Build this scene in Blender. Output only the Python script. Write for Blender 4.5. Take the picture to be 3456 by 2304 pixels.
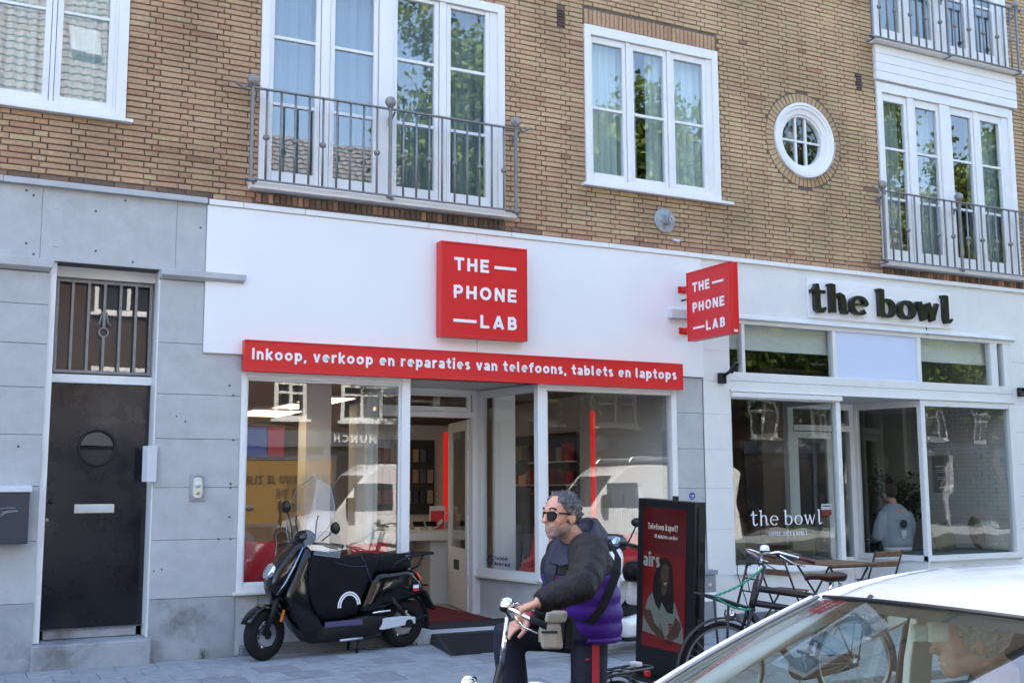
import bpy, bmesh, math, random
from mathutils import Vector, Matrix, noise
random.seed(7)
for o in list(bpy.data.objects): bpy.data.objects.remove(o)
SC = bpy.context.scene
COL = SC.collection
PI = math.pi
R = math.radians

# ------------------------------------------------------------------ camera
CAM = Vector((0.0, -11.0, 1.6))
CR = Vector((0.8899203, -0.4560989, -0.0039625)); CU = Vector((-0.0551132, -0.1161502, 0.9917014)); CF = Vector((0.4527741, 0.8823168, 0.1285015))
FPX = 3793.776
cam = bpy.data.cameras.new('camera'); camo = bpy.data.objects.new('camera', cam); COL.objects.link(camo)
cam.sensor_width = 36.0; cam.lens = FPX / 3456 * 36; cam.clip_start = 0.05; cam.clip_end = 500
camo.matrix_world = Matrix(((CR.x, CU.x, -CF.x, CAM.x), (CR.y, CU.y, -CF.y, CAM.y), (CR.z, CU.z, -CF.z, CAM.z), (0, 0, 0, 1)))
SC.camera = camo
SC.render.engine = 'CYCLES'
SC.view_settings.view_transform = 'Standard'; SC.view_settings.look = 'None'
SC.view_settings.exposure = 2.76; SC.view_settings.gamma = 1.0
SC.cycles.max_bounces = 8; SC.cycles.transparent_max_bounces = 12; SC.cycles.glossy_bounces = 4; SC.cycles.diffuse_bounces = 3
SC.cycles.caustics_reflective = False; SC.cycles.caustics_refractive = False

# ------------------------------------------------------------------ sky and sun (sun stands behind the building: the street front is in open shade)
SUN_EL, SUN_AZ = 47.0, -22.0            # azimuth from +y towards +x
world = bpy.data.worlds.new('World'); SC.world = world; world.use_nodes = True
wn = world.node_tree.nodes; wl = world.node_tree.links
bg = wn['Background']; sky = wn.new('ShaderNodeTexSky'); sky.sky_type = 'NISHITA'; sky.sun_disc = False
sky.sun_elevation = R(SUN_EL); sky.sun_rotation = R(SUN_AZ); sky.air_density = 1.0; sky.dust_density = 2.2; sky.ozone_density = 0.45
wl.new(sky.outputs[0], bg.inputs[0]); bg.inputs[1].default_value = 0.13
sd = bpy.data.lights.new('sun', 'SUN'); sd.energy = 3.6; sd.angle = R(0.53); sd.color = (1.0, 0.95, 0.87)
so = bpy.data.objects.new('sun', sd); COL.objects.link(so)
sdir = Vector((math.sin(R(SUN_AZ)) * math.cos(R(SUN_EL)), math.cos(R(SUN_AZ)) * math.cos(R(SUN_EL)), math.sin(R(SUN_EL))))
so.rotation_euler = sdir.to_track_quat('Z', 'Y').to_euler(); so.location = (0, 20, 30)

# ------------------------------------------------------------------ measuring helpers (photo pixel -> point on a real plane of the place)
def ray(px, py): return CR * (px - 1728) - CU * (py - 1152) + CF * FPX
def at(px, py, Y=0.0):
    d = ray(px, py); return CAM + d * ((Y - CAM.y) / d.y)
def atz(px, py, z):
    d = ray(px, py); return CAM + d * ((z - CAM.z) / d.z)
def dep(px, py, depth): return CAM + ray(px, py) * (depth / FPX)

# ------------------------------------------------------------------ materials
MATS = {}
def node_mat(name):
    m = bpy.data.materials.new(name); m.use_nodes = True
    nt = m.node_tree
    return m, nt.nodes, nt.links, nt.nodes['Principled BSDF']
def mat(name, col, rough=0.6, metal=0.0, var=0.0, vscale=3.0, bump=0.0, bscale=60.0, spec=0.5, coat=0.0, stain=None, sscale=1.0, samt=0.0, sheen=0.0, emit=None, estr=0.0, alpha=None, bdist=0.01, rvar=0.0):
    m, n, l, p = node_mat(name)
    p.inputs['Base Color'].default_value = (*col, 1); p.inputs['Roughness'].default_value = rough; p.inputs['Metallic'].default_value = metal
    p.inputs['Specular IOR Level'].default_value = spec; p.inputs['Coat Weight'].default_value = coat
    if sheen: p.inputs['Sheen Weight'].default_value = sheen
    if emit: p.inputs['Emission Color'].default_value = (*emit, 1); p.inputs['Emission Strength'].default_value = estr
    tc = n.new('ShaderNodeNewGeometry')
    src = None
    if var or samt or rvar:
        nz = n.new('ShaderNodeTexNoise'); nz.inputs['Scale'].default_value = vscale; nz.inputs['Detail'].default_value = 6; nz.inputs['Roughness'].default_value = 0.62
        l.new(tc.outputs['Position'], nz.inputs['Vector'])
        mp = n.new('ShaderNodeMapRange'); mp.inputs[1].default_value = 0.3; mp.inputs[2].default_value = 0.7; mp.inputs[3].default_value = 1 - var; mp.inputs[4].default_value = 1 + var
        l.new(nz.outputs['Fac'], mp.inputs[0])
        mx = n.new('ShaderNodeMix'); mx.data_type = 'RGBA'; mx.blend_type = 'MULTIPLY'; mx.inputs[0].default_value = 1.0
        mx.inputs[6].default_value = (*col, 1); l.new(mp.outputs[0], mx.inputs[7]); src = mx.outputs[2]
        if samt:
            n2 = n.new('ShaderNodeTexNoise'); n2.inputs['Scale'].default_value = sscale; n2.inputs['Detail'].default_value = 8; n2.inputs['Roughness'].default_value = 0.7
            l.new(tc.outputs['Position'], n2.inputs['Vector'])
            r2 = n.new('ShaderNodeMapRange'); r2.inputs[1].default_value = 0.52; r2.inputs[2].default_value = 0.72; r2.inputs[3].default_value = 0; r2.inputs[4].default_value = samt
            l.new(n2.outputs['Fac'], r2.inputs[0])
            m2 = n.new('ShaderNodeMix'); m2.data_type = 'RGBA'; m2.inputs[7].default_value = (*(stain or (0.1, 0.09, 0.08)), 1)
            l.new(r2.outputs[0], m2.inputs[0]); l.new(src, m2.inputs[6]); src = m2.outputs[2]
        l.new(src, p.inputs['Base Color'])
        if rvar:
            r3 = n.new('ShaderNodeMapRange'); r3.inputs[1].default_value = 0.3; r3.inputs[2].default_value = 0.7; r3.inputs[3].default_value = max(0.02, rough - rvar); r3.inputs[4].default_value = rough + rvar
            l.new(nz.outputs['Fac'], r3.inputs[0]); l.new(r3.outputs[0], p.inputs['Roughness'])
    if bump:
        nb = n.new('ShaderNodeTexNoise'); nb.inputs['Scale'].default_value = bscale; nb.inputs['Detail'].default_value = 5
        l.new(tc.outputs['Position'], nb.inputs['Vector'])
        b = n.new('ShaderNodeBump'); b.inputs['Strength'].default_value = bump; b.inputs['Distance'].default_value = bdist
        l.new(nb.outputs['Fac'], b.inputs['Height']); l.new(b.outputs[0], p.inputs['Normal'])
    MATS[name] = m
    return m
def glass_mat(name, tint=(0.93, 0.97, 0.95), ior=1.75, wave=0.0, rough=0.0, wscale=1.2):
    m = bpy.data.materials.new(name); m.use_nodes = True; n = m.node_tree.nodes; l = m.node_tree.links
    n.remove(n['Principled BSDF']); out = n['Material Output']
    tr = n.new('ShaderNodeBsdfTransparent'); tr.inputs[0].default_value = (*tint, 1)
    gl = n.new('ShaderNodeBsdfGlossy'); gl.inputs['Roughness'].default_value = rough; gl.inputs['Color'].default_value = (1, 1, 1, 1)
    fr = n.new('ShaderNodeFresnel'); fr.inputs['IOR'].default_value = ior
    mx = n.new('ShaderNodeMixShader'); l.new(fr.outputs[0], mx.inputs[0]); l.new(tr.outputs[0], mx.inputs[1]); l.new(gl.outputs[0], mx.inputs[2]); l.new(mx.outputs[0], out.inputs[0])
    if wave:
        g = n.new('ShaderNodeNewGeometry'); nz = n.new('ShaderNodeTexNoise'); nz.inputs['Scale'].default_value = wscale; nz.inputs['Detail'].default_value = 1.0
        l.new(g.outputs['Position'], nz.inputs['Vector'])
        b = n.new('ShaderNodeBump'); b.inputs['Strength'].default_value = 1.0; b.inputs['Distance'].default_value = wave
        l.new(nz.outputs['Fac'], b.inputs['Height']); l.new(b.outputs[0], gl.inputs['Normal'])
    MATS[name] = m
    return m

# ------------------------------------------------------------------ mesh builder
class MB:
    def __init__(s): s.v = []; s.f = []
    def add(s, vs, fs):
        o = len(s.v); s.v += [tuple(v) for v in vs]; s.f += [tuple(i + o for i in f) for f in fs]; return s
    def box(s, x0, x1, y0, y1, z0, z1):
        return s.add([(x0, y0, z0), (x1, y0, z0), (x1, y1, z0), (x0, y1, z0), (x0, y0, z1), (x1, y0, z1), (x1, y1, z1), (x0, y1, z1)],
                     [(0, 3, 2, 1), (4, 5, 6, 7), (0, 1, 5, 4), (1, 2, 6, 5), (2, 3, 7, 6), (3, 0, 4, 7)])
    def prism(s, pts, a, b):
        """pts: list of 3-tuples forming a closed polygon, swept from offset a to offset b (vectors)"""
        n = len(pts); a = Vector(a); b = Vector(b)
        vs = [Vector(p) + a for p in pts] + [Vector(p) + b for p in pts]
        return s.add(vs, [tuple(range(n))[::-1], tuple(range(n, 2 * n))] + [(i, (i + 1) % n, n + (i + 1) % n, n + i) for i in range(n)])
    def ring(s, c, u, w, ru, rw, n):
        return [c + u * (ru * math.cos(2 * PI * k / n)) + w * (rw * math.sin(2 * PI * k / n)) for k in range(n)]
    def tube(s, pts, rad, n=8, flat=1.0, cap=True, closed=False):
        """round tube through pts; rad is one radius or one per point; flat squashes the second axis"""
        pts = [Vector(p) for p in pts]; m = len(pts)
        rs = list(rad) if isinstance(rad, (list, tuple)) else [rad] * m
        rings = []; prev = None
        for i in range(m):
            if closed: t = pts[(i + 1) % m] - pts[i - 1]
            else: t = pts[min(i + 1, m - 1)] - pts[max(i - 1, 0)]
            if t.length < 1e-9: t = Vector((0, 0, 1))
            t.normalize()
            if prev is None:
                h = Vector((0, 0, 1)) if abs(t.z) < 0.9 else Vector((1, 0, 0))
                u = h.cross(t).normalized()
            else:
                u = (prev - t * prev.dot(t))
                u = u.normalized() if u.length > 1e-6 else Vector((1, 0, 0)).cross(t).normalized()
            prev = u; w = t.cross(u)
            rings.append(s.ring(pts[i], u, w, rs[i], rs[i] * flat, n))
        vs = [p for r in rings for p in r]; fs = []
        rng = m if closed else m - 1
        for i in range(rng):
            j = (i + 1) % m
            for k in range(n): fs.append((i * n + k, i * n + (k + 1) % n, j * n + (k + 1) % n, j * n + k))
        if cap and not closed: fs += [tuple(range(n))[::-1], tuple(range((m - 1) * n, m * n))]
        return s.add(vs, fs)
    def loft(s, rings, cap=True):
        n = len(rings[0]); vs = [p for r in rings for p in r]; fs = []
        for i in range(len(rings) - 1):
            for k in range(n): fs.append((i * n + k, i * n + (k + 1) % n, (i + 1) * n + (k + 1) % n, (i + 1) * n + k))
        if cap: fs += [tuple(range(n))[::-1], tuple(range((len(rings) - 1) * n, len(rings) * n))]
        return s.add(vs, fs)
    def sphere(s, c, r, n=14, m=8, sx=1, sy=1, sz=1):
        c = Vector(c); vs = [c + Vector((0, 0, -r * sz))]; fs = []
        for i in range(1, m):
            a = -PI / 2 + PI * i / m
            for k in range(n): vs.append(c + Vector((r * sx * math.cos(a) * math.cos(2 * PI * k / n), r * sy * math.cos(a) * math.sin(2 * PI * k / n), r * sz * math.sin(a))))
        vs.append(c + Vector((0, 0, r * sz))); t = len(vs) - 1
        for k in range(n): fs.append((0, 1 + (k + 1) % n, 1 + k))
        for i in range(m - 2):
            for k in range(n): a = 1 + i * n; b = a + n; fs.append((a + k, a + (k + 1) % n, b + (k + 1) % n, b + k))
        a = 1 + (m - 2) * n
        for k in range(n): fs.append((a + k, a + (k + 1) % n, t))
        return s.add(vs, fs)
    def lathe(s, prof, c, axis='z', n=24, a0=0, a1=2 * PI):
        """prof: (radius, height) list turned about an axis through c"""
        c = Vector(c); full = abs(a1 - a0 - 2 * PI) < 1e-6; cnt = n if full else n + 1
        vs = []
        for (r, h) in prof:
            for k in range(cnt):
                a = a0 + (a1 - a0) * k / n; p, q = r * math.cos(a), r * math.sin(a)
                vs.append(c + {'z': Vector((p, q, h)), 'y': Vector((p, h, q)), 'x': Vector((h, p, q))}[axis])
        fs = []
        for i in range(len(prof) - 1):
            for k in range(n if full else n):
                k2 = (k + 1) % cnt; fs.append((i * cnt + k, i * cnt + k2, (i + 1) * cnt + k2, (i + 1) * cnt + k))
        return s.add(vs, fs)
    def xf(s, M):
        s.v = [tuple(M @ Vector(v)) for v in s.v]; return s

def obj(name, mb, m, parent=None, smooth=False, bevel=0.0, seg=2, sub=0, attr=None, auto=None):
    me = bpy.data.meshes.new(name); me.from_pydata(mb.v, [], mb.f); me.validate(clean_customdata=False)
    bm = bmesh.new(); bm.from_mesh(me); bmesh.ops.recalc_face_normals(bm, faces=bm.faces); bm.to_mesh(me); bm.free()
    mm = MATS[m] if isinstance(m, str) else m
    me.materials.append(mm)
    if smooth:
        me.polygons.foreach_set('use_smooth', [True] * len(me.polygons))
        if auto is not None: me.set_sharp_from_angle(angle=R(auto))
    o = bpy.data.objects.new(name, me); COL.objects.link(o)
    if parent is not None:
        o.parent = parent
    if bevel:
        b = o.modifiers.new('bevel', 'BEVEL'); b.width = bevel; b.segments = seg; b.limit_method = 'ANGLE'; b.angle_limit = R(40)
    if sub:
        sb = o.modifiers.new('sub', 'SUBSURF'); sb.levels = sub; sb.render_levels = sub
    return o
def thing(name, label, cat, loc=(0, 0, 0), rotz=0.0, group=None):
    o = bpy.data.objects.new(name, None); COL.objects.link(o); o.empty_display_size = 0.1
    o.location = loc; o.rotation_euler = (0, 0, rotz)
    return tag(o, label, cat, group)
def tag(o, label, cat, group=None):
    o['label'] = label; o['category'] = cat
    if group: o['group'] = group
    return o
def struct(o): o['kind'] = 'structure'; return o
def stuff(o): o['kind'] = 'stuff'; return o
def keep(o):
    """child built in world coordinates under a thing that stands away from the origin"""
    p = o.parent; M = Matrix.LocRotScale(p.location, p.rotation_euler, p.scale)
    o.matrix_parent_inverse = M.inverted(); return o
def place(o, src, loc=None): pass
def bake(o):
    """apply modifiers into the mesh"""
    dg = bpy.context.evaluated_depsgraph_get(); dg.update()
    me = bpy.data.meshes.new_from_object(o.evaluated_get(dg)); o.modifiers.clear(); o.data = me; return o
# ------------------------------------------------------------------ palette
def glass2(name, tint, f0, wave=0.0, wscale=1.0):
    m = bpy.data.materials.new(name); m.use_nodes = True; n = m.node_tree.nodes; l = m.node_tree.links
    n.remove(n['Principled BSDF']); out = n['Material Output']
    tr = n.new('ShaderNodeBsdfTransparent'); tr.inputs[0].default_value = (*tint, 1)
    gl = n.new('ShaderNodeBsdfGlossy'); gl.inputs['Roughness'].default_value = 0.0
    lw = n.new('ShaderNodeLayerWeight'); lw.inputs[0].default_value = 0.5
    pw = n.new('ShaderNodeMath'); pw.operation = 'POWER'; pw.inputs[1].default_value = 5.0; l.new(lw.outputs['Facing'], pw.inputs[0])
    mr = n.new('ShaderNodeMapRange'); mr.inputs[3].default_value = f0; mr.inputs[4].default_value = 1.0; l.new(pw.outputs[0], mr.inputs[0])
    mx = n.new('ShaderNodeMixShader'); l.new(mr.outputs[0], mx.inputs[0]); l.new(tr.outputs[0], mx.inputs[1]); l.new(gl.outputs[0], mx.inputs[2]); l.new(mx.outputs[0], out.inputs[0])
    if wave:
        g = n.new('ShaderNodeNewGeometry'); nz = n.new('ShaderNodeTexNoise'); nz.inputs['Scale'].default_value = wscale; nz.inputs['Detail'].default_value = 1.5
        l.new(g.outputs['Position'], nz.inputs['Vector'])
        b = n.new('ShaderNodeBump'); b.inputs['Strength'].default_value = 1.0; b.inputs['Distance'].default_value = wave
        l.new(nz.outputs['Fac'], b.inputs['Height']); l.new(b.outputs[0], gl.inputs['Normal'])
    MATS[name] = m
glass2('glass_upper', (0.86, 0.97, 0.95), 0.19, 0.0012, 1.2)
glass2('glass_shop', (0.92, 0.94, 0.93), 0.115, 0.002, 0.8)
glass2('glass_bowl', (0.84, 0.88, 0.86), 0.12, 0.004, 1.1)
glass2('glass_car', (0.84, 0.97, 0.93), 0.15)
glass2('clear_plastic', (0.88, 0.90, 0.94), 0.075)
mat('white_paint', (0.80, 0.80, 0.79), 0.42, var=0.04, vscale=2.5, stain=(0.5, 0.47, 0.42), sscale=5, samt=0.22, bump=0.08, bscale=90, bdist=0.004)
mat('cream_paint', (0.73, 0.70, 0.62), 0.45, var=0.05, vscale=3, stain=(0.42, 0.37, 0.28), sscale=6, samt=0.35, bump=0.08, bscale=90, bdist=0.004)
mat('panel_white', (0.84, 0.85, 0.86), 0.28, var=0.012, vscale=1.2)
mat('bowl_white', (0.74, 0.75, 0.73), 0.5, var=0.035, vscale=2.2, stain=(0.5, 0.47, 0.41), sscale=4.0, samt=0.2)
mat('stone', (0.47, 0.48, 0.485), 0.75, var=0.10, vscale=5.0, stain=(0.30, 0.31, 0.32), sscale=1.3, samt=0.3, bump=0.25, bscale=45, bdist=0.006)
mat('stone_dirty', (0.36, 0.37, 0.39), 0.8, var=0.16, vscale=4.0, stain=(0.09, 0.085, 0.08), sscale=1.5, samt=0.85, bump=0.25, bscale=45, bdist=0.006)
mat('stone_dark', (0.16, 0.165, 0.18), 0.8, var=0.15, vscale=6.0, stain=(0.07, 0.07, 0.065), sscale=2.5, samt=0.6, bump=0.2, bscale=50)
mat('joint', (0.10, 0.10, 0.10), 0.95)
mat('black_paint', (0.012, 0.013, 0.017), 0.14, var=0.12, vscale=3, rvar=0.08, bump=0.25, bscale=5, bdist=0.006)
mat('iron_grey', (0.23, 0.225, 0.225), 0.42, metal=0.35, var=0.12, vscale=18, stain=(0.12, 0.08, 0.06), sscale=22, samt=0.3)
mat('ball_iron', (0.30, 0.28, 0.27), 0.5, metal=0.25, var=0.25, vscale=28, stain=(0.05, 0.04, 0.035), sscale=26, samt=0.8)
mat('galv', (0.36, 0.38, 0.42), 0.5, metal=0.5, var=0.3, vscale=9, stain=(0.15, 0.09, 0.05), sscale=14, samt=0.6)
mat('black_plastic', (0.010, 0.010, 0.011), 0.36, spec=.35)
mat('black_matte', (0.008, 0.008, 0.009), 0.75, spec=.25)
mat('rubber', (0.013, 0.013, 0.014), 0.85, spec=.25, var=0.15, vscale=30)
mat('chrome', (0.80, 0.80, 0.82), 0.10, metal=1.0)
mat('steel', (0.52, 0.53, 0.55), 0.32, metal=0.9)
mat('red_sign', (0.66, 0.012, 0.016), 0.33, var=0.02, vscale=1.0)
mat('red_bright', (0.70, 0.02, 0.025), 0.5)
mat('letter_white', (0.88, 0.88, 0.90), 0.45)
mat('letter_black', (0.013, 0.013, 0.015), 0.14)
mat('blue_panel', (0.60, 0.68, 0.86), 0.4)
mat('brass', (0.55, 0.42, 0.2), 0.3, metal=0.9)
mat('ivory', (0.72, 0.68, 0.58), 0.45)
mat('mailbox_grey', (0.035, 0.042, 0.055), 0.4)
mat('grey_box', (0.25, 0.27, 0.30), 0.5, var=0.08, vscale=5)
mat('light_grey', (0.62, 0.64, 0.67), 0.4)
mat('mortar', (0.155, 0.125, 0.10), 0.95, var=0.15, vscale=12)
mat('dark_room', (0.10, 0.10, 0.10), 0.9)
mat('terracotta_vent', (0.10, 0.07, 0.06), 0.8, var=0.2, vscale=12)

def brick_material():
    m, n, l, p = node_mat('brick'); MATS['brick'] = m
    a = n.new('ShaderNodeAttribute'); a.attribute_name = 'tint'; a.attribute_type = 'GEOMETRY'
    cr = n.new('ShaderNodeValToRGB'); e = cr.color_ramp.elements
    cols = [(0.0, (0.11, 0.075, 0.058)), (0.12, (0.19, 0.125, 0.09)), (0.27, (0.44, 0.245, 0.155)), (0.36, (0.49, 0.30, 0.182)), (0.5, (0.505, 0.325, 0.197)), (0.65, (0.52, 0.35, 0.21)), (0.82, (0.545, 0.385, 0.23)), (1.0, (0.53, 0.40, 0.215))]
    e[0].position, e[0].color = 0.0, (*cols[0][1], 1); e[1].position, e[1].color = 1.0, (*cols[-1][1], 1)
    for q, c in cols[1:-1]: k = e.new(q); k.color = (*c, 1)
    l.new(a.outputs['Fac'], cr.inputs[0])
    g = n.new('ShaderNodeNewGeometry')
    mpn = n.new('ShaderNodeMapping'); mpn.inputs['Scale'].default_value = (1, 1, 2.6); l.new(g.outputs['Position'], mpn.inputs[0])
    nz = n.new('ShaderNodeTexNoise'); nz.inputs['Scale'].default_value = 26; nz.inputs['Detail'].default_value = 7; nz.inputs['Roughness'].default_value = 0.7; l.new(mpn.outputs[0], nz.inputs['Vector'])
    mr = n.new('ShaderNodeMapRange'); mr.inputs[1].default_value = 0.3; mr.inputs[2].default_value = 0.7; mr.inputs[3].default_value = 0.70; mr.inputs[4].default_value = 1.24; l.new(nz.outputs['Fac'], mr.inputs[0])
    mx = n.new('ShaderNodeMix'); mx.data_type = 'RGBA'; mx.blend_type = 'MULTIPLY'; mx.inputs[0].default_value = 1; l.new(cr.outputs[0], mx.inputs[6]); l.new(mr.outputs[0], mx.inputs[7])
    # grime patches with a shape of their own
    n2 = n.new('ShaderNodeTexNoise'); n2.inputs['Scale'].default_value = 1.1; n2.inputs['Detail'].default_value = 5; l.new(g.outputs['Position'], n2.inputs['Vector'])
    r2 = n.new('ShaderNodeMapRange'); r2.inputs[1].default_value = 0.35; r2.inputs[2].default_value = 0.75; r2.inputs[3].default_value = 1.10; r2.inputs[4].default_value = 0.66; l.new(n2.outputs['Fac'], r2.inputs[0])
    m3 = n.new('ShaderNodeMix'); m3.data_type = 'RGBA'; m3.blend_type = 'MULTIPLY'; m3.inputs[0].default_value = 1; l.new(mx.outputs[2], m3.inputs[6]); l.new(r2.outputs[0], m3.inputs[7])
    # small pale lime specks
    n3 = n.new('ShaderNodeTexNoise'); n3.inputs['Scale'].default_value = 55; n3.inputs['Detail'].default_value = 2; l.new(g.outputs['Position'], n3.inputs['Vector'])
    r3 = n.new('ShaderNodeMapRange'); r3.inputs[1].default_value = 0.74; r3.inputs[2].default_value = 0.80; r3.inputs[3].default_value = 0; r3.inputs[4].default_value = 0.55; l.new(n3.outputs['Fac'], r3.inputs[0])
    m4 = n.new('ShaderNodeMix'); m4.data_type = 'RGBA'; m4.inputs[7].default_value = (0.5, 0.47, 0.42, 1); l.new(r3.outputs[0], m4.inputs[0]); l.new(m3.outputs[2], m4.inputs[6])
    l.new(m4.outputs[2], p.inputs['Base Color']); p.inputs['Roughness'].default_value = 0.88; p.inputs['Specular IOR Level'].default_value = 0.3
    b = n.new('ShaderNodeBump'); b.inputs['Strength'].default_value = 0.6; b.inputs['Distance'].default_value = 0.006; l.new(nz.outputs['Fac'], b.inputs['Height']); l.new(b.outputs[0], p.inputs['Normal'])
brick_material()
def far_brick(name, c1, c2, mo, sx=0.265, sz=0.0586):
    m, n, l, p = node_mat(name); MATS[name] = m
    g = n.new('ShaderNodeNewGeometry'); sp = n.new('ShaderNodeSeparateXYZ'); cb = n.new('ShaderNodeCombineXYZ')
    l.new(g.outputs['Position'], sp.inputs[0])
    ad = n.new('ShaderNodeMath'); l.new(sp.outputs[0], ad.inputs[0]); l.new(sp.outputs[1], ad.inputs[1]); l.new(ad.outputs[0], cb.inputs[0]); l.new(sp.outputs[2], cb.inputs[1])
    bt = n.new('ShaderNodeTexBrick'); bt.inputs['Scale'].default_value = 1; bt.inputs['Brick Width'].default_value = sx; bt.inputs['Row Height'].default_value = sz; bt.inputs['Mortar Size'].default_value = 0.006
    bt.inputs['Color1'].default_value = (*c1, 1); bt.inputs['Color2'].default_value = (*c2, 1); bt.inputs['Mortar'].default_value = (*mo, 1)
    l.new(cb.outputs[0], bt.inputs['Vector']); l.new(bt.outputs['Color'], p.inputs['Base Color']); p.inputs['Roughness'].default_value = 0.9
    b = n.new('ShaderNodeBump'); b.inputs['Strength'].default_value = 0.7; b.inputs['Distance'].default_value = 0.01; b.invert = True; l.new(bt.outputs['Fac'], b.inputs['Height']); l.new(b.outputs[0], p.inputs['Normal'])
far_brick('brick_far', (0.50, 0.335, 0.21), (0.43, 0.27, 0.175), (0.21, 0.17, 0.135))
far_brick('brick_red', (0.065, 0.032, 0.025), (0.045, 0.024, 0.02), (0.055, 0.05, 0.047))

def cloth_mat(name, col, tra=0.35, clear=0.12):
    m = bpy.data.materials.new(name); m.use_nodes = True; n = m.node_tree.nodes; l = m.node_tree.links
    n.remove(n['Principled BSDF']); out = n['Material Output']
    d = n.new('ShaderNodeBsdfDiffuse'); d.inputs[0].default_value = (*col, 1); t = n.new('ShaderNodeBsdfTranslucent'); t.inputs[0].default_value = (*col, 1); c = n.new('ShaderNodeBsdfTransparent')
    a = n.new('ShaderNodeMixShader'); a.inputs[0].default_value = tra; l.new(d.outputs[0], a.inputs[1]); l.new(t.outputs[0], a.inputs[2])
    b = n.new('ShaderNodeMixShader'); b.inputs[0].default_value = clear; l.new(a.outputs[0], b.inputs[1]); l.new(c.outputs[0], b.inputs[2]); l.new(b.outputs[0], out.inputs[0]); MATS[name] = m
cloth_mat('voile', (0.88, 0.92, 0.89), .3, .05); cloth_mat('voile_grey', (0.42, 0.48, 0.54), .3, .25); cloth_mat('drape_grey', (0.45, 0.50, 0.50), 0.2, 0.0)

# ------------------------------------------------------------------ ground
def gz(y): return .02 if y > -1.2 else max(-.10, .02 + (y + 1.2) * .05)
pave = struct(obj('pavement', MB().prism([(-40, .02, -.4), (-40, .02, .006), (-40, -1.2, .006), (-40, -3.6, -.114), (-40, -3.6, -.4)], (0, 0, 0), (100, 0, 0)), mat('paver_joint', (0.10, 0.10, 0.095), 0.95, var=0.3, vscale=9, stain=(0.09, 0.11, 0.035), sscale=7, samt=0.6)))
mat('paver', (0.30, 0.32, 0.335), 0.9, var=0.16, vscale=9, stain=(0.13, 0.13, 0.13), sscale=2.2, samt=0.5, bump=0.35, bscale=150, bdist=0.004)
mat('paver2', (0.24, 0.25, 0.27), 0.9, var=0.16, vscale=9, stain=(0.12, 0.12, 0.12), sscale=2.2, samt=0.5, bump=0.35, bscale=150, bdist=0.004)
mat('asphalt', (0.06, 0.06, 0.062), 0.9, var=0.2, vscale=8, bump=0.5, bscale=180, bdist=0.004)
mat('kerb', (0.30, 0.30, 0.30), 0.85, var=0.12, vscale=8)
pm = None; cnt = 0; rest = MB()
for j in range(9):
    for i in range(-2, 40):
        S_ = 0.36; x = 0.1 + i * S_ + (0.18 if j % 2 else 0); y = -0.04 - j * S_
        c = Vector((x + .18, y - .18, gz(y - .18))); d = c - CAM; w = d.dot(CF); px = 1728 + FPX * d.dot(CR) / w; py = 1152 - FPX * d.dot(CU) / w
        vis = -60 < px < 2700 and py < 2400
        if vis and cnt < 230:
            if pm is None:
                me_ = MB(); a, b_, h = 0.1775, 0.1735, 0.0
                me_.add([(-a, -a, -.02), (a, -a, -.02), (a, a, -.02), (-a, a, -.02), (-a, -a, -.004), (a, -a, -.004), (a, a, -.004), (-a, a, -.004), (-b_, -b_, 0), (b_, -b_, 0), (b_, b_, 0), (-b_, b_, 0)],
                        [(0, 1, 5, 4), (1, 2, 6, 5), (2, 3, 7, 6), (3, 0, 4, 7), (4, 5, 9, 8), (5, 6, 10, 9), (6, 7, 11, 10), (7, 4, 8, 11), (8, 9, 10, 11)])
                o = obj('paving_tile', me_, 'paver', pave); pm = o.data
                pm2 = pm.copy(); pm2.materials.clear(); pm2.materials.append(MATS['paver2'])
            else:
                o = bpy.data.objects.new('paving_tile', pm if random.random() < .7 else pm2); COL.objects.link(o); o.parent = pave
            o.location = (c.x, c.y, c.z + random.uniform(-.002, .0025)); o.rotation_euler = (random.uniform(-.006, .006) + (.05 if y < -1.2 else 0), random.uniform(-.006, .006), random.uniform(-.006, .006)); cnt += 1
        else: rest.prism([(x + .003, y - .357, gz(y - .357)), (x + .003, y - .003, gz(y - .003)), (x + .003, y - .003, gz(y) - .03), (x + .003, y - .357, gz(y - .36) - .03)], (0, 0, 0), (.354, 0, 0))
stuff(obj('paving_tile_field', rest, 'paver', pave))
road = struct(obj('road', MB().box(-40, 60, -17, -3.72, -0.4, -0.10), 'asphalt'))
kb = struct(obj('kerb', MB().box(-40, 60, -3.72, -3.6, -0.35, -.094), 'kerb', bevel=0.01))
struct(obj('far_pavement', MB().box(-40, 60, -24, -17, -0.4, 0.02), 'paver'))
struct(obj('ground', MB().box(-150, 150, -150, 150, -0.9, -0.45), 'asphalt'))

# ------------------------------------------------------------------ the apartment building
BLD = thing('apartment_building', 'brown brick apartment building with white windows, balconies and two shopfronts', 'building')
XL, XR, ZT, ZB = -7.0, 22.0, 13.2, 4.44
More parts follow.
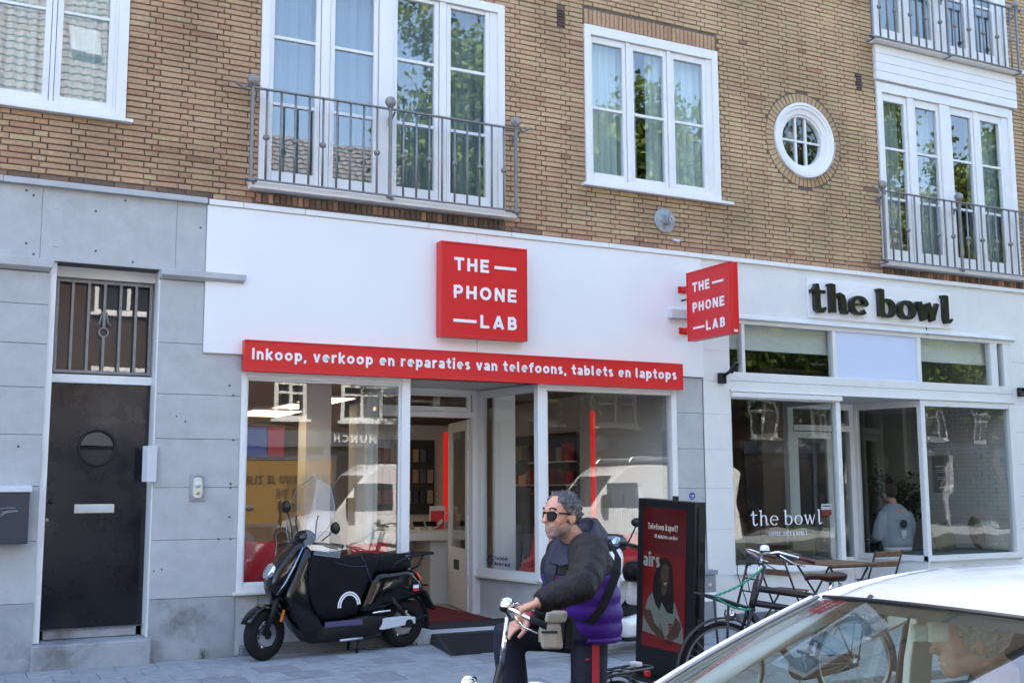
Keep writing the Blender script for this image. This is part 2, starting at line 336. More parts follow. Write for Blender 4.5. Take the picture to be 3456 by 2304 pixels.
# openings in the brick front: x0, x1, z0, z1
OPEN = [(-.45, 1.47, 5.12, 7.075), (2.765, 5.558, 4.56, 7.08), (6.62, 8.583, 5.11, 7.075), (11.30, 14.03, 4.53, 10.25)]
RC, RR = (9.975, 6.107), 0.632
VENT = [(6.26, 6.366, 6.988, 7.203), (10.95, 11.05, 6.954, 7.188)]
xs = sorted({XL, XR, RC[0] - RR, RC[0] + RR} | {v for o in OPEN for v in o[:2]}); zs = sorted({ZB, ZT, RC[1] - RR, RC[1] + RR} | {v for o in OPEN for v in o[2:]})
wall = MB()
for xa, xb in zip(xs, xs[1:]):
    for za, zb in zip(zs, zs[1:]):
        cx, cz = (xa + xb) / 2, (za + zb) / 2
        if any(o[0] < cx < o[1] and o[2] < cz < o[3] for o in OPEN) or (abs(cx - RC[0]) < RR and abs(cz - RC[1]) < RR): continue
        wall.box(xa, xb, 0.017, 0.32, za, zb)
# square-to-round infill
n = 48; sq = []; ci = []
for k in range(n):
    a = 2 * PI * k / n; c, s = math.cos(a), math.sin(a); q = 1 / max(abs(c), abs(s))
    sq.append((RC[0] + RR * q * c, RC[1] + RR * q * s)); ci.append((RC[0] + 0.5 * c, RC[1] + 0.5 * s))
for k in range(n):
    j = (k + 1) % n
    wall.add([(sq[k][0], .013, sq[k][1]), (sq[j][0], .013, sq[j][1]), (ci[j][0], .013, ci[j][1]), (ci[k][0], .013, ci[k][1]), (ci[j][0], .3, ci[j][1]), (ci[k][0], .3, ci[k][1])], [(0, 1, 2, 3), (3, 2, 4, 5)])
WALL = obj('brick_wall', wall, 'mortar', BLD)
CO, SP, HP, JT = 0.0586, 0.268, 0.127, 0.0115
def ztop(x): return at(3456 if x > 12 else min(3456, max(0, 1728 + (x - 5.67) * 260)), 0).z
def proj(p):
    d = Vector(p) - CAM; w = d.dot(CF); return 1728 + FPX * d.dot(CR) / w, 1152 - FPX * d.dot(CU) / w
bricks = []          # (x0, x1, z0, z1, tint)
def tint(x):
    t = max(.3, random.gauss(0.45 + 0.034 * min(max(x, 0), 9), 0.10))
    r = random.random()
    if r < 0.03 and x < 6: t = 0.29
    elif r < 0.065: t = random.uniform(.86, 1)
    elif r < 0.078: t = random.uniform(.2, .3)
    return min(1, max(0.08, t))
i = 0; z = ZB + 0.004
EXTRA = [(2.745, 5.56, 4.40, 4.56), (11.29, 14.04, 4.40, 4.545), (6.61, 8.59, 7.08, 7.28)]
while z < 9.3:
    za, zb = z, z + CO - JT
    x = -0.2 - (0.33 if i % 2 else 0) + random.uniform(-.006, .006); k = 0
    free = [(-0.2, 14.75)]
    def cut(fr, a, b): return [q for f in fr for q in ((f[0], min(f[1], a)), (max(f[0], b), f[1])) if q[1] - q[0] > 0.02]
    for o in OPEN + EXTRA + VENT:
        if o[2] < zb - .004 and o[3] > za + .004: free = cut(free, o[0], o[1])
    dz = min(abs(za - RC[1]), abs(zb - RC[1])) if not (za < RC[1] < zb) else 0
    if dz < RR: hc = math.sqrt(RR * RR - dz * dz); free = cut(free, RC[0] - hc, RC[0] + hc)
    while x < 14.8:
        pitch = HP if k % 3 == 2 else SP
        bx0, bx1 = x, x + pitch - JT
        for f in free:
            q0, q1 = max(bx0, f[0] + .003), min(bx1, f[1] - .003)
            if q1 - q0 > .03 and zb < ztop(q0) + 0.55:
                t = tint(q0)
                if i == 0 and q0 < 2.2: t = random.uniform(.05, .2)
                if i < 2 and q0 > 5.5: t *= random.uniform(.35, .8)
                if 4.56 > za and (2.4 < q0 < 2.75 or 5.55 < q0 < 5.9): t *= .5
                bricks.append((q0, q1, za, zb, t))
        x += pitch; k += 1
    z += CO; i += 1
def brick_geo(mb, x0, x1, z0, z1, tl, t, jit=0.0022, y=None):
    y = random.uniform(-.003, .0025) if y is None else y
    b = 0.0048; j = lambda: random.uniform(-jit, jit)
    P8 = [(x0, z0), (x1, z0), (x1, z1), (x0, z1)]; In = [(x0 + b, z0 + b), (x1 - b, z0 + b), (x1 - b, z1 - b), (x0 + b, z1 - b)]
    vs = [(p[0], 0.02, p[1]) for p in P8] + [(p[0] + j(), y + b, p[1] + j()) for p in P8] + [(p[0] + j(), y + j() * .6, p[1] + j()) for p in In]
    mb.add(vs, [(0, 1, 5, 4), (1, 2, 6, 5), (2, 3, 7, 6), (3, 0, 4, 7), (4, 5, 9, 8), (5, 6, 10, 9), (6, 7, 11, 10), (7, 4, 8, 11), (8, 9, 10, 11)])
    tl += [t] * 12
def setattr_tint(o, tl):
    a = o.data.attributes.new('tint', 'FLOAT', 'POINT'); a.data.foreach_set('value', tl)
def bscore(b):
    c = ((b[0] + b[1]) / 2, 0, (b[2] + b[3]) / 2); px, py = proj(c)
    if not (0 < px < 3456 and 0 < py < 2304): return 0
    return (b[1] - b[0]) * (b[3] - b[2]) / (Vector(c) - CAM).length ** 3
order = sorted(range(len(bricks)), key=lambda k: -bscore(bricks[k])); top = set(order[:300])
SHARE = {}
rest = MB(); rt = []
for k, b in enumerate(bricks):
    if k not in top: brick_geo(rest, *b[:4], rt, b[4]); continue
    w = b[1] - b[0]; kind = 'S' if abs(w - (SP - JT)) < 1e-4 else 'H' if abs(w - (HP - JT)) < 1e-4 else None
    key = (kind, round(b[4] * 9)) if kind else None
    if key and len(SHARE.get(key, [])) >= 3:
        o = bpy.data.objects.new('brick', random.choice(SHARE[key])); COL.objects.link(o); o.parent = WALL
    else:
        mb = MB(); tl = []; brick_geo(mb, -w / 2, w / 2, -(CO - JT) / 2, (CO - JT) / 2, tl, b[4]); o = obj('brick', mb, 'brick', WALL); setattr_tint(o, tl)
        if key: SHARE.setdefault(key, []).append(o.data)
    o.location = ((b[0] + b[1]) / 2, random.uniform(-.002, .002), (b[2] + b[3]) / 2)
# upright courses: below the two balconies, above the middle window; ring round the round window
def upright(x0, x1, z0, z1, pitch, dark):
    x = x0
    while x < x1 - .02:
        w = min(pitch, x1 - x) - .010
        brick_geo(rest, x + .005, x + .005 + w, z0 + .004, z1 - .004, rt, max(0.02, random.gauss(dark, .09)), y=random.uniform(-.006, 0)); x += pitch
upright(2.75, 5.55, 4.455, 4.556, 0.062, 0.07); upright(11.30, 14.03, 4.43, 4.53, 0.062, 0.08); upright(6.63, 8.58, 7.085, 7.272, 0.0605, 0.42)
nb = 54
for k in range(nb):
    a0, a1 = 2 * PI * (k + .08) / nb, 2 * PI * (k + .92) / nb; ri, ro = 0.512, 0.628; y = random.uniform(-.003, .001); t = random.gauss(.72, .1)
    pts = [(ri, a0), (ri, a1), (ro, a1), (ro, a0)]; cc = [(ri + .004, a0 + .006), (ri + .004, a1 - .006), (ro - .004, a1 - .006), (ro - .004, a0 + .006)]
    f = lambda q, yy: (RC[0] + q[0] * math.cos(q[1]), yy, RC[1] + q[0] * math.sin(q[1]))
    rest.add([f(q, .016) for q in pts] + [f(q, y + .004) for q in pts] + [f(q, y) for q in cc], [(0, 1, 5, 4), (1, 2, 6, 5), (2, 3, 7, 6), (3, 0, 4, 7), (4, 5, 9, 8), (5, 6, 10, 9), (6, 7, 11, 10), (7, 4, 8, 11), (8, 9, 10, 11)]); rt += [min(1, max(.2, t))] * 12
o = stuff(obj('brickwork', rest, 'brick', WALL)); 
# validate may drop nothing here; attribute length must match
a = o.data.attributes.new('tint', 'FLOAT', 'POINT'); a.data.foreach_set('value', rt)
# brick sheet beyond what the photograph shows, roof, back
far = MB()
for (xa, xb, za, zb) in ((XL, -.2, ZB, ZT), (14.75, XR, ZB, ZT)): far.box(xa, xb, -.001, .012, za, zb)
for k in range(0, 30):
    xa = -.2 + k * .5; xb = min(14.75, xa + .5); zt = max(ztop(xa), ztop(xb)) + .62
    if xa >= 14.75: break
    if 11.30 < xb and xa < 14.03: zt = max(zt, 10.25)
    for (u, v) in [(xa, min(xb, 11.30)), (max(xa, 14.03), xb)] if (xb > 11.3 and xa < 14.03 and zt <= 10.25) else [(xa, xb)]:
        if v - u > .01: far.box(u, v, -.001, .012, zt, ZT)
obj('upper_brickwork', far, 'brick_far', BLD)
obj('roof', MB().box(XL - .2, XR + .2, -.35, 9.2, ZT, ZT + .25), 'stone_dark', BLD)
obj('rear_wall', MB().box(XL, XR, 8.8, 9.0, 0, ZT).box(XL, XL + .2, .33, 8.8, 0, ZT).box(XR - .2, XR, .33, 8.8, 0, ZT), 'brick_far', BLD)
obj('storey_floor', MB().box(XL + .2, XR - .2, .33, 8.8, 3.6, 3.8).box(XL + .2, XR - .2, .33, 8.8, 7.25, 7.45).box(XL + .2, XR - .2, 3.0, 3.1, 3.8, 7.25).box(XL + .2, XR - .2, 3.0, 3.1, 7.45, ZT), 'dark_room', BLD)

# ------------------------------------------------------------------ windows
def ringbox(mb, x0, x1, z0, z1, w, y0, y1, wb=None, wt=None):
    wb = w if wb is None else wb; wt = w if wt is None else wt
    mb.box(x0, x0 + w, y0, y1, z0, z1).box(x1 - w, x1, y0, y1, z0, z1).box(x0 + w, x1 - w, y0, y1, z0, z0 + wb).box(x0 + w, x1 - w, y0, y1, z1 - wt, z1)
def quad(x0, x1, y, z0, z1): return MB().add([(x0, y, z0), (x1, y, z0), (x1, y, z1), (x0, y, z1)], [(0, 1, 2, 3)])
def window(x0, x1, z0, z1, cols, rows, jamb, head, foot, sill=None, glass='glass_upper', name='window', st=0.05):
    fr = MB(); ringbox(fr, x0, x1, z0, z1, jamb, -.022, .12, foot, head)
    mids = [(a[1] + b[0]) / 2 for a, b in zip(cols, cols[1:])]
    zi0, zi1 = z0 + foot, z1 - head
    for q, mx in enumerate(mids):
        gap = cols[q + 1][0] - cols[q][1]; hw = max(.018, gap / 2 - st - .006)
        fr.box(mx - hw, mx + hw, -.012 if gap > .21 else .0, .115, zi0, zi1)
    for (ga, gb) in ((x0 + jamb, cols[0][0] - st), (cols[-1][1] + st, x1 - jamb)):
        if gb - ga > .004: fr.box(ga, gb, .006, .10, zi0, zi1)
    W_ = obj(name, fr, 'white_paint', BLD, bevel=.004)
    for (ca, cb) in cols:
        sa, sb = ca - st, cb + st; sz0, sz1 = zi0 + .004, zi1 - .004
        s_ = MB(); s_.box(sa, ca, .012, .07, sz0, sz1).box(cb, sb, .012, .07, sz0, sz1).box(ca, cb, .012, .07, sz0, rows[0][0]).box(ca, cb, .012, .07, rows[-1][1], sz1)
        for r0, r1 in zip(rows, rows[1:]): s_.box(ca, cb, .018, .06, r0[1], r1[0])
        obj('sash', s_, 'white_paint', W_, bevel=.005)
        for (ra, rb) in rows: obj('pane', quad(ca - .002, cb + .002, .042 + random.uniform(-.001, .001), ra - .002, rb + .002), glass, W_)
    if sill:
        sx0, sx1, s0, s1, yo = sill
        obj('sill', MB().add([(sx0, -yo, s0), (sx1, -yo, s0), (sx1, .1, s0), (sx0, .1, s0), (sx0, -yo, s1 - .012), (sx1, -yo, s1 - .012), (sx1, .1, s1), (sx0, .1, s1)], [(0, 3, 2, 1), (4, 5, 6, 7), (0, 1, 5, 4), (1, 2, 6, 5), (2, 3, 7, 6), (3, 0, 4, 7)]), 'white_paint', W_, bevel=.004)
    return W_
window(-.45, 1.468, 5.13, 7.073, [(-.28, .14), (.30, .718), (.876, 1.292)], [(5.262, 6.085), (6.115, 6.88)], .095, .11, .065, (-.52, 1.534, 5.082, 5.128, .07), st=.055)
C2 = [(2.905, 3.347), (3.556, 3.99), (4.262, 4.70), (4.898, 5.328)]
window(2.765, 5.558, 4.645, 7.078, C2, [(4.805, 5.50), (5.535, 6.215), (6.25, 6.93)], .085, .10, .05, (2.668, 5.651, 4.572, 4.640, .13), st=.052)
window(6.622, 8.582, 5.135, 7.073, [(6.742, 7.165), (7.326, 7.764), (7.925, 8.36)], [(5.275, 6.05), (6.085, 6.87)], .088, .12, .06, (6.562, 8.738, 5.085, 5.132, .075), st=.048)
C4 = [(11.447, 11.832), (12.053, 12.46), (12.76, 13.154), (13.359, 13.75)]
window(11.305, 14.02, 4.60, 7.13, C4, [(4.795, 5.49), (5.525, 6.20), (6.235, 6.89)], .09, .13, .05, (11.24, 14.09, 4.535, 4.595, .13), st=.05)
window(11.305, 14.02, 7.75, 10.24, C4, [(7.94, 8.64), (8.675, 9.35), (9.385, 10.04)], .09, .13, .05, (11.235, 14.215, 7.672, 7.742, .16), st=.05)
bd = obj('weatherboard_panel', MB().box(11.30, 14.02, .02, .1, 7.13, 7.672), 'white_paint', BLD)
for k in range(4): obj('board', MB().box(11.285, 14.11, -.05, .03, 7.16 + k * .126, 7.16 + k * .126 + .122), 'white_paint', bd, bevel=.006)
# round window
rw = MB(); rw.lathe([(.498, .1), (.503, -.03), (.47, -.035), (.46, -.02), (.43, -.02), (.415, .0), (.36, .01), (.345, .035), (.33, .035), (.325, .10)], (RC[0], 0, RC[1]), 'y', 56)
RW = obj('round_window', rw, 'white_paint', BLD, smooth=True, auto=35)
gb = MB()
for dx in (-.085, .085): gb.box(RC[0] + dx - .016, RC[0] + dx + .016, .055, .095, RC[1] - .33, RC[1] + .33)
gb.box(RC[0] - .33, RC[0] + .33, .06, .09, RC[1] - .014, RC[1] + .014)
obj('glazing_bar', gb, 'white_paint', RW, bevel=.003)
obj('pane', MB().add([(RC[0] + .335 * math.cos(2 * PI * k / 40), .082, RC[1] + .335 * math.sin(2 * PI * k / 40)) for k in range(40)], [tuple(range(40))]), 'glass_shop', RW)
obj('drip_cover', MB().lathe([(.515, -.04), (.52, -.02), (.52, .0)], (RC[0], 0, RC[1]), 'y', 20, R(-115), R(4)), 'white_paint', RW)
# vents
for v in VENT:
    m_ = MB().box(v[0] + .004, v[1] - .004, .012, .05, v[2], v[3]); V_ = obj('air_vent', m_, 'terracotta_vent', BLD)
    for k in range(6): q = v[2] + (v[3] - v[2]) * (k + .2) / 6; obj('slat', MB().add([(v[0] + .004, -.004, q), (v[1] - .004, -.004, q), (v[1] - .004, .012, q + .02), (v[0] + .004, .012, q + .02), (v[0] + .004, -.004, q + .008), (v[1] - .004, -.004, q + .008), (v[1] - .004, .012, q + .028), (v[0] + .004, .012, q + .028)], [(0, 3, 2, 1), (4, 5, 6, 7), (0, 1, 5, 4), (1, 2, 6, 5), (2, 3, 7, 6), (3, 0, 4, 7)]), 'terracotta_vent', V_)

# ------------------------------------------------------------------ ledges, stone front on the left
def ledge(name, x0, x1, z0, z1, cuts, m, y):
    root = obj(name, MB().box(x0, x1, -.01, .32, z0, z1 - .004), m, BLD); e = [x0] + cuts + [x1]
    for a, b in zip(e, e[1:]):
        obj('ledge_stone', MB().add([(a + .002, y, z0 - .002), (b - .002, y, z0 - .002), (b - .002, .01, z0 - .002), (a + .002, .01, z0 - .002), (a + .002, y, z1 - .012), (b - .002, y, z1 - .012), (b - .002, .01, z1), (a + .002, .01, z1)], [(0, 3, 2, 1), (4, 5, 6, 7), (0, 1, 5, 4), (1, 2, 6, 5), (2, 3, 7, 6), (3, 0, 4, 7)]), m, root, bevel=.005)
ledge('stone_ledge', XL, 2.268, 4.376, 4.442, [-5, -3, -1.2, .43], 'stone', -.055)
ledge('white_ledge', 2.28, XR, 4.37, 4.436, [2.62, 3.25, 4.62, 5.62, 6.9, 8.24, 9.6, 10.75, 11.9, 13.1, 15, 17, 19], 'white_paint', -.05)

def blocks(name, cells, m, y0=-.0, dirty=None):
    """cells: x0,x1,z0,z1 ; a backing of dark joint and one dressed block per cell"""
    X0 = min(c[0] for c in cells); X1 = max(c[1] for c in cells); Z0 = min(c[2] for c in cells); Z1 = max(c[3] for c in cells)
    root = obj(name, MB().box(X0 + .004, X1 - .004, y0 + .008, .30, Z0, Z1 - .002), 'joint', BLD)
    for c in cells:
        mm = dirty if (dirty and c[2] < .15) else m
        obj('stone_block', MB().box(c[0] + .0015, c[1] - .0015, y0 + random.uniform(-.0015, .0015), .31, c[2] + .002, c[3] - .002), mm, root, bevel=.004)
    return root
blocks('stone_lintel', [(XL, -2.4, 3.69, 4.376), (-2.4, -1.0, 3.69, 4.376), (-1.0, .772, 3.69, 4.376), (.772, 1.985, 3.685, 4.376), (1.985, 2.275, 3.69, 4.376)], 'stone')
for hz in (4.10, 3.88):   # plugged anchor pockets in the lintel
    p_ = at(190, 699 if hz > 4 else 826)
    obj('anchor_plug', MB().box(p_.x - .028, p_.x + .028, -.004, .02, p_.z - .02, p_.z + .02), 'stone', BLD, bevel=.002)
zj = [at(650, y).z for y in (1332, 1481, 1644.5, 1820, 2016)]    # bed joints read off the pier
zj = [3.56, 3.09] + zj + [0.0]
JR = [3.597, 3.06, 2.44, 2.03, 1.60, 1.135, .62, 0.0]
JR = [3.597, 2.985] + [at(664, 1332).z, at(664, 1481).z, at(658, 1644.5).z, at(650, 1820).z, at(647, 2016).z, 0.0]
blocks('stone_pier', [(1.852, 2.655 if k > 0 else 2.275, JR[k + 1], JR[k]) for k in range(len(JR) - 1)], 'stone', dirty='stone_dirty')
JL = [3.575, at(100, 1025).z, at(100, 1158).z, at(100, 1306).z, at(100, 1466).z, at(90, 1640).z, at(90, 1826).z, at(80, 2037).z, 0.0]
blocks('stone_pier', [(-1.1, .872, JL[k + 1], JL[k]) for k in range(len(JL) - 1)], 'stone', dirty='stone_dirty')
blocks('stone_pier', [(XL, -1.1, 0, 1.2), (XL, -1.1, 1.2, 2.4), (XL, -1.1, 2.4, 3.69)], 'stone', .02)
def capital(x0, x1, z0, z1):
    m_ = MB(); b = .085
    m_.add([(x0, -.02, z0), (x1, -.02, z0), (x1, .05, z0), (x0, .05, z0), (x0 - .012, -b, z0 + .03), (x1 + .02, -b, z0 + .03), (x1 + .02, .05, z0 + .03), (x0 - .012, .05, z0 + .03), (x0 - .02, -b, z1), (x1 + .03, -b, z1), (x1 + .03, .05, z1), (x0 - .02, .05, z1)],
           [(0, 3, 2, 1), (0, 1, 5, 4), (1, 2, 6, 5), (2, 3, 7, 6), (3, 0, 4, 7), (4, 5, 9, 8), (5, 6, 10, 9), (6, 7, 11, 10), (7, 4, 8, 11), (8, 9, 10, 11)])
    obj('stone_capital', m_, 'stone', BLD, bevel=.004)
capital(1.862, 2.63, 3.60, 3.688); capital(-1.1, .862, 3.58, 3.690)
# ------------------------------------------------------------------ black front door with transom grille, steps
def rect(tl, br, Y): a = at(*tl, Y); b = at(*br, Y); return a.x, b.x, b.z, a.z
DY = .28
dx0, dx1, dz0, dz1 = rect((166, 1290), (478, 2105), DY)
fr = MB(); ft = 3.69
fr.box(.862, dx0, .03, .34, .24, ft); fr.box(dx1, 1.849, .03, .34, .24, ft); fr.box(1.845, 1.858, .012, .05, .24, 3.59)
tz0, tz1 = at(340, 1268, .27).z, at(340, 946, .27).z
fr.box(dx0, dx1, .22, .34, tz1, ft); fr.box(dx0, dx1, .215, .34, dz1, tz0)
DOOR = obj('entrance_door', fr, 'white_paint', BLD, bevel=.005)
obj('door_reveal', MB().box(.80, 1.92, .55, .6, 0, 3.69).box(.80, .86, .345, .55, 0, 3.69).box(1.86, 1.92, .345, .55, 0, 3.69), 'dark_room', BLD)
# leaf with a round hole
rc = at(327.5, 1510, DY); RH = .158
lf = MB(); n = 40; ins = []; out = []
for k in range(n):
    a = 2 * PI * k / n; c, s = math.cos(a), math.sin(a); ins.append((rc.x + RH * c, rc.z + RH * s))
    tx = (dx1 - rc.x if c > 0 else rc.x - dx0) / max(abs(c), 1e-6); tz = (dz1 - rc.z if s > 0 else rc.z - dz0) / max(abs(s), 1e-6); t = min(tx, tz); out.append((rc.x + t * c, rc.z + t * s))
cor = [(dx0, dz0), (dx1, dz0), (dx1, dz1), (dx0, dz1)]
for y in (DY,):
    for k in range(n):
        j = (k + 1) % n; pts = [out[k], out[j], ins[j], ins[k]]
        for cx, cz in cor:
            a0, a1 = math.atan2(out[k][1] - rc.z, out[k][0] - rc.x), math.atan2(out[j][1] - rc.z, out[j][0] - rc.x); ac = math.atan2(cz - rc.z, cx - rc.x)
            if a0 < ac < a1: pts = [out[k], (cx, cz), out[j], ins[j], ins[k]]
        lf.add([(p[0], y, p[1]) for p in pts], [tuple(range(len(pts)))])
        lf.add([(ins[k][0], y, ins[k][1]), (ins[j][0], y, ins[j][1]), (ins[j][0], y + .04, ins[j][1]), (ins[k][0], y + .04, ins[k][1])], [(0, 1, 2, 3)])
LEAF = obj('door_leaf', lf, 'black_paint', DOOR)
obj('porthole_ring', MB().lathe([(RH + .02, DY), (RH + .018, DY - .014), (RH + .004, DY - .018), (RH - .008, DY - .01), (RH - .01, DY + .03)], (rc.x, 0, rc.z), 'y', 40), 'black_plastic', DOOR, smooth=True)
obj('porthole_pane', MB().add([(rc.x + RH * math.cos(2 * PI * k / 32), DY + .02, rc.z + RH * math.sin(2 * PI * k / 32)) for k in range(32)], [tuple(range(32))]), 'glass_shop', DOOR)
q = rect((233, 1687), (404, 1930), DY); f_ = MB()
for a in ((q[0], q[1], q[2], q[2] + .008), (q[0], q[1], q[3] - .008, q[3]), (q[0], q[0] + .008, q[2], q[3]), (q[1] - .008, q[1], q[2], q[3])): f_.box(a[0], a[1], DY - .006, DY + .002, a[2], a[3])
obj('panel_bead', f_, 'black_paint', DOOR)
q = rect((251, 1701), (384, 1729), DY); obj('letter_slot', MB().box(q[0], q[1], DY - .012, DY + .003, q[2], q[3]), 'ivory', DOOR, bevel=.004)
obj('slot_flap', MB().box(q[0] + .02, q[1] - .02, DY - .018, DY - .010, q[2] + .02, q[3] - .016), 'light_grey', DOOR, bevel=.002)
for (px, py, m_, r_) in ((169, 1693, 'black_plastic', .022), (155, 1754, 'brass', .02)):
    p_ = at(px, py, DY); p_.x = max(p_.x, dx0 + .035); obj('door_knob', MB().lathe([(r_, DY), (r_, DY - .01), (r_ * .55, DY - .02), (r_ * .9, DY - .035), (r_ * .6, DY - .045), (0, DY - .047)], (p_.x, 0, p_.z), 'y', 16), m_, DOOR, smooth=True)
obj('threshold', MB().box(dx0 - .01, dx1 + .01, .235, .36, .332, dz0 - .004), 'stone_dark', DOOR, bevel=.004)
# transom pane and grille
gx0, gx1 = dx0 + .005, dx1 - .005
obj('transom_pane', quad(gx0, gx1, .31, tz0, tz1), 'glass_shop', DOOR)
gr = MB(); ringbox(gr, gx0 + .015, gx1 - .012, tz0 + .015, tz1 - .015, .028, .235, .255); GR = obj('window_grille', gr, 'iron_grey', DOOR, bevel=.003)
for k in range(1, 6):
    x = gx0 + .02 + (gx1 - gx0 - .04) * k / 6
    if k == 3:
        obj('grille_bar', MB().box(x - .012, x + .012, .236, .254, tz0 + .03, tz0 + (tz1 - tz0) * .45 - .045).box(x - .012, x + .012, .236, .254, tz0 + (tz1 - tz0) * .45 + .045, tz1 - .03), 'iron_grey', GR)
        zc = tz0 + (tz1 - tz0) * .45; om = MB().tube([(x + .042 * math.cos(2 * PI * a / 20), .245, zc + .042 * math.sin(2 * PI * a / 20)) for a in range(20)], .010, 6, closed=True)
        for s in (-1, 1): om.tube([(x + s * .015, .24, zc + .17), (x + s * .03, .24, zc + .14), (x + s * .035, .24, zc + .10), (x + s * .062, .24, zc + .065)], [.009, .010, .010, .007], 6).tube([(x + s * .018, .24, zc + .13), (x + s * .02, .24, zc + .19), (x + s * .028, .24, zc + .195)], .008, 6)
        obj('grille_ornament', om, 'iron_grey', GR, smooth=True)
    else: obj('grille_bar', MB().box(x - .012, x + .012, .236, .254, tz0 + .03, tz1 - .03), 'iron_grey', GR)
# steps
a, b = at(106, 2178, -.05), at(508, 2152, -.05)
st = obj('door_step', MB().box(.862, 1.868, -.10, .36, 0.0, .235), 'stone_dirty', BLD, bevel=.01)
obj('upper_step', MB().box(.975, 1.79, .262, .36, .2402, .331), 'stone_dirty', st, bevel=.008)
# old drill holes in the dressed stone
for k_, (hx, hy) in enumerate([(a * .472, 560 + b * .472) for a, b in ((685, 323), (897, 248), (190, 175), (240, 210), (187, 553), (240, 630), (685, 608), (950, 687), (1435, 442))] + [(a * .7043, 1200 + b * .7043) for a, b in ((1100, 143), (1118, 190), (888, 315), (846, 290), (1118, 403), (1105, 613), (1105, 632), (1100, 772), (1048, 878), (1105, 878), (775, 1022), (737, 1030), (88, 434))]):
    p_ = at(hx, hy, -.001); obj('drill_hole', MB().lathe([(0, -.0028), (random.uniform(.006, .011), -.0028), (.012, .001)], (p_.x, 0, p_.z), 'y', 10), 'joint', BLD)
# things fixed beside the door
q = rect((641, 1602), (689, 1690), 0); BELL = thing('doorbell', 'ivory doorbell on a steel plate on the stone pier beside the black door', 'doorbell', ((q[0] + q[1]) / 2, -.01, q[2]))
keep(obj('back_plate', MB().box(q[0], q[1], -.012, 0, q[2], q[3]), 'galv', BELL, bevel=.004))
cx, cz = (q[0] + q[1]) / 2, (q[2] + q[3]) / 2
keep(obj('bell_body', MB().loft([[(cx + .044 * s_ * (abs(math.cos(t)) ** .6) * math.copysign(1, math.cos(t)), y, cz + .10 * s_ * (abs(math.sin(t)) ** .6) * math.copysign(1, math.sin(t))) for t in [2 * PI * k / 28 for k in range(28)]] for (y, s_) in ((-.012, 1), (-.035, 1), (-.045, .93))]), 'ivory', BELL, smooth=True, auto=30))
keep(obj('bell_push', MB().lathe([(.03, -.045), (.028, -.052), (0, -.054)], (cx, 0, cz + .03), 'y', 20), 'light_grey', BELL, smooth=True))
keep(obj('lens', MB().lathe([(.018, -.045), (.017, -.05), (0, -.051)], (cx, 0, cz - .045), 'y', 16), 'brass', BELL, smooth=True))
q = rect((486, 1504), (525, 1625), -.02)
NB = thing('letter_plate', 'folded white metal plate on the frame of the black door', 'plate', (q[0], -.03, q[2]))
keep(obj('folded_plate', MB().prism([(q[0], .04, q[2]), (q[0] + .03, -.06, q[2]), (q[1], -.05, q[2] + .0), (q[1], -.035, q[2]), (q[0] + .035, -.045, q[2]), (q[0] + .012, .04, q[2])], (0, 0, 0), (0, 0, q[3] - q[2])), 'light_grey', NB))
q = rect((-60, 1641), (98, 1834), -.16); MX = thing('mailbox', 'dark grey wall mailbox with scribbled graffiti at the left edge', 'mailbox', (q[0], -.1, q[2]))
keep(obj('box_body', MB().box(q[0], q[1] - .012, -.155, -.002, q[2], q[3] - .05), 'mailbox_grey', MX, bevel=.008))
keep(obj('flap', MB().prism([(q[0] - .005, -.17, q[3] - .05), (q[0] - .005, -.165, q[3]), (q[0] - .005, 0, q[3] + .012), (q[0] - .005, 0, q[3] - .05)], (0, 0, 0), (q[1] - q[0] + .01, 0, 0)), 'light_grey', MX, bevel=.006))
gm = MB()
for (u0, w0, u1, w1) in ((0, 1716, 52, 1713), (4, 1728, 60, 1722), (0, 1735, 62, 1724), (2, 1742, 30, 1722)):
    A, B = at(u0, w0, -.158), at(u1, w1, -.158); gm.tube([A, (A + B) / 2 + Vector((0, 0, .006)), B], .004, 4, flat=.3)
keep(obj('scribble', gm, 'letter_white', MX))

# ------------------------------------------------------------------ white fascia over the phone shop
FP = obj('fascia_panel', MB().box(2.268, 8.238, .0, .06, 2.905, 4.37), 'joint', BLD)
for (a_, b_) in ((2.272, 5.195), (5.198, 8.234)): obj('panel', MB().box(a_, b_, -.03, .0, 2.905, 4.366), 'panel_white', FP, bevel=.002)
obj('shop_lintel', MB().box(2.4, 8.235, .06, .32, 2.765, 3.68), 'cream_paint', BLD)
pj = [2.9, at(2345, 1394).z, at(2345, 1514).z, at(2345, 1647).z, at(2345, 1795).z, at(2345, 1945).z, 0.0]
blocks('stone_pier', [(7.835, 8.229, pj[k + 1], pj[k]) for k in range(6)], 'stone', .0, dirty='stone_dirty')
tj = [3.66] + [at(2371, 1182).z, at(2371, 1284).z, at(2390, 1396).z, at(2395, 1516).z, at(2400, 1646).z, at(2405, 1786).z, at(2410, 1943).z, .03]
tp = obj('tiled_pier', MB().box(8.236, 8.618, -.004, .3, 0, 3.66), 'joint', BLD)
for k in range(8): obj('wall_tile', MB().box(8.233, 8.62, -.02, .0, tj[k + 1] + .0012, tj[k] - .0012), 'bowl_white', tp, bevel=.0025)

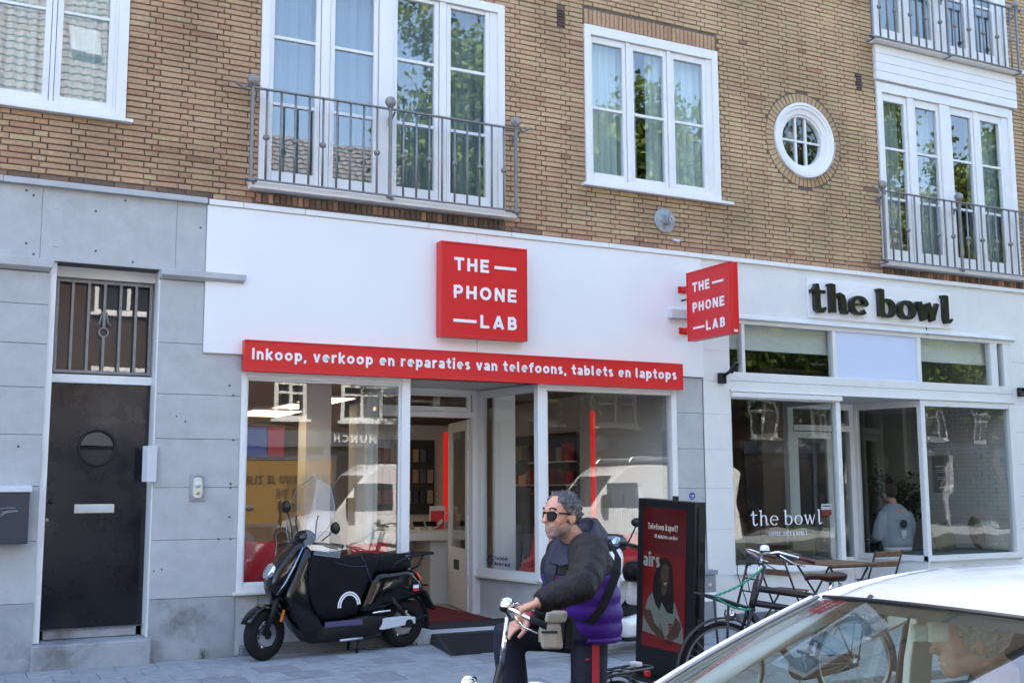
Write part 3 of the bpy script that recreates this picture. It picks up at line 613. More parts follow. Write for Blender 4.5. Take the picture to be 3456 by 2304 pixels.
# ------------------------------------------------------------------ phone shop front
ZS = 2.765
def stile(mb, p, q, z0, z1, w):
    """upright plank from plan point p to q"""
    mb.prism([(p[0], p[1], z0), (q[0], q[1], z0), (q[0] - w[0], q[1] - w[1], z0), (p[0] - w[0], p[1] - w[1], z0)], (0, 0, 0), (0, 0, z1 - z0))
SF = MB()
SF.box(2.655, 2.712, -.02, .09, .61, 2.74).box(4.335, 4.43, -.03, .09, .60, ZS - .012).box(2.712, 4.335, -.015, .09, 2.675, 2.752).box(2.712, 4.335, -.02, .09, .612, .682)
SHOPF = obj('shop_front', SF, 'white_paint', BLD, bevel=.006)
obj('window_ledge', MB().box(2.62, 4.44, -.06, .1, .585, .612), 'cream_paint', SHOPF, bevel=.005)
obj('glazing_bead', MB().box(2.712, 2.73, .01, .04, .682, 2.675).box(4.317, 4.335, .01, .04, .682, 2.675).box(2.73, 4.317, .01, .04, 2.655, 2.675).box(2.73, 4.317, .01, .04, .682, .70), 'white_paint', SHOPF, bevel=.003)
obj('pane', quad(2.70, 4.34, .042, .67, 2.69), 'glass_shop', SHOPF)
obj('stone_apron', MB().box(2.655, 4.43, .02, .12, .10, .585), 'stone', SHOPF)
obj('apron_block', MB().box(2.655, 2.87, .005, .03, .02, .585), 'stone', SHOPF, bevel=.004)
obj('kerb_stone', MB().box(2.70, 4.44, -.10, .12, .0, .115), 'stone_dark', SHOPF, bevel=.008)
# right display window and angled return
PC = (6.045, -.005); PD = (5.845, 1.27)
dv = Vector((PD[0] - PC[0], PD[1] - PC[1])); dl = dv.length; dn = dv / dl
RF = MB(); RF.box(5.95, 6.055, -.03, .07, .575, ZS - .012).box(7.755, 7.83, -.02, .09, .575, 2.745).box(6.055, 7.755, -.015, .09, 2.672, 2.75).box(6.055, 7.755, -.03, .09, .577, .665)
RWIN = obj('display_window', RF, 'white_paint', BLD, bevel=.006)
obj('pane', quad(6.04, 7.77, .04, .66, 2.68), 'glass_shop', RWIN)
def onret(s, off=0.0): return (PC[0] + dn.x * s + dn.y * off, PC[1] + dn.y * s - dn.x * off)
def retbox(mb, s0, s1, o0, o1, z0, z1):
    A, B, C_, D_ = onret(s0, o0), onret(s1, o0), onret(s1, o1), onret(s0, o1); mb.prism([(*A, z0), (*B, z0), (*C_, z0), (*D_, z0)], (0, 0, 0), (0, 0, z1 - z0))
rm = MB(); retbox(rm, .07, dl, -.05, .06, .577, .66); retbox(rm, .07, dl, -.035, .05, 2.665, 2.75); retbox(rm, dl - .10, dl, -.035, .05, .66, 2.665); retbox(rm, .0, .08, -.03, .05, .66, 2.665)
obj('return_frame', rm, 'white_paint', RWIN, bevel=.005)
A, B = onret(.07), onret(dl - .09); obj('return_pane', MB().add([(*A, .655), (*B, .655), (*B, 2.67), (*A, 2.67)], [(0, 1, 2, 3)]), 'glass_shop', RWIN)
am = MB(); retbox(am, .03, dl, .0, .16, .10, .577); am.box(6.02, 7.83, .03, .2, .10, .577); obj('stone_apron', am, 'stone', RWIN)
obj('window_ledge', MB().box(5.98, 7.83, -.07, .1, .548, .577), 'cream_paint', RWIN, bevel=.005)
lm = MB(); retbox(lm, .06, dl, -.075, .05, .55, .577); obj('return_ledge', lm, 'cream_paint', RWIN, bevel=.004)
obj('kerb_stone', MB().box(6.0, 7.83, -.10, .12, .0, .115), 'stone_dark', RWIN, bevel=.008)
# left return of the porch (seen through the left window)
LR = MB().box(4.40, 4.46, .09, 1.27, .60, .67).box(4.40, 4.46, .09, 1.27, 2.68, 2.75).box(4.39, 4.48, 1.2, 1.29, .12, 2.75); LRo = obj('porch_return', LR, 'white_paint', BLD, bevel=.004)
obj('pane', MB().add([(4.43, .09, .67), (4.43, 1.2, .67), (4.43, 1.2, 2.68), (4.43, .09, 2.68)], [(0, 1, 2, 3)]), 'glass_shop', LRo)
obj('stone_apron', MB().box(4.395, 4.47, .12, 1.2, .12, .60), 'stone', LRo)
# porch: soffit, floor, ramp mat
obj('porch_soffit', MB().box(4.33, 6.08, .0, 1.32, ZS, ZS + .08), 'cream_paint', BLD)
PF = obj('porch_floor', MB().prism([(4.44, -.12, .0), (6.02, -.12, .0), (5.86, 1.6, .0), (4.44, 1.6, .0)], (0, 0, 0), (0, 0, .125)), 'stone', BLD, bevel=.006)
mat('mat_rubber', (0.020, 0.021, 0.025), 0.8, bump=0.6, bscale=70)
mat('mat_red', (0.16, 0.012, 0.014), 0.95, bump=0.4, bscale=200)
RMp = thing('rubber_ramp', 'black ribbed rubber ramp in front of the phone shop step', 'ramp', (5, -.6, 0.02))
rmp = MB(); rmp.add([(4.62, -.13, .02), (6.15, -.13, .02), (6.32, -1.03, .02), (4.47, -1.0, .02), (4.64, -.13, .118), (6.13, -.13, .118), (6.14, -.30, .118), (4.62, -.30, .118)], [(0, 3, 2, 1), (4, 5, 6, 7), (0, 1, 5, 4), (1, 2, 6, 5), (2, 3, 7, 6), (3, 0, 4, 7)])
keep(obj('ramp_body', rmp, 'mat_rubber', RMp))
rib = MB()
for k in range(30):
    t = k / 30; y = -.31 - .70 * t; z = .118 - .098 * t + .001; xl = 4.62 - .15 * t + .03; xr = 6.14 + .18 * t - .03; rib.box(xl, xr, y - .007, y, z - .004, z + .003)
keep(obj('ramp_rib', rib, 'mat_rubber', RMp))
tag(obj('door_mat', MB().prism([(4.75, .12, .126), (5.85, .10, .126), (5.83, .62, .126), (4.75, .62, .126)], (0, 0, 0), (0, 0, .012)), 'mat_rubber'), 'dark rubber door mat on the porch of the phone shop', 'mat')
tag(obj('entrance_carpet', MB().box(4.75, 5.72, .66, 3.2, .126, .138), 'mat_red'), 'red carpet running through the open shop door', 'carpet')
# door frame of the shop with transom, open leaf
YD = 1.3
jz = [2.76, 2.70, 2.565, 2.494, 2.426]
DF = MB().box(5.75, 5.86, YD - .05, YD + .05, .125, ZS).box(4.47, 4.55, YD - .05, YD + .05, .125, ZS).box(4.55, 5.75, YD - .04, YD + .05, 2.70, ZS).box(4.55, 5.75, YD - .06, YD + .05, jz[4], jz[3])
SD = obj('shop_door', DF, 'white_paint', BLD, bevel=.006)
tf = MB(); ringbox(tf, 4.56, 5.74, 2.496, 2.698, .05, YD - .03, YD + .02, .06, .02); obj('transom_frame', tf, 'white_paint', SD, bevel=.005)
obj('transom_pane', quad(4.6, 5.7, YD, 2.55, 2.685), 'glass_shop', SD)
H_ = Vector((5.73, YD + .06)); ang = R(101); LD = Vector((-math.cos(ang), math.sin(ang))); LN = Vector((LD.y, -LD.x)); LW = 1.02
def leafbox(mb, s0, s1, o0, o1, z0, z1):
    c = [H_ + LD * s + LN * o for s, o in ((s0, o0), (s1, o0), (s1, o1), (s0, o1))]; mb.prism([(p.x, p.y, z0) for p in c], (0, 0, 0), (0, 0, z1 - z0))
lf = MB(); leafbox(lf, 0, .11, 0, .045, .14, 2.415); leafbox(lf, LW - .11, LW, 0, .045, .14, 2.415); leafbox(lf, .11, LW - .11, 0, .045, 2.29, 2.415); leafbox(lf, .11, LW - .11, 0, .045, .14, .86)
obj('door_leaf', lf, 'white_paint', SD, bevel=.004)
A = H_ + LD * .1 + LN * .022; B = H_ + LD * (LW - .1) + LN * .022; obj('door_pane', MB().add([(A.x, A.y, .85), (B.x, B.y, .85), (B.x, B.y, 2.3), (A.x, A.y, 2.3)], [(0, 1, 2, 3)]), 'glass_shop', SD)
lt = MB(); leafbox(lt, .42, .68, -.006, .0, .60, .72); obj('letter_slot', lt, 'black_plastic', SD)
hd = MB()
for zz in (1.16, 1.28): A = H_ + LD * (LW - .05) + LN * -.005; B = A - LN * .05; hd.tube([(A.x, A.y, zz), (B.x, B.y, zz), (B.x - LD.x * .1, B.y - LD.y * .1, zz)], .009, 8)
obj('door_handle', hd, 'chrome', SD, smooth=True)
for zz in (.45, 1.28, 2.05): obj('hinge', MB().lathe([(.013, 0), (.013, .12)], (5.745, YD + .045, zz), 'z', 10), 'light_grey', SD)

# ------------------------------------------------------------------ corner bowl shop front
BF = obj('bowl_fascia', MB().box(8.242, XR, -.012, .3, 3.655, 4.37).box(13.66, XR, -.012, .3, 0, 3.655), 'bowl_white', BLD)
obj('cornice_strip', MB().add([(8.63, -.012, 3.645), (13.75, -.012, 3.645), (13.75, -.06, 3.66), (8.63, -.06, 3.66), (13.75, -.05, 3.70), (8.63, -.05, 3.70), (13.75, -.012, 3.715), (8.63, -.012, 3.715)], [(0, 1, 2, 3), (3, 2, 4, 5), (5, 4, 6, 7)]), 'bowl_white', BF)
tl = MB()
for k, zz in enumerate((3.35, 2.79, 2.35, 1.9, 1.45, 1.0, .5)): tl.box(13.69, 16, -.0135, -.011, zz - .0015, zz + .0015)
obj('tile_joint', tl, 'joint', BF)
TR = MB().box(8.62, 13.67, -.01, .1, 3.60, 3.655).box(8.62, 13.67, -.012, .12, 2.78, 2.995)
for (a_, b_) in ((8.62, 8.645), (8.84, 8.89), (10.325, 10.385), (11.835, 11.905), (13.27, 13.405), (13.53, 13.67)): TR.box(a_, b_, -.008, .09, 2.995, 3.60)
TRo = obj('transom_window', TR, 'bowl_white', BLD, bevel=.005)
for (a_, b_) in ((8.643, 8.842), (8.888, 10.327), (11.903, 13.272), (13.403, 13.532)): obj('pane', quad(a_, b_, .035, 2.99, 3.605), 'glass_bowl', TRo)
obj('blank_panel', MB().box(10.383, 11.837, .012, .03, 2.99, 3.605), 'blue_panel', TRo)
obj('beam_groove', MB().box(8.63, 13.66, -.014, -.008, 2.885, 2.889), 'joint', TRo)
obj('drip_strip', MB().box(8.63, 13.70, -.035, .02, 2.752, 2.78), 'bowl_white', TRo, bevel=.004)
obj('awning_strip', MB().box(8.632, 10.41, -.06, .02, 2.683, 2.74), 'bowl_white', TRo, bevel=.005)
LB = MB().box(8.62, 8.648, -.01, .09, .58, 2.75).box(10.325, 10.40, -.02, .07, .58, 2.75).box(8.648, 10.325, -.01, .09, 2.665, 2.75).box(8.62, 10.40, -.03, .09, .59, .658)
LBo = obj('cafe_window', LB, 'bowl_white', BLD, bevel=.005)
obj('pane', quad(8.64, 10.33, .04, .65, 2.67), 'glass_bowl', LBo); obj('sill', MB().box(8.61, 10.42, -.07, .1, .555, .59), 'bowl_white', LBo, bevel=.005)
obj('apron', MB().box(8.62, 10.40, .0, .12, .10, .555), 'bowl_white', LBo); obj('apron_panel', MB().box(8.62, 8.95, -.012, .0, .02, .555), 'bowl_white', LBo, bevel=.003)
obj('kerb_stone', MB().box(8.62, 10.42, -.08, .12, 0, .10), 'stone_dark', LBo, bevel=.006)
QC = (11.875, 0.0); QD = (11.62, 1.05); ev = Vector((QD[0] - QC[0], QD[1] - QC[1])); el = ev.length; en = ev / el
def q2(s, off=0.0): return (QC[0] + en.x * s + en.y * off, QC[1] + en.y * s - en.x * off)
def bbox(mb, s0, s1, o0, o1, z0, z1):
    c = [q2(s0, o0), q2(s1, o0), q2(s1, o1), q2(s0, o1)]; mb.prism([(*p, z0) for p in c], (0, 0, 0), (0, 0, z1 - z0))
RB = MB().box(11.835, 11.91, -.02, .06, .60, 2.75).box(13.575, 13.665, -.015, .09, .60, 2.75).box(11.91, 13.575, -.012, .09, 2.67, 2.75).box(11.835, 13.665, -.035, .09, .60, .675)
bbox(RB, .06, el, -.03, .05, 2.66, 2.75); bbox(RB, .06, el, -.05, .06, .60, .675); bbox(RB, el - .09, el, -.03, .05, .675, 2.66)
RBo = obj('cafe_bay_window', RB, 'bowl_white', BLD, bevel=.005)
obj('pane', quad(11.905, 13.58, .04, .67, 2.675), 'glass_bowl', RBo); A, B = q2(.05), q2(el - .08)
obj('return_pane', MB().add([(*A, .67), (*B, .67), (*B, 2.665), (*A, 2.665)], [(0, 1, 2, 3)]), 'glass_bowl', RBo)
ap = MB().box(11.86, 13.70, .01, .15, .10, .60); bbox(ap, .02, el, .0, .14, .10, .60); obj('apron', ap, 'bowl_white', RBo)
obj('kerb_stone', MB().box(11.82, 14, -.08, .12, 0, .10), 'stone_dark', RBo, bevel=.006)
LP = MB().box(10.36, 10.42, .07, 1.0, .6, .66).box(10.36, 10.42, .07, 1.0, 2.67, 2.75); LPo = obj('cafe_porch_return', LP, 'bowl_white', BLD)
obj('pane', MB().add([(10.39, .07, .66), (10.39, 1.0, .66), (10.39, 1.0, 2.67), (10.39, .07, 2.67)], [(0, 1, 2, 3)]), 'glass_bowl', LPo); obj('apron', MB().box(10.35, 10.43, .1, 1.0, .1, .6), 'bowl_white', LPo)
obj('cafe_porch_soffit', MB().box(10.3, 11.95, .0, 1.12, 2.752, 2.83), 'bowl_white', BLD); obj('cafe_porch_floor', MB().box(10.42, 11.9, -.08, 1.2, 0, .105), 'stone', BLD)
CD = MB().box(11.52, 11.64, 1.0, 1.1, .10, 2.75).box(10.40, 10.50, 1.0, 1.1, .10, 2.75).box(10.5, 11.52, 1.0, 1.1, 2.66, 2.75).box(10.5, 11.52, .99, 1.1, 2.36, 2.44).box(11.22, 11.28, 1.0, 1.1, .10, 2.66)
CDo = obj('cafe_door', CD, 'bowl_white', BLD, bevel=.005)
lf = MB(); ringbox(lf, 10.51, 11.21, .12, 2.35, .09, 1.03, 1.075, .35); obj('door_leaf', lf, 'bowl_white', CDo, bevel=.004)
obj('door_pane', quad(10.6, 11.12, 1.05, .47, 2.26), 'glass_bowl', CDo); obj('side_pane', quad(11.28, 11.52, 1.05, .62, 2.36), 'glass_bowl', CDo); obj('side_apron', MB().box(11.28, 11.52, 1.02, 1.08, .1, .62), 'bowl_white', CDo)
obj('transom_pane', quad(10.5, 11.52, 1.05, 2.44, 2.66), 'glass_bowl', CDo)
obj('cafe_lintel', MB().box(8.25, 14.2, .13, .32, 2.79, 2.98).box(8.25, 14.2, .10, .32, 3.61, 3.68), 'bowl_white', BLD)
# ------------------------------------------------------------------ rooms behind the shop fronts
mat('shop_wall', (0.40, 0.33, 0.27), 0.85); mat('shop_floor', (0.42, 0.39, 0.34), 0.35, var=0.05, vscale=4); mat('shop_ceiling', (0.20, 0.16, 0.14), 0.9)
mat('shop_white', (0.78, 0.77, 0.75), 0.5); mat('shop_light', (0.66, 0.63, 0.58), 0.8)
mat('led_panel', (1, 1, 1), 0.5, emit=(1.0, 0.80, 0.50), estr=0.75); mat('led_red', (0.5, 0.01, 0.01), 0.5, emit=(1.0, 0.02, 0.02), estr=0.075)
mat('screen', (0.01, 0.012, 0.03), 0.2, emit=(0.03, 0.06, 0.22), estr=0.10); mat('screen_red', (0.2, 0.01, 0.02), 0.3, emit=(0.5, 0.03, 0.05), estr=0.04)
mat('cushion_red', (0.55, 0.012, 0.016), 0.75, var=0.08, vscale=7, sheen=.2, bump=.25, bscale=9, bdist=.02); mat('green_cloth', (0.075, 0.085, 0.038), 0.9, var=0.1, vscale=7, bump=.3, bscale=8, bdist=.02); mat('bench_green', (0.055, 0.075, 0.06), 0.85)
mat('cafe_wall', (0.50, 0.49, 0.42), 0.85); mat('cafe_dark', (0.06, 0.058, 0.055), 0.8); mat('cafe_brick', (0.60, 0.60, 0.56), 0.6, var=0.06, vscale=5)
mat('wood_dark', (0.12, 0.065, 0.03), 0.5, var=0.3, vscale=12); mat('leaf', (0.035, 0.055, 0.022), 0.6); mat('soil_pot', (0.25, 0.22, 0.18), 0.8); mat('bark', (0.12, 0.09, 0.06), 0.9)
ROOM = struct(obj('phone_shop_room', MB().box(2.45, 2.65, .1, 6.1, .12, 2.86).box(2.45, 8.1, 6.0, 6.2, .12, 2.86), 'shop_wall'))
struct(obj('phone_shop_side_wall', MB().box(7.95, 8.15, .1, 6.0, .12, 2.86), 'shop_white'))
struct(obj('phone_shop_floor', MB().box(2.65, 7.95, .12, 6.0, .0, .12), 'shop_floor')); struct(obj('phone_shop_ceiling', MB().box(2.45, 8.15, .33, 6.2, 2.86, 3.0), 'shop_ceiling'))
# window benches of the phone shop
for (a_, b_) in ((2.66, 4.39), (6.06, 7.94)):
    B_ = tag(obj('window_bench', MB().box(a_, b_, .1, .75, .12, .64), 'shop_white', bevel=.01), 'white bench in the %s display window of the phone shop' % ('left' if a_ < 4 else 'right'), 'bench')
    if a_ > 4: obj('seat_pad', MB().box(a_ + .02, b_ - .1, .12, .7, .641, .70), 'cushion_red', B_, bevel=.02)
def cushion(name, label, c, w, h, t, rot, m, group=None):
    mb = MB(); n = 10; V = {}
    for side in (1, -1):
        for i in range(n + 1):
            for j in range(n + 1):
                u, v = i / n * 2 - 1, j / n * 2 - 1
                e = (max(0, 1 - abs(u) ** 2.6) * max(0, 1 - abs(v) ** 2.6)) ** .5; pin = 1 - .09 * (1 - abs(u)) * (abs(v) > .01) * abs(v) ** 3
                V[side, i, j] = (u * w / 2 * (1 - .08 * (1 - v * v) * u * u), side * t / 2 * e, v * h / 2 * (1 - .08 * (1 - u * u) * v * v) + .0)
    for side in (1, -1):
        g = [V[side, i, j] for i in range(n + 1) for j in range(n + 1)]
        mb.add(g, [((i) * (n + 1) + j, (i + 1) * (n + 1) + j, (i + 1) * (n + 1) + j + 1, i * (n + 1) + j + 1) for i in range(n) for j in range(n)])
    o = obj(name, mb, m, None, smooth=True); o.location = c; o.rotation_euler = rot; return tag(o, label, 'cushion', group)
cushion('cushion', 'red cushion upright in the left corner of the phone shop window', (2.92, .40, .86), .50, .46, .17, (R(-12), R(3), R(6)), 'cushion_red')
cushion('cushion', 'red cushion behind the black scooter seat in the left shop window', (4.18, .45, .84), .42, .40, .16, (R(-15), R(-2), R(-8)), 'cushion_red')
cushion('cushion', 'red cushion lying flat by the angled shop window pane', (6.30, .42, .77), .48, .40, .17, (R(76), R(4), R(18)), 'cushion_red')
cushion('cushion', 'red cushion standing behind the white window corner post', (6.42, .60, .90), .44, .42, .15, (R(-14), R(14), R(-12)), 'cushion_red')
cushion('cushion', 'red cushion leaning in the right shop window beside the black kiosk', (7.50, .45, .87), .48, .42, .17, (R(-20), R(-6), R(4)), 'cushion_red')
tag(obj('shop_pillar', MB().box(3.80, 4.10, 1.6, 1.9, .12, 2.86), 'shop_white'), 'white pillar standing inside the left shop window', 'pillar')
tag(obj('display_board', MB().box(5.93, 6.21, 1.02, 1.08, .12, 2.75), 'shop_white', bevel=.004), 'tall white display board behind the angled shop window', 'board')
tag(obj('display_cabinet', MB().box(4.47, 4.72, 1.75, 2.05, .12, 2.6), 'shop_white', bevel=.004), 'white display cabinet just left of the shop doorway', 'cabinet')
for k, (x0, x1, y0, y1, zz, lb) in enumerate(((3.05, 3.62, 1.1, 2.1, 2.44, 'lowest'), (3.75, 4.3, 2.2, 3.2, 2.60, 'middle'), (4.35, 4.9, 3.0, 4.1, 2.76, 'farthest'))):
    T_ = thing('ceiling_light', '%s of the lit warm panel lights hanging in the phone shop' % lb, 'light', ((x0 + x1) / 2, (y0 + y1) / 2, zz), 0, 'panel lights in the phone shop')
    keep(obj('frame', MB().box(x0, x1, y0, y1, zz, zz + .025), 'shop_white', T_)); keep(obj('diffuser', MB().box(x0 + .02, x1 - .02, y0 + .02, y1 - .02, zz - .006, zz - .001), 'led_panel', T_))
    w = MB()
    for dx in (x0 + .05, x1 - .05): w.tube([(dx, (y0 + y1) / 2, zz + .02), (dx, (y0 + y1) / 2, 2.86)], .003, 4)
    keep(obj('hanger', w, 'steel', T_))
TV = thing('wall_screen', 'dim blue and red screen hanging in the left shop window', 'screen', (3.25, 1.1, 1.92)); keep(obj('housing', MB().box(2.98, 3.42, 1.12, 1.16, 1.92, 2.28), 'black_plastic', TV, bevel=.005)); keep(obj('display', MB().box(2.99, 3.22, 1.112, 1.119, 1.94, 2.26), 'screen', TV)); keep(obj('red_display', MB().box(3.23, 3.41, 1.112, 1.119, 1.94, 2.26), 'screen_red', TV))
CT = thing('display_counter', 'white phone counter just inside the open shop door', 'counter', (5.6, 2.6, .12)); keep(obj('counter_top', MB().box(4.9, 6.3, 2.45, 3.3, .93, 1.04), 'shop_white', CT, bevel=.006)); keep(obj('counter_leg', MB().box(5.78, 6.15, 2.6, 3.2, .12, .93), 'shop_white', CT, bevel=.006)); keep(obj('back_panel', MB().box(4.9, 5.78, 3.1, 3.2, .12, .93), 'shop_light', CT))
def phone_stand(x, y, k):
    T_ = thing('demo_phone', '%s demo phone on a stand on the shop counter' % ['leftmost', 'second', 'third'][k], 'phone', (x, y, 1.04), 0, 'demo phones on the counter')
    obj('stand', MB().prism([(-.03, 0, 0), (.03, 0, 0), (.02, .02, .07), (-.02, .02, .07)], (0, 0, 0), (0, .03, 0)), 'shop_white', T_); o = obj('phone_body', MB().box(-.075, .075, -.04, -.03, .0, .075), 'black_plastic', T_, bevel=.003); o.rotation_euler = (R(-35), 0, 0); o.location = (0, 0, .045)
for k, x in enumerate((5.42, 5.62, 5.80)): phone_stand(x, 2.62, k)
SG = thing('counter_sign', 'small red and white poster stand on the shop counter', 'sign', (5.93, 2.7, 1.04)); keep(obj('backing', MB().box(5.83, 6.05, 2.74, 2.75, 1.04, 1.36), 'shop_white', SG)); keep(obj('print', MB().box(5.845, 6.035, 2.735, 2.7395, 1.06, 1.30), 'red_bright', SG)); keep(obj('print_hand', MB().prism([(5.86, 2.733, 1.07), (6.0, 2.733, 1.20), (6.02, 2.733, 1.15), (5.92, 2.733, 1.07)], (0, 0, 0), (0, .001, 0)), 'shop_light', SG))
# product wall: dark recess with hanging phone cases
mat('case_red', (0.35, 0.02, 0.02), 0.5); mat('case_dark', (0.03, 0.035, 0.045), 0.4); mat('case_grey', (0.12, 0.13, 0.15), 0.5); mat('case_tan', (0.42, 0.33, 0.22), 0.6)
PW = thing('product_wall', 'dark wall panel hung with phone cases seen through the shop door', 'display', (6.3, 5.0, 1.2))
keep(obj('surround', MB().box(5.6, 7.3, 5.0, 5.1, .12, 2.55), 'shop_light', PW)); keep(obj('recess', MB().box(5.7, 6.85, 4.97, 4.995, 1.2, 2.32), 'cafe_dark', PW)); keep(obj('led_strip', MB().box(7.02, 7.08, 4.96, 4.99, 1.1, 2.44), 'led_red', PW))
for r_ in range(3):
    for c in range(9):
        x = 5.76 + c * .12; z0 = 1.36 + r_ * .31; red = c < 6
        keep(obj('phone_case', MB().box(x, x + .095, 4.93, 4.955, z0, z0 + .2), random.choice(['case_red', 'case_red', 'case_tan']) if red else random.choice(['case_dark', 'case_grey', 'case_tan']), PW, bevel=.006))
PW2 = thing('accessory_wall', 'dark shelf of hanging accessories behind the right shop window', 'display', (7.9, 2.7, 1.2)); keep(obj('back_panel', MB().box(7.90, 7.945, 2.45, 4.9, .8, 2.36), 'cafe_dark', PW2))
for r_ in range(4):
    keep(obj('shelf', MB().box(7.72, 7.90, 2.46, 4.85, .98 + r_ * .32, 1.0 + r_ * .32), 'shop_light', PW2))
    for c in range(14):
        y = 2.5 + c * .165; keep(obj('package', MB().box(7.76, 7.88, y, y + .13, 1.001 + r_ * .32, 1.0 + r_ * .32 + random.uniform(.16, .26)), random.choice(['case_dark', 'case_dark', 'case_grey', 'case_tan', 'case_red']), PW2))
L2 = tag(obj('led_strip', MB().box(7.915, 7.949, 2.06, 2.11, .80, 2.62), 'led_red'), 'vertical red light strip on the side wall behind the right shop window', 'light')
RD = thing('radiator', 'white ribbed radiator on the side wall behind the right shop window', 'radiator', (7.9, 1.2, .8)); keep(obj('radiator_panel', MB().box(7.86, 7.94, .88, 1.5, .82, 1.6), 'shop_white', RD, bevel=.008))
for k in range(15): y = .90 + k * .0405; keep(obj('rib', MB().box(7.845, 7.86, y, y + .022, .86, 1.57), 'shop_white', RD))
keep(obj('heat_meter', MB().box(7.835, 7.846, 1.17, 1.21, 1.38, 1.5), 'light_grey', RD))
for k, x in enumerate((4.9, 5.35)): tag(obj('spotlight', MB().lathe([(.045, 0), (.045, .16), (.03, .18)], (x + .25, 2.0, 2.62), 'z', 14), 'shop_white', smooth=True, auto=40), '%s white cylinder spotlight behind the transom above the shop door' % ['left', 'right'][k], 'spotlight')

# ------------------------------------------------------------------ café room
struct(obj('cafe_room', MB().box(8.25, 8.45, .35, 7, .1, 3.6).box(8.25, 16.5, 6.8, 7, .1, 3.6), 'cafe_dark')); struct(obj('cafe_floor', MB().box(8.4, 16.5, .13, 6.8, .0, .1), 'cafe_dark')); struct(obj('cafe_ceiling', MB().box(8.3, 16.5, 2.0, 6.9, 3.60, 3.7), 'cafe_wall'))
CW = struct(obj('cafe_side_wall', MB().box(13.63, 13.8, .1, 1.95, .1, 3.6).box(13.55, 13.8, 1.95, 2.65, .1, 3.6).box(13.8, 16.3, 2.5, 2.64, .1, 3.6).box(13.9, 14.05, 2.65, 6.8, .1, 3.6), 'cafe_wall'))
cb = MB()
for i in range(46):
    z = .62 + i * .0625; y = .10 - (.11 if i % 2 else 0)
    while y < 1.95:
        a_, b_ = max(.1, y + .004), min(1.95, y + .216)
        if b_ - a_ > .03: j = random.uniform(0, .006); cb.box(13.612 + j, 13.635, a_, b_, z + .004, z + .0585)
        y += .22
stuff(obj('painted_brick', cb, 'cafe_brick', CW))
tag(obj('arch_opening', MB().prism([(13.0, 3.9, .1), (13.9, 3.9, .1)] + [(13.45 + .45 * math.cos(R(t)), 3.9, 1.9 + .45 * math.sin(R(t))) for t in range(0, 181, 15)], (0, 0, 0), (0, .05, 0)), 'black_matte'), 'dark arched doorway at the back of the café', 'doorway')
tag(obj('back_partition', MB().box(12.4, 13.9, 3.96, 4.1, .1, 3.6), 'shop_wall'), 'brown partition wall around the arch in the café', 'wall')
for (a_, b_, nm) in ((8.66, 10.33, 'left'), (11.92, 13.6, 'right')):
    B_ = tag(obj('window_bench', MB().box(a_, b_, .12, .85 if nm == 'left' else .95, .1, .60), 'cafe_wall', bevel=.01), 'bench built into the %s café window' % nm, 'bench')
    obj('seat_pad', MB().box(a_ + .01, b_ - .01, .125, .84 if nm == 'left' else .94, .601, .70), 'bench_green', B_, bevel=.025)
cushion('cushion', 'large green cushion in the left corner of the café window', (8.90, .45, .96), .55, .54, .2, (R(-10), R(4), R(4)), 'green_cloth')
cushion('cushion', 'green cushion at the right end of the left café window', (10.12, .48, .92), .42, .46, .18, (R(-18), R(16), R(-16)), 'green_cloth')
cushion('cushion', 'green cushion beside the white corner post of the café bay', (12.62, .42, .89), .42, .40, .18, (R(-16), R(-4), R(6)), 'green_cloth')
cushion('cushion', 'green cushion leaning at the right end of the café bay window', (13.38, .50, .93), .40, .46, .2, (R(-12), R(10), R(40)), 'green_cloth')
PO = thing('wall_poster', 'dark menu poster with small white text on the painted brick wall', 'poster', (13.6, 1.3, 1.5)); keep(obj('sheet', MB().box(13.600, 13.606, 1.13, 1.45, 1.50, 2.04), 'case_grey', PO))
for k, (w, zz) in enumerate(((.2, 1.88), (.16, 1.83), (.17, 1.80), (.14, 1.72), (.15, 1.69), (.1, 1.56))): keep(obj('text_line', MB().box(13.598, 13.5998, 1.29 - w / 2, 1.29 + w / 2, zz, zz + (.022 if k in (0, 5) else .011)), 'letter_white', PO))
tag(obj('bulkhead', MB().box(8.46, 13.62, .14, .18, 3.30, 3.608), 'bowl_white'), 'pale bulkhead behind the café transom panes', 'bulkhead')
# potted olive tree
PT = thing('potted_tree', 'leafy olive tree in a pot behind the café bay window', 'plant', (13.05, 1.65, .1))
obj('pot', MB().lathe([(0, 0), (.16, 0), (.2, .34), (.18, .34), (.17, .3), (0, .3)], (0, 0, 0), 'z', 20), 'soil_pot', PT, smooth=True, auto=40)
tr = MB().tube([(0, 0, .28), (.02, .0, .7), (-.01, .01, 1.1), (.0, .0, 1.5)], [.022, .018, .015, .008], 8); lv = MB()
for k in range(30):
    a = random.uniform(0, 2 * PI); z0 = random.uniform(.7, 1.45); L = random.uniform(.22, .46); e = Vector((math.cos(a) * L, math.sin(a) * L, z0 + random.uniform(.05, .38))); tr.tube([(0, 0, z0), (e.x * .5, e.y * .5, z0 + (e.z - z0) * .6), e], [.007, .005, .002], 5)
    for q in range(44):
        t = random.uniform(.25, 1.05); c = Vector((e.x * t, e.y * t, z0 + (e.z - z0) * t)) + Vector([random.gauss(0, .035) for _ in range(3)]); d = Vector([random.gauss(0, 1) for _ in range(3)]).normalized(); s_ = d.cross(Vector([random.gauss(0, 1) for _ in range(3)])).normalized() * .014
        lv.add([c - d * .042, c + s_, c + d * .042, c - s_], [(0, 1, 2, 3)])
obj('trunk', tr, 'bark', PT, smooth=True); stuff(obj('foliage', lv, 'leaf', PT))
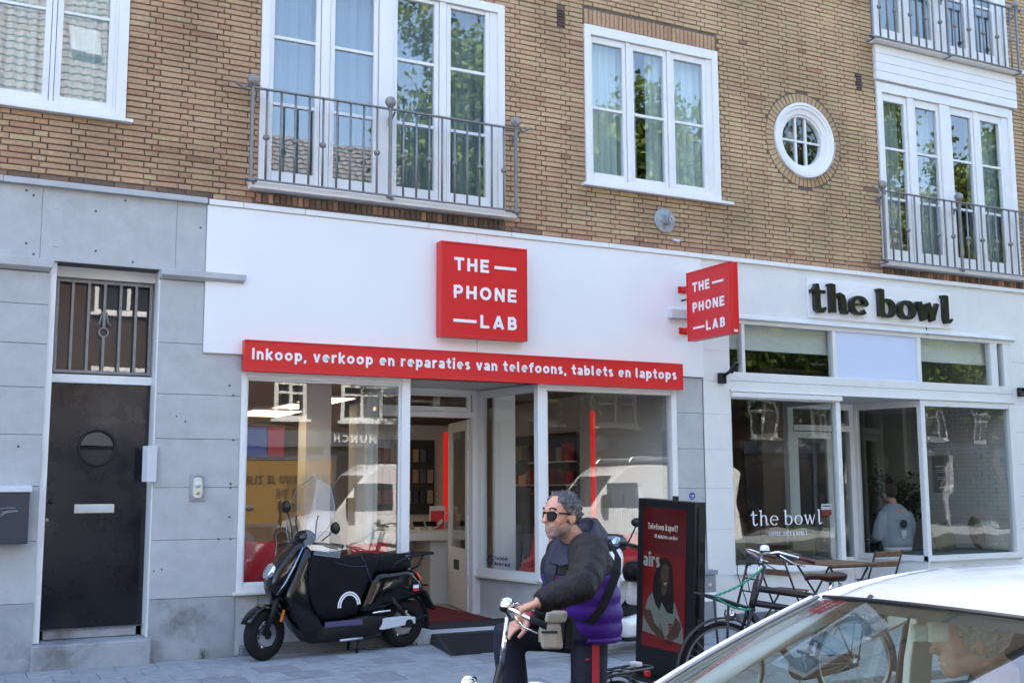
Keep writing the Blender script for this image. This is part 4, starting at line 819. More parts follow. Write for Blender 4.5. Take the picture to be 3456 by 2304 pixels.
PLp = thing('pendant_lamp', 'dim globe pendant lamp inside the left café window', 'lamp', (8.78, 1.3, 2.2)); mat('lamp_warm', (0.5, 0.45, 0.35), .5, emit=(1, .62, .22), estr=.15); keep(obj('globe', MB().sphere((8.95, 1.5, 1.98), .12), 'cafe_wall', PLp, smooth=True)); keep(obj('bulb', MB().sphere((8.95, 1.5, 1.87), .04), 'lamp_warm', PLp, smooth=True)); keep(obj('cord', MB().tube([(8.95, 1.5, 2.1), (8.95, 1.5, 3.6)], .004, 5), 'black_plastic', PLp))
# items in the round window
tag(obj('vent_hose', MB().tube([(9.68, .35, 5.45), (9.70, .35, 5.8), (9.73, .35, 6.05), (9.80, .4, 6.25), (9.9, .6, 6.4)], .075, 14), 'ivory', smooth=True), 'white ribbed hose behind the round window', 'hose')
BR_ = MB()
for k in range(26): t = k / 25; BR_.lathe([(.082, 0), (.082, .012)], (9.68 + .05 * t, .35, 5.5 + .58 * t), 'z', 14)
obj('hose_rib', BR_, 'ivory', bpy.data.objects['vent_hose'])
tag(obj('window_box', MB().box(10.04, 10.16, .35, .5, 6.18, 6.34).tube([(10.1, .4, 6.18), (10.2, .4, 6.0)], .02, 6), 'ivory'), 'pale box hanging behind the round window', 'box')

# ------------------------------------------------------------------ curtains upstairs
def curtain(x0, x1, z0, z1, y, m, label, folds=9, amp=.035):
    mb = MB(); n = folds * 8; ph = random.uniform(0, 6); r1 = []; r0 = []
    for k in range(n + 1):
        t = k / n; w = amp * math.sin(t * folds * 2 * PI + ph + .9 * math.sin(t * 5 + ph)) + amp * .4 * math.sin(t * folds * 4.3 * PI + ph)
        r0.append((x0 + (x1 - x0) * t, y + w, z0)); r1.append((x0 + (x1 - x0) * t, y + w * .75, z1))
    mb.add(r0 + r1, [(k, k + 1, n + 2 + k, n + 1 + k) for k in range(n)])
    return tag(obj('curtain', mb, m, None, smooth=True), label, 'curtain', 'curtains upstairs')
curtain(-.4, 1.4, 4.5, 7.1, .19, 'voile', 'pleated pale curtain behind the window at the upper left corner', 16, .03)
curtain(2.8, 5.5, 4.55, 7.15, .20, 'voile_grey', 'sheer curtain behind the large french window with the balcony', 17, .03)
curtain(6.65, 7.45, 5.0, 7.1, .18, 'voile', 'pale curtain at the left of the three-part window', 7, .03); curtain(7.62, 8.56, 5.0, 7.1, .18, 'voile', 'pale curtain at the right of the three-part window', 8, .03)
curtain(11.34, 11.9, 4.6, 7.15, .20, 'drape_grey', 'grey curtain at the left side of the right balcony window', 5); curtain(12.2, 12.75, 4.6, 7.15, .20, 'drape_grey', 'grey curtain in the middle of the right balcony window', 5); curtain(13.2, 13.95, 4.6, 7.15, .20, 'drape_grey', 'grey curtain at the right side of the right balcony window', 6)
curtain(11.34, 13.9, 7.7, 10.2, .20, 'voile_grey', 'sheer curtain behind the topmost right balcony window', 14)
# ------------------------------------------------------------------ lettering: pen strokes turned into solid letters
def arc(cx, cy, rx, ry, a0, a1, n=14): return [(cx + rx * math.cos(R(a0 + (a1 - a0) * k / n)), cy + ry * math.sin(R(a0 + (a1 - a0) * k / n))) for k in range(n + 1)]
W_ = .21           # stroke width, cap height 1, x-height .74
h_ = W_ / 2; XH = .74
GL = {
 'I': (.21, [[(h_, 0), (h_, 1)]]), 'T': (.72, [[(0, 1 - h_), (.72, 1 - h_)], [(.36, 0), (.36, 1)]]), 'H': (.74, [[(h_, 0), (h_, 1)], [(.74 - h_, 0), (.74 - h_, 1)], [(0, .5), (.74, .5)]]),
 'E': (.63, [[(h_, 0), (h_, 1)], [(0, 1 - h_ * .95), (.63, 1 - h_ * .95)], [(0, .51), (.58, .51)], [(0, h_ * .95), (.63, h_ * .95)]]),
 'P': (.66, [[(h_, 0), (h_, 1)], [(0, 1 - h_), (.36, 1 - h_)] + arc(.36, .67, .195, 1 - h_ - .67, 90, -90) + [(0, .67 * 2 - 1 + h_)]]),
 'O': (.84, [arc(.42, .5, .42 - h_, .5 - h_, 90, 450, 28)]), 'N': (.74, [[(h_, 0), (h_, 1)], [(.74 - h_, 0), (.74 - h_, 1)], [(h_ * .9, 1), (.74 - h_ * .9, 0)]]),
 'L': (.64, [[(h_, 0), (h_, 1)], [(0, h_), (.64, h_)]]), 'A': (.82, [[(h_ * .8, 0), (.41, 1)], [(.82 - h_ * .8, 0), (.41, 1)], [(.18, .27), (.64, .27)]]),
 'B': (.68, [[(h_, 0), (h_, 1)], [(0, 1 - h_), (.36, 1 - h_)] + arc(.36, .705, .17, 1 - h_ - .705, 90, -90) + [(0, .51)], [(0, .51), (.38, .51)] + arc(.38, .308, .19, .51 - .308, 90, -90) + [(0, h_)]]),
 'M': (.92, [[(h_, 0), (h_, 1)], [(.92 - h_, 0), (.92 - h_, 1)], [(h_, 1), (.46, .25)], [(.92 - h_, 1), (.46, .25)]]), 'U': (.74, [[(h_, 1), (h_, .37)] + arc(.37, .37, .37 - h_, .37 - h_, 180, 360) + [(.74 - h_, 1)]]), 'C': (.76, [arc(.44, .5, .44 - h_, .5 - h_, 48, 312, 24)]),
 'F': (.6, [[(h_, 0), (h_, 1)], [(0, 1 - h_), (.6, 1 - h_)], [(0, .51), (.54, .51)]]), 'J': (.56, [[(.56 - h_, 1), (.56 - h_, .28)] + arc(.24, .28, .32 - h_, .28 - h_, 0, -150)]), 'W': (1.12, [[(.08, 1), (.32, 0)], [(.32, 0), (.56, .95)], [(.56, .95), (.8, 0)], [(.8, 0), (1.04, 1)]]),
 'S': (.64, [arc(.32, .73, .21, .27 - h_, 40, 270, 12) + arc(.32, .27, .21, .27 - h_, 90, -140, 12)]), 'D': (.76, [[(h_, 0), (h_, 1)], [(0, 1 - h_), (.3, 1 - h_)] + arc(.3, .5, .36, .5 - h_, 90, -90) + [(0, h_)]]), 'R': (.7, [[(h_, 0), (h_, 1)], [(0, 1 - h_), (.36, 1 - h_)] + arc(.36, .7, .19, .3 - h_, 90, -90) + [(0, .505)], [(.36, .5), (.62, 0)]]), 'Z': (.68, [[(0, 1 - h_), (.68, 1 - h_)], [(.6, .9), (.08, .1)], [(0, h_), (.68, h_)]]),
 'K': (.7, [[(h_, 0), (h_, 1)], [(.15, .45), (.62, 1)], [(.25, .55), (.64, 0)]]), '&': (.8, [[(.74, 0), (.2, .62)] + arc(.34, .76, .15, .14, 200, -20, 8) + arc(.33, .27, .24, .2, 100, 330, 12) + [(.72, .45)]]),
 'n': (.62, [[(h_, 0), (h_, XH)], [(h_, .34)] + arc(.31, .62 - .21 - .015, .31 - h_, XH - .395 - h_, 180, 0, 12) + [(.62 - h_, 0)]]),
 'k': (.62, [[(h_, 0), (h_, 1)], [(.12, .30), (.56, XH)], [(.22, .38), (.58, 0)]]),
 'o': (.72, [arc(.36, XH / 2, .36 - h_, XH / 2 - h_, 90, 450, 24)]),
 'p': (.68, [[(h_, -.28), (h_, XH)], arc(.36, XH / 2, .32 - h_, XH / 2 - h_, 90, 450, 24)]), 'b': (.68, [[(h_, 0), (h_, 1)], arc(.36, XH / 2, .32 - h_, XH / 2 - h_, 90, 450, 24)]),
 'v': (.66, [[(.09, XH), (.33, 0)], [(.57, XH), (.33, 0)]]),
 'e': (.68, [[(.12, .37), (.58, .37)] + arc(.345, XH / 2, .335 - h_, XH / 2 - h_, 0, 310, 22)]),
 'r': (.46, [[(h_, 0), (h_, XH)], [(h_, .38)] + arc(.34, .40, .235, XH - .40 - h_, 180, 80, 8) + [(.46, XH - h_ - .01)]]),
 'a': (.62, [[(.08, XH - .16)] + arc(.3, XH - .26, .215, .26 - h_, 125, 0, 10) + [(.515, 0)], arc(.3, .215, .205, .215 - h_ * .9, 90, 450, 18)]),
 't': (.48, [[(.24, .98), (.24, .26)] + arc(.4, .26, .16, .26 - h_, 180, 270, 6) + [(.48, h_)], [(0, XH - h_ * .9), (.48, XH - h_ * .9)]]),
 'i': (.22, [[(.11, 0), (.11, XH)], arc(.11, .94, .045, .045, 0, 360, 10)]), 'l': (.30, [[(h_, 1), (h_, .2)] + arc(.22, .2, .115, .1, 180, 280, 5)]),
 's': (.54, [arc(.27, XH * .735, .165, XH * .265 - h_ * .85, 35, 270, 10) + arc(.27, XH * .265, .175, XH * .265 - h_ * .85, 90, -145, 10)]),
 'f': (.46, [[(.2, 0), (.2, .76)] + arc(.36, .76, .16, .24 - h_, 180, 90, 6) + [(.46, 1 - h_)], [(0, XH - h_ * .9), (.44, XH - h_ * .9)]]),
 ',': (.2, [[(.12, .12), (.10, -.02), (.02, -.14)]]), '-': (1.66, [[(0, .5), (1.66, .5)]]), ' ': (.34, []),
 'm': (.98, [[(h_, 0), (h_, XH)], [(h_, .34)] + arc(.29, .395, .19, XH - .395 - h_, 180, 0, 10) + [(.49, 0)], [(.49, .34)] + arc(.68, .395, .19, XH - .395 - h_, 180, 0, 10) + [(.87, 0)]]), 'u': (.62, [[(h_, XH), (h_, .3)] + arc(.31, .32, .31 - h_, .32 - h_, 180, 360, 10) + [(.62 - h_, XH)], [(.62 - h_, XH), (.62 - h_, 0)]]),
 'c': (.58, [arc(.34, XH / 2, .34 - h_, XH / 2 - h_, 50, 310, 16)]), 'h': (.62, [[(h_, 0), (h_, 1)], [(h_, .34)] + arc(.31, .395, .31 - h_, XH - .395 - h_, 180, 0, 12) + [(.62 - h_, 0)]]), 'd': (.68, [[(.68 - h_, 0), (.68 - h_, 1)], arc(.32, XH / 2, .32 - h_, XH / 2 - h_, 90, 450, 20)]),
 '?': (.56, [arc(.28, .74, .19, .16, 170, -60, 10) + [(.28, .45), (.28, .28)], arc(.28, .07, .045, .045, 0, 360, 8)]), '0': (.66, [arc(.33, .5, .33 - h_, .5 - h_, 90, 450, 22)]), '3': (.6, [arc(.27, .74, .2, .16, 140, -80, 10) + arc(.27, .28, .22, .19, 80, -140, 12)]), 'j': (.3, [[(.2, XH), (.2, -.1)] + arc(.06, -.1, .14, .12, 0, -80, 5), arc(.2, .94, .045, .045, 0, 360, 8)]), '.': (.2, [arc(.1, .06, .05, .05, 0, 360, 8)]),
}
def stroke(mb, pts, w, mp, z0, z1):
    """flat ribbon of width w (or widths) along pts, mapped to space by mp(u, v, depth)"""
    n = len(pts); ws = w if isinstance(w, (list, tuple)) else [w] * n; L = []; Rr = []
    cl = n > 3 and math.hypot(pts[0][0] - pts[-1][0], pts[0][1] - pts[-1][1]) < 1e-6
    for i in range(n):
        if cl: a, b = pts[i - 1 if i else n - 2], pts[i + 1 if i < n - 1 else 1]
        else: a, b = pts[max(i - 1, 0)], pts[min(i + 1, n - 1)]
        tx, ty = b[0] - a[0], b[1] - a[1]; l = math.hypot(tx, ty) or 1; nx, ny = -ty / l, tx / l
        k = 1.0
        if 0 < i < n - 1:
            d1 = (pts[i][0] - pts[i - 1][0], pts[i][1] - pts[i - 1][1]); l1 = math.hypot(*d1) or 1; c = abs((-d1[1] / l1) * nx + (d1[0] / l1) * ny); k = 1 / max(c, .6)
        L.append((pts[i][0] + nx * ws[i] / 2 * k, pts[i][1] + ny * ws[i] / 2 * k)); Rr.append((pts[i][0] - nx * ws[i] / 2 * k, pts[i][1] - ny * ws[i] / 2 * k))
    vs = [mp(*p, z1) for p in L] + [mp(*p, z1) for p in Rr] + [mp(*p, z0) for p in L] + [mp(*p, z0) for p in Rr]; f = []
    for i in range(n - 1): f += [(i, i + 1, n + i + 1, n + i), (2 * n + i, 3 * n + i, 3 * n + i + 1, 2 * n + i + 1), (i, 2 * n + i, 2 * n + i + 1, i + 1), (n + i, n + i + 1, 3 * n + i + 1, 3 * n + i)]
    if not cl: f += [(0, n, 3 * n, 2 * n), (n - 1, 3 * n - 1, 4 * n - 1, 2 * n - 1)]
    mb.add(vs, f)
def measure(t, sp=.2, gl=GL): return sum((gl[c][0] + (sp if c != ' ' else sp * .6)) for c in t) - sp
def write(t, mp, width, cap, depth, sp=.2, weight=W_, mb=None, mirror=False):
    """text fitted to width (metres) and cap height; returns a builder"""
    mb = mb or MB(); m = measure(t, sp); sx = width / m; u = 0; e = 0
    for c in t:
        w, ss = GL[c]
        for s in ss:
            e += 1; stroke(mb, [((u + p[0]) * sx / cap, p[1]) for p in s], weight if sx / cap > .8 else weight * (.5 + .5 * sx / cap), lambda a, b, d: mp(a * cap, b * cap, d), 0, depth + (e % 5) * .00025)
        u += w + (sp if c != ' ' else sp * .6)
    return mb
def letters(t, mp, width, cap, depth, make, sp=.2, weight=W_):
    """one solid per letter"""
    m = measure(t, sp); sx = width / m; u = 0
    for c in t:
        w, ss = GL[c]
        if ss:
            mb = MB()
            for e, s in enumerate(ss): stroke(mb, [((u + p[0]) * sx / cap, p[1]) for p in s], weight if sx / cap > .8 else weight * (.5 + .5 * sx / cap), lambda a, b, d: mp(a * cap, b * cap, d), 0, depth + (e % 5) * .00025)
            make(mb)
        u += w + (sp if c != ' ' else sp * .6)
# red box sign on the fascia
SQ = thing('box_sign', 'square red box sign reading THE PHONE LAB on the white fascia', 'sign', (5.2, -.1, 3.19))
qx0, qx1, qz0, qz1 = 4.714, 5.757, 3.190, 4.223
keep(obj('sign_body', MB().box(qx0, qx1, -.155, -.031, qz0, qz1), 'red_sign', SQ, bevel=.006)); fm = MB(); ringbox(fm, qx0, qx1, qz0, qz1, .022, -.163, -.150); keep(obj('sign_rim', fm, 'red_sign', SQ, bevel=.004))
def flat(x0, z0, y): return lambda u, v, d: (x0 + u, y - d, z0 + v)
def face_text(mpf, s, par):
    make = lambda mb: keep(obj('letter', mb, 'letter_white', par))
    for (t, u0, u1, v) in (('THE', .150, .545, .695), ('PHONE', .144, .868, .405), ('LAB', .447, .873, .110)):
        letters(t, lambda a, b, d, u0=u0, v=v: mpf(u0 * s + a, v * s + b, d), (u1 - u0) * s, .135 * s, .006, make, sp=.23 if t != 'LAB' else .30, weight=.22)
    for (u0, u1, v) in ((.612, .868, .760), (.142, .402, .172)): mb = MB(); stroke(mb, [(u0 * s, v * s), (u1 * s, v * s)], .031 * s, mpf, 0, .006); keep(obj('dash', mb, 'letter_white', par))
face_text(lambda u, v, d: (qx0 + u, -.156 - d, qz0 + v), qx1 - qx0, SQ)
# blade sign
BS = thing('blade_sign', 'projecting red sign reading THE PHONE LAB on brackets at the fascia end', 'sign', (7.93, -.6, 3.3))
bz0, bz1 = 3.302, 4.122
keep(obj('sign_body', MB().box(7.885, 7.995, -1.02, -.20, bz0, bz1), 'red_sign', BS, bevel=.006)); fm = MB()
for (y0, y1, z0, z1) in ((-1.02, -1.0, bz0, bz1), (-.22, -.20, bz0, bz1), (-1.0, -.22, bz0, bz0 + .02), (-1.0, -.22, bz1 - .02, bz1)): fm.box(7.878, 7.89, y0, y1, z0, z1)
fm.box(7.885, 7.91, -1.028, -1.018, bz0, bz1).box(7.975, 7.995, -1.028, -1.018, bz0, bz1); keep(obj('sign_rim', fm, 'red_sign', BS, bevel=.003))
face_text(lambda u, v, d: (7.884 - d, -.20 - u, bz0 + v), .82, BS); keep(obj('maker_label', MB().box(7.925, 7.975, -1.0235, -1.019, bz0 + .02, bz0 + .045), 'letter_white', BS))
for zz in (3.43, 3.93): bk = MB(); bk.box(7.91, 7.97, -.20, -.03, zz, zz + .02).box(7.91, 7.925, -.20, -.03, zz + .02, zz + .05).box(7.88, 8.0, -.045, -.03, zz - .02, zz + .06); keep(obj('bracket', bk, 'red_sign', BS))
keep(obj('junction_box', MB().box(7.72, 8.05, -.12, -.031, 3.59, 3.70), 'light_grey', BS, bevel=.005)); keep(obj('cable', MB().tube([(7.93, -.031, 3.82), (7.93, -.2, 3.82)], .012, 6), 'black_plastic', BS))
# strip sign
ST = thing('strip_sign', 'long red strip sign with white Dutch lettering above the phone shop windows', 'sign', (5.2, -.08, 2.74))
sx0, sx1, sz0, sz1 = 2.648, 7.852, 2.736, 3.040
for k, (a_, b_) in enumerate(((sx0, 4.918), (4.9195, sx1))): keep(obj('sign_body', MB().box(a_, b_, -.125, -.031, sz0, sz1), 'red_sign', ST, bevel=.004 if 0 else 0))
fm = MB(); ringbox(fm, sx0 - .002, sx1 + .002, sz0 - .002, sz1 + .002, .016, -.133, -.115); keep(obj('sign_rim', fm, 'red_sign', ST, bevel=.003))
tx0 = at(851, 1200, -.13).x; tx1 = at(2283, 1260, -.13).x; tb = at(851, 1213, -.13).z
letters('Inkoop, verkoop en reparaties van telefoons, tablets en laptops', flat(tx0, tb + .004, -.1255), tx1 - tx0, .112, .007, lambda mb: keep(obj('letter', mb, 'letter_white', ST)), sp=.2, weight=.195)
tag(obj('cable_duct', MB().box(5.20, 5.235, -.05, -.031, 3.042, 3.188), 'panel_white'), 'short white cable duct between the square sign and the strip sign', 'duct')

# the bowl: channel letters with thick and thin strokes
def vs(pts, ws): return (pts, ws)
ell = lambda cx, cy, rx, ry, a0, a1, wt, wn, n=26: ([(cx + rx * math.cos(R(a0 + (a1 - a0) * k / n)), cy + ry * math.sin(R(a0 + (a1 - a0) * k / n))) for k in range(n + 1)], [wn + (wt - wn) * abs(math.cos(R(a0 + (a1 - a0) * k / n))) ** 1.3 for k in range(n + 1)])
SER = {
 't': (.42, [([(.16, .96), (.17, .7), (.17, .22)], [.10, .16, .17]), ([(.17, .24), (.175, .12), (.23, .04), (.31, .03), (.40, .14)], [.17, .17, .13, .10, .07]), ([(.0, .69), (.40, .69)], [.08, .08]), ([(.04, .70), (.12, .80), (.17, .95)], [.05, .08, .05])]),
 'h': (.60, [([(.14, 0), (.14, 1.0)], [.17, .17]), ([(.02, .955), (.14, .97)], [.06, .07]), ([(.16, .50), (.24, .63), (.34, .66), (.43, .58), (.45, .42), (.45, .18), (.48, .06), (.53, .04), (.60, .12)], [.05, .07, .09, .14, .17, .17, .14, .09, .05])]),
 'e': (.54, [ell(.27, .33, .215, .295, 5, 320, .145, .06, 30), ([(.10, .36), (.51, .36)], [.06, .06])]),
 'b': (.58, [([(.14, .02), (.14, 1.0)], [.17, .17]), ([(.02, .955), (.14, .97)], [.06, .07]), ell(.31, .33, .20, .295, -150, 150, .155, .06, 28)]),
 'o': (.58, [ell(.29, .33, .21, .295, 90, 450, .165, .06, 32)]),
 'w': (.74, [([(.06, .66), (.22, .02)], [.15, .17]), ([(.22, .04), (.36, .60)], [.07, .07]), ([(.34, .66), (.50, .02)], [.15, .17]), ([(.50, .04), (.66, .66)], [.07, .09]), ([(-.02, .64), (.14, .64)], [.05, .05])]),
 'l': (.36, [([(.14, .14), (.14, 1.0)], [.17, .17]), ([(.02, .955), (.14, .97)], [.06, .07]), ([(.14, .16), (.16, .05), (.24, .04), (.33, .14)], [.17, .13, .08, .05])]),
 ' ': (.16, [])}
bx0, bx1 = at(2640 + 335 * .2806, 990, -.07).x, at(2640 + 2040 * .2806, 1090, -.07).x
BW = thing('bowl_sign', 'white board with raised black letters reading the bowl over the café front', 'sign', (11.2, -.03, 3.75))
keep(obj('sign_board', MB().box(9.91, 12.485, -.04, -.014, 3.748, 4.258), 'panel_white', BW, bevel=.003))
T = 'the bowl'; tot = sum(SER[c][0] + .06 for c in T) - .06; sx = (bx1 - bx0) / tot; u = 0; cap = .375
for c in T:
    mb = MB(); 
    for q, (pts, ws) in enumerate(SER[c][1]): stroke(mb, [((u + p[0]) * sx, 3.825 + p[1] * cap) for p in pts], [w * sx * .95 for w in ws], lambda a, b, d: (bx0 + a, -.045 - d, b), 0, .062 + q * .0004)
    if mb.v: keep(obj('letter', mb, 'letter_black', BW))
    u += SER[c][0] + .06
keep(obj('cable', MB().tube([(12.0, -.03, 3.748), (12.02, -.03, 3.70), (12.01, -.055, 3.66), (11.97, -.06, 3.64)], .006, 6), 'black_plastic', BW))
# lettering on the café glass
GLt = thing('window_lettering', 'white the bowl lettering with coffee, juice and bowls on the café pane', 'lettering', (9.5, .03, 1.3))
gx0, gx1 = at(2380 + 335 * .4592, 1280 + 1060 * .4592, .036).x, at(2380 + 865 * .4592, 1280 + 1060 * .4592, .036).x; gzb = at(2380 + 340 * .4592, 1280 + 1075 * .4592, .036).z; gcap = at(2380 + 400 * .4592, 1280 + 960 * .4592, .036).z - gzb
u = 0; sx = (gx1 - gx0) / tot
for c in T:
    mb = MB()
    for q, (pts, ws) in enumerate(SER[c][1]): stroke(mb, [((u + p[0]) * sx, p[1] * gcap) for p in pts], [w * sx * .5 for w in ws], lambda a, b, d: (gx0 + a, .036 - d, gzb + b), 0, .001 + q * .0003)
    if mb.v: keep(obj('letter', mb, 'letter_white', GLt))
    u += SER[c][0] + .06
cx0, cx1 = at(2380 + 467 * .4592, 1800, .036).x, at(2380 + 748 * .4592, 1800, .036).x; czb = at(2380 + 467 * .4592, 1280 + 1150 * .4592, .036).z
letters('COFFEE, JUICE & BOWLS', flat(cx0, czb, .036), cx1 - cx0, .052, .001, lambda mb: keep(obj('letter', mb, 'letter_white', GLt)), sp=.22, weight=.17)
NS = thing('door_notice', 'small white and red notice inside the left café pane', 'notice', (10.2, .05, 1.2)); q = rect((2380 + 853 * .4592, 1280 + 913 * .4592), (2380 + 930 * .4592, 1280 + 995 * .4592), .05)
zm = q[2] + (q[3] - q[2]) * .48; keep(obj('white_half', MB().box(q[0], q[1], .05, .052, zm, q[3]), 'letter_white', NS)); keep(obj('red_half', MB().box(q[0], q[1], .05, .052, q[2], zm - .001), 'case_red', NS)); keep(obj('text_line', MB().box(q[0] + .02, q[1] - .02, .0485, .0498, zm + .04, zm + .052), 'case_dark', NS))
# sticker on the angled phone shop pane, blue sticker on the stone pier
mat('navy_print', (0.02, 0.02, 0.10), 0.5); mat('sticker_blue', (0.02, 0.07, 0.30), 0.4)
TN = thing('pane_sticker', 'dark blue association sticker low on the angled shop pane', 'sticker', (5.87, 1.0, .8))
def onpane(u, v, d): p = onret(1.12 - u, -.006 - d); return (p[0], p[1], .70 + v)
mm = MB(); write('Techniek', lambda a, b, d: onpane(.16 + a, .065 + b, d), .26, .045, .001, mb=mm); write('Nederland', lambda a, b, d: onpane(.16 + a, .0 + b, d), .30, .045, .001, mb=mm); stuff(keep(obj('lettering', mm, 'navy_print', TN)))
mm = MB()
for k in range(8): a = 2 * PI * k / 8; stroke(mm, [(.07 + .02 * math.cos(a), .06 + .02 * math.sin(a)), (.07 + .065 * math.cos(a), .06 + .065 * math.sin(a))], [.012, .03], onpane, 0, .001 + (k % 3) * .0003)
stuff(keep(obj('emblem', mm, 'navy_print', TN)))
p_ = at(2336, 1673, -.003); BSK = thing('round_sticker', 'small round blue sticker on the stone pier right of the phone shop', 'sticker', (p_.x, -.003, p_.z)); obj('disc', MB().lathe([(.043, 0), (.043, -.003), (0, -.003)], (0, 0, 0), 'y', 28), 'sticker_blue', BSK); obj('bird_print', MB().add([(-.025, -.0045, .012), (-.005, -.0045, .006), (.012, -.0045, .014), (.026, -.0045, -.002), (.006, -.0045, -.004), (-.018, -.0045, .0)], [(0, 1, 2, 3, 4, 5)]), 'letter_white', BSK); obj('text_line', MB().box(-.014, .014, -.0048, -.004, -.026, -.021), 'letter_white', BSK)
# ------------------------------------------------------------------ balcony railings
def railing(label, xL, xM, xR, zt, zb, y, sinks=True):
    T_ = thing('balcony_railing', label, 'railing', ((xL + xR) / 2, y, zb), 0, 'iron balcony railings')
    def K(o): return keep(o)
    e = .10
    fl = lambda s, x: [(x, y, zt), (x + s * .06, y, zt + .01), (x + s * .09, y - .005, zt - .028), (x + s * .14, y - .01, zt + .005), (x + s * .19, y - .012, zt + .028)]
    K(obj('top_rail', MB().box(xL - .015, xR + .015, y - .02, y + .02, zt - .012, zt + .004), 'iron_grey', T_, bevel=.003))
    for s, x in ((-1, xL), (1, xR)): K(obj('scroll_end', MB().tube(fl(s, x), [.016, .016, .014, .018, .012], 6, flat=.9), 'iron_grey', T_))
    K(obj('bottom_rail', MB().box(xL - .06, xR + .06, y - .02, y + .02, zb - .006, zb + .008), 'iron_grey', T_, bevel=.003))
    for x in (xL, xM, xR):
        K(obj('post', MB().box(x - .016, x + .016, y - .016, y + .016, zb - .012, zt + .01), 'iron_grey', T_, bevel=.003))
        K(obj('finial_ball', MB().sphere((x, y, zt + .075), .060, 20, 12), 'ball_iron', T_, smooth=True)); K(obj('collar', MB().lathe([(.022, 0), (.034, .012), (.028, .028)], (x, y, zt + .004), 'z', 14), 'iron_grey', T_))
        K(obj('wall_bracket', MB().tube([(x + .05, y, zt - .03), (x + .05, y + .06, zt - .06), (x + .05, -.02, zt - .10)], .013, 6).box(x + .03, x + .07, -.03, -.02, zt - .14, zt - .05), 'iron_grey', T_))
        K(obj('foot_bracket', MB().box(x - .03, x + .03, y - .035, y + .035, zb - .02, zb - .007).box(x + .02, x + .05, y, -.02, zb - .035, zb - .02), 'iron_grey', T_))
    k = 0
    for a_, b_ in ((xL, xM), (xM, xR)):
        for i in range(9):
            x = a_ + (b_ - a_) * (i + 1) / 10
            K(obj('bar', MB().tube([(x, y, zb + .006), (x, y, zt - .01)], .0125, 8), 'iron_grey', T_, smooth=True))
            if i % 2 == 0: K(obj('ball', MB().sphere((x, y, zb + (zt - zb) * .47), .034, 14, 8), 'iron_grey', T_, smooth=True))
RY = -.17
z2 = lambda x, y: at(700 + .5102 * x, .5102 * y, RY); z4 = lambda x, y: at(2550 + .6376 * x, .6376 * y, RY)
rx = [z2(293, 900).x, z2(1209, 1000).x, z2(2040, 1100).x]; rzt = (z2(300, 578).z + z2(2040, 850).z) / 2; rzb = (z2(285, 1185).z + z2(2045, 1395).z) / 2
railing('grey iron balcony railing with ball finials in front of the large french window', *rx, rzt, rzb, RY)
x4 = z4(682, 1190).x; m4 = z4(1086, 1240).x; t4 = z4(690, 1010).z; b4 = z4(690, 1375).z
railing('grey iron balcony railing at the right french window above the bowl sign', x4, m4, m4 + (m4 - x4), t4, b4, RY)
r5 = z4(1385, 200).x; b5 = z4(1380, 372).z; l5 = z4(620, 180).x
railing('grey iron balcony railing cut off at the top right corner', l5, (l5 + r5) / 2, r5, b5 + (t4 - b4), b5, RY)
# metal rosette and small items on the brick
DC = thing('wall_rosette', 'weathered round metal wall plate with a bracket below the middle window', 'wall plate', (7.725, 0, 4.79))
obj('disc', MB().lathe([(.152, -.004), (.152, -.012), (.146, -.018), (.09, -.022), (0, -.024)], (0, 0, 0), 'y', 36), 'galv', DC, smooth=True, auto=30); obj('bracket', MB().box(-.03, .045, -.10, -.02, -.05, .05).box(-.02, .0, -.14, -.1, -.04, .04), 'galv', DC, bevel=.006); obj('bolt', MB().lathe([(.014, -.1), (.014, -.13), (0, -.132)], (.03, 0, .0), 'y', 10), 'steel', DC)
p_ = at(2280, 812); tag(obj('anchor_clip', MB().box(p_.x - .05, p_.x + .05, -.03, .0, p_.z - .012, p_.z + .012).box(p_.x - .01, p_.x + .03, -.045, -.01, p_.z - .025, p_.z), 'light_grey', bevel=.003), 'small white clip on the brick below the round metal plate', 'clip')
# two black wall spots
def wall_spot(x, z, label):
    T_ = thing('wall_spotlight', label, 'spotlight', (x, -.03, z), 0, 'black wall spotlights on the café front')
    obj('bracket', MB().box(-.06, .04, -.05, .012, -.06, .07), 'black_plastic', T_, bevel=.01); obj('arm', MB().tube([(0, -.04, .03), (.045, -.13, .09), (.07, -.17, .13)], [.02, .022, .022], 8), 'black_plastic', T_, smooth=True)
    obj('lamp_head', MB().tube([(.04, -.12, .07), (.085, -.2, .18)], [.032, .034], 12), 'black_plastic', T_, smooth=True, auto=40)
wall_spot(8.50, 2.90, 'black wall spotlight left of the café transom window'); p_ = at(3438, 1325); wall_spot(p_.x, p_.z, 'black wall spotlight at the right edge beside the café transom')
# grey utility cabinet
CB = thing('utility_cabinet', 'low grey utility cabinet between kiosk and café bicycle', 'cabinet', (7.85, -.2, .02)); keep(obj('cabinet_body', MB().box(7.62, 8.09, -.35, -.03, .02, .60), 'grey_box', CB, bevel=.008)); keep(obj('cabinet_lid', MB().prism([(7.60, -.37, .60), (8.11, -.37, .60), (8.11, -.02, .60), (7.60, -.02, .60)], (0, 0, 0), (0, 0, .05)), 'grey_box', CB, bevel=.008)); keep(obj('lock', MB().lathe([(.03, -.351), (.028, -.36), (0, -.362)], (8.0, 0, .48), 'y', 14), 'steel', CB)); keep(obj('cabinet_sticker', MB().box(7.7, 8.085, -.353, -.3505, .30, .40), 'letter_white', CB))

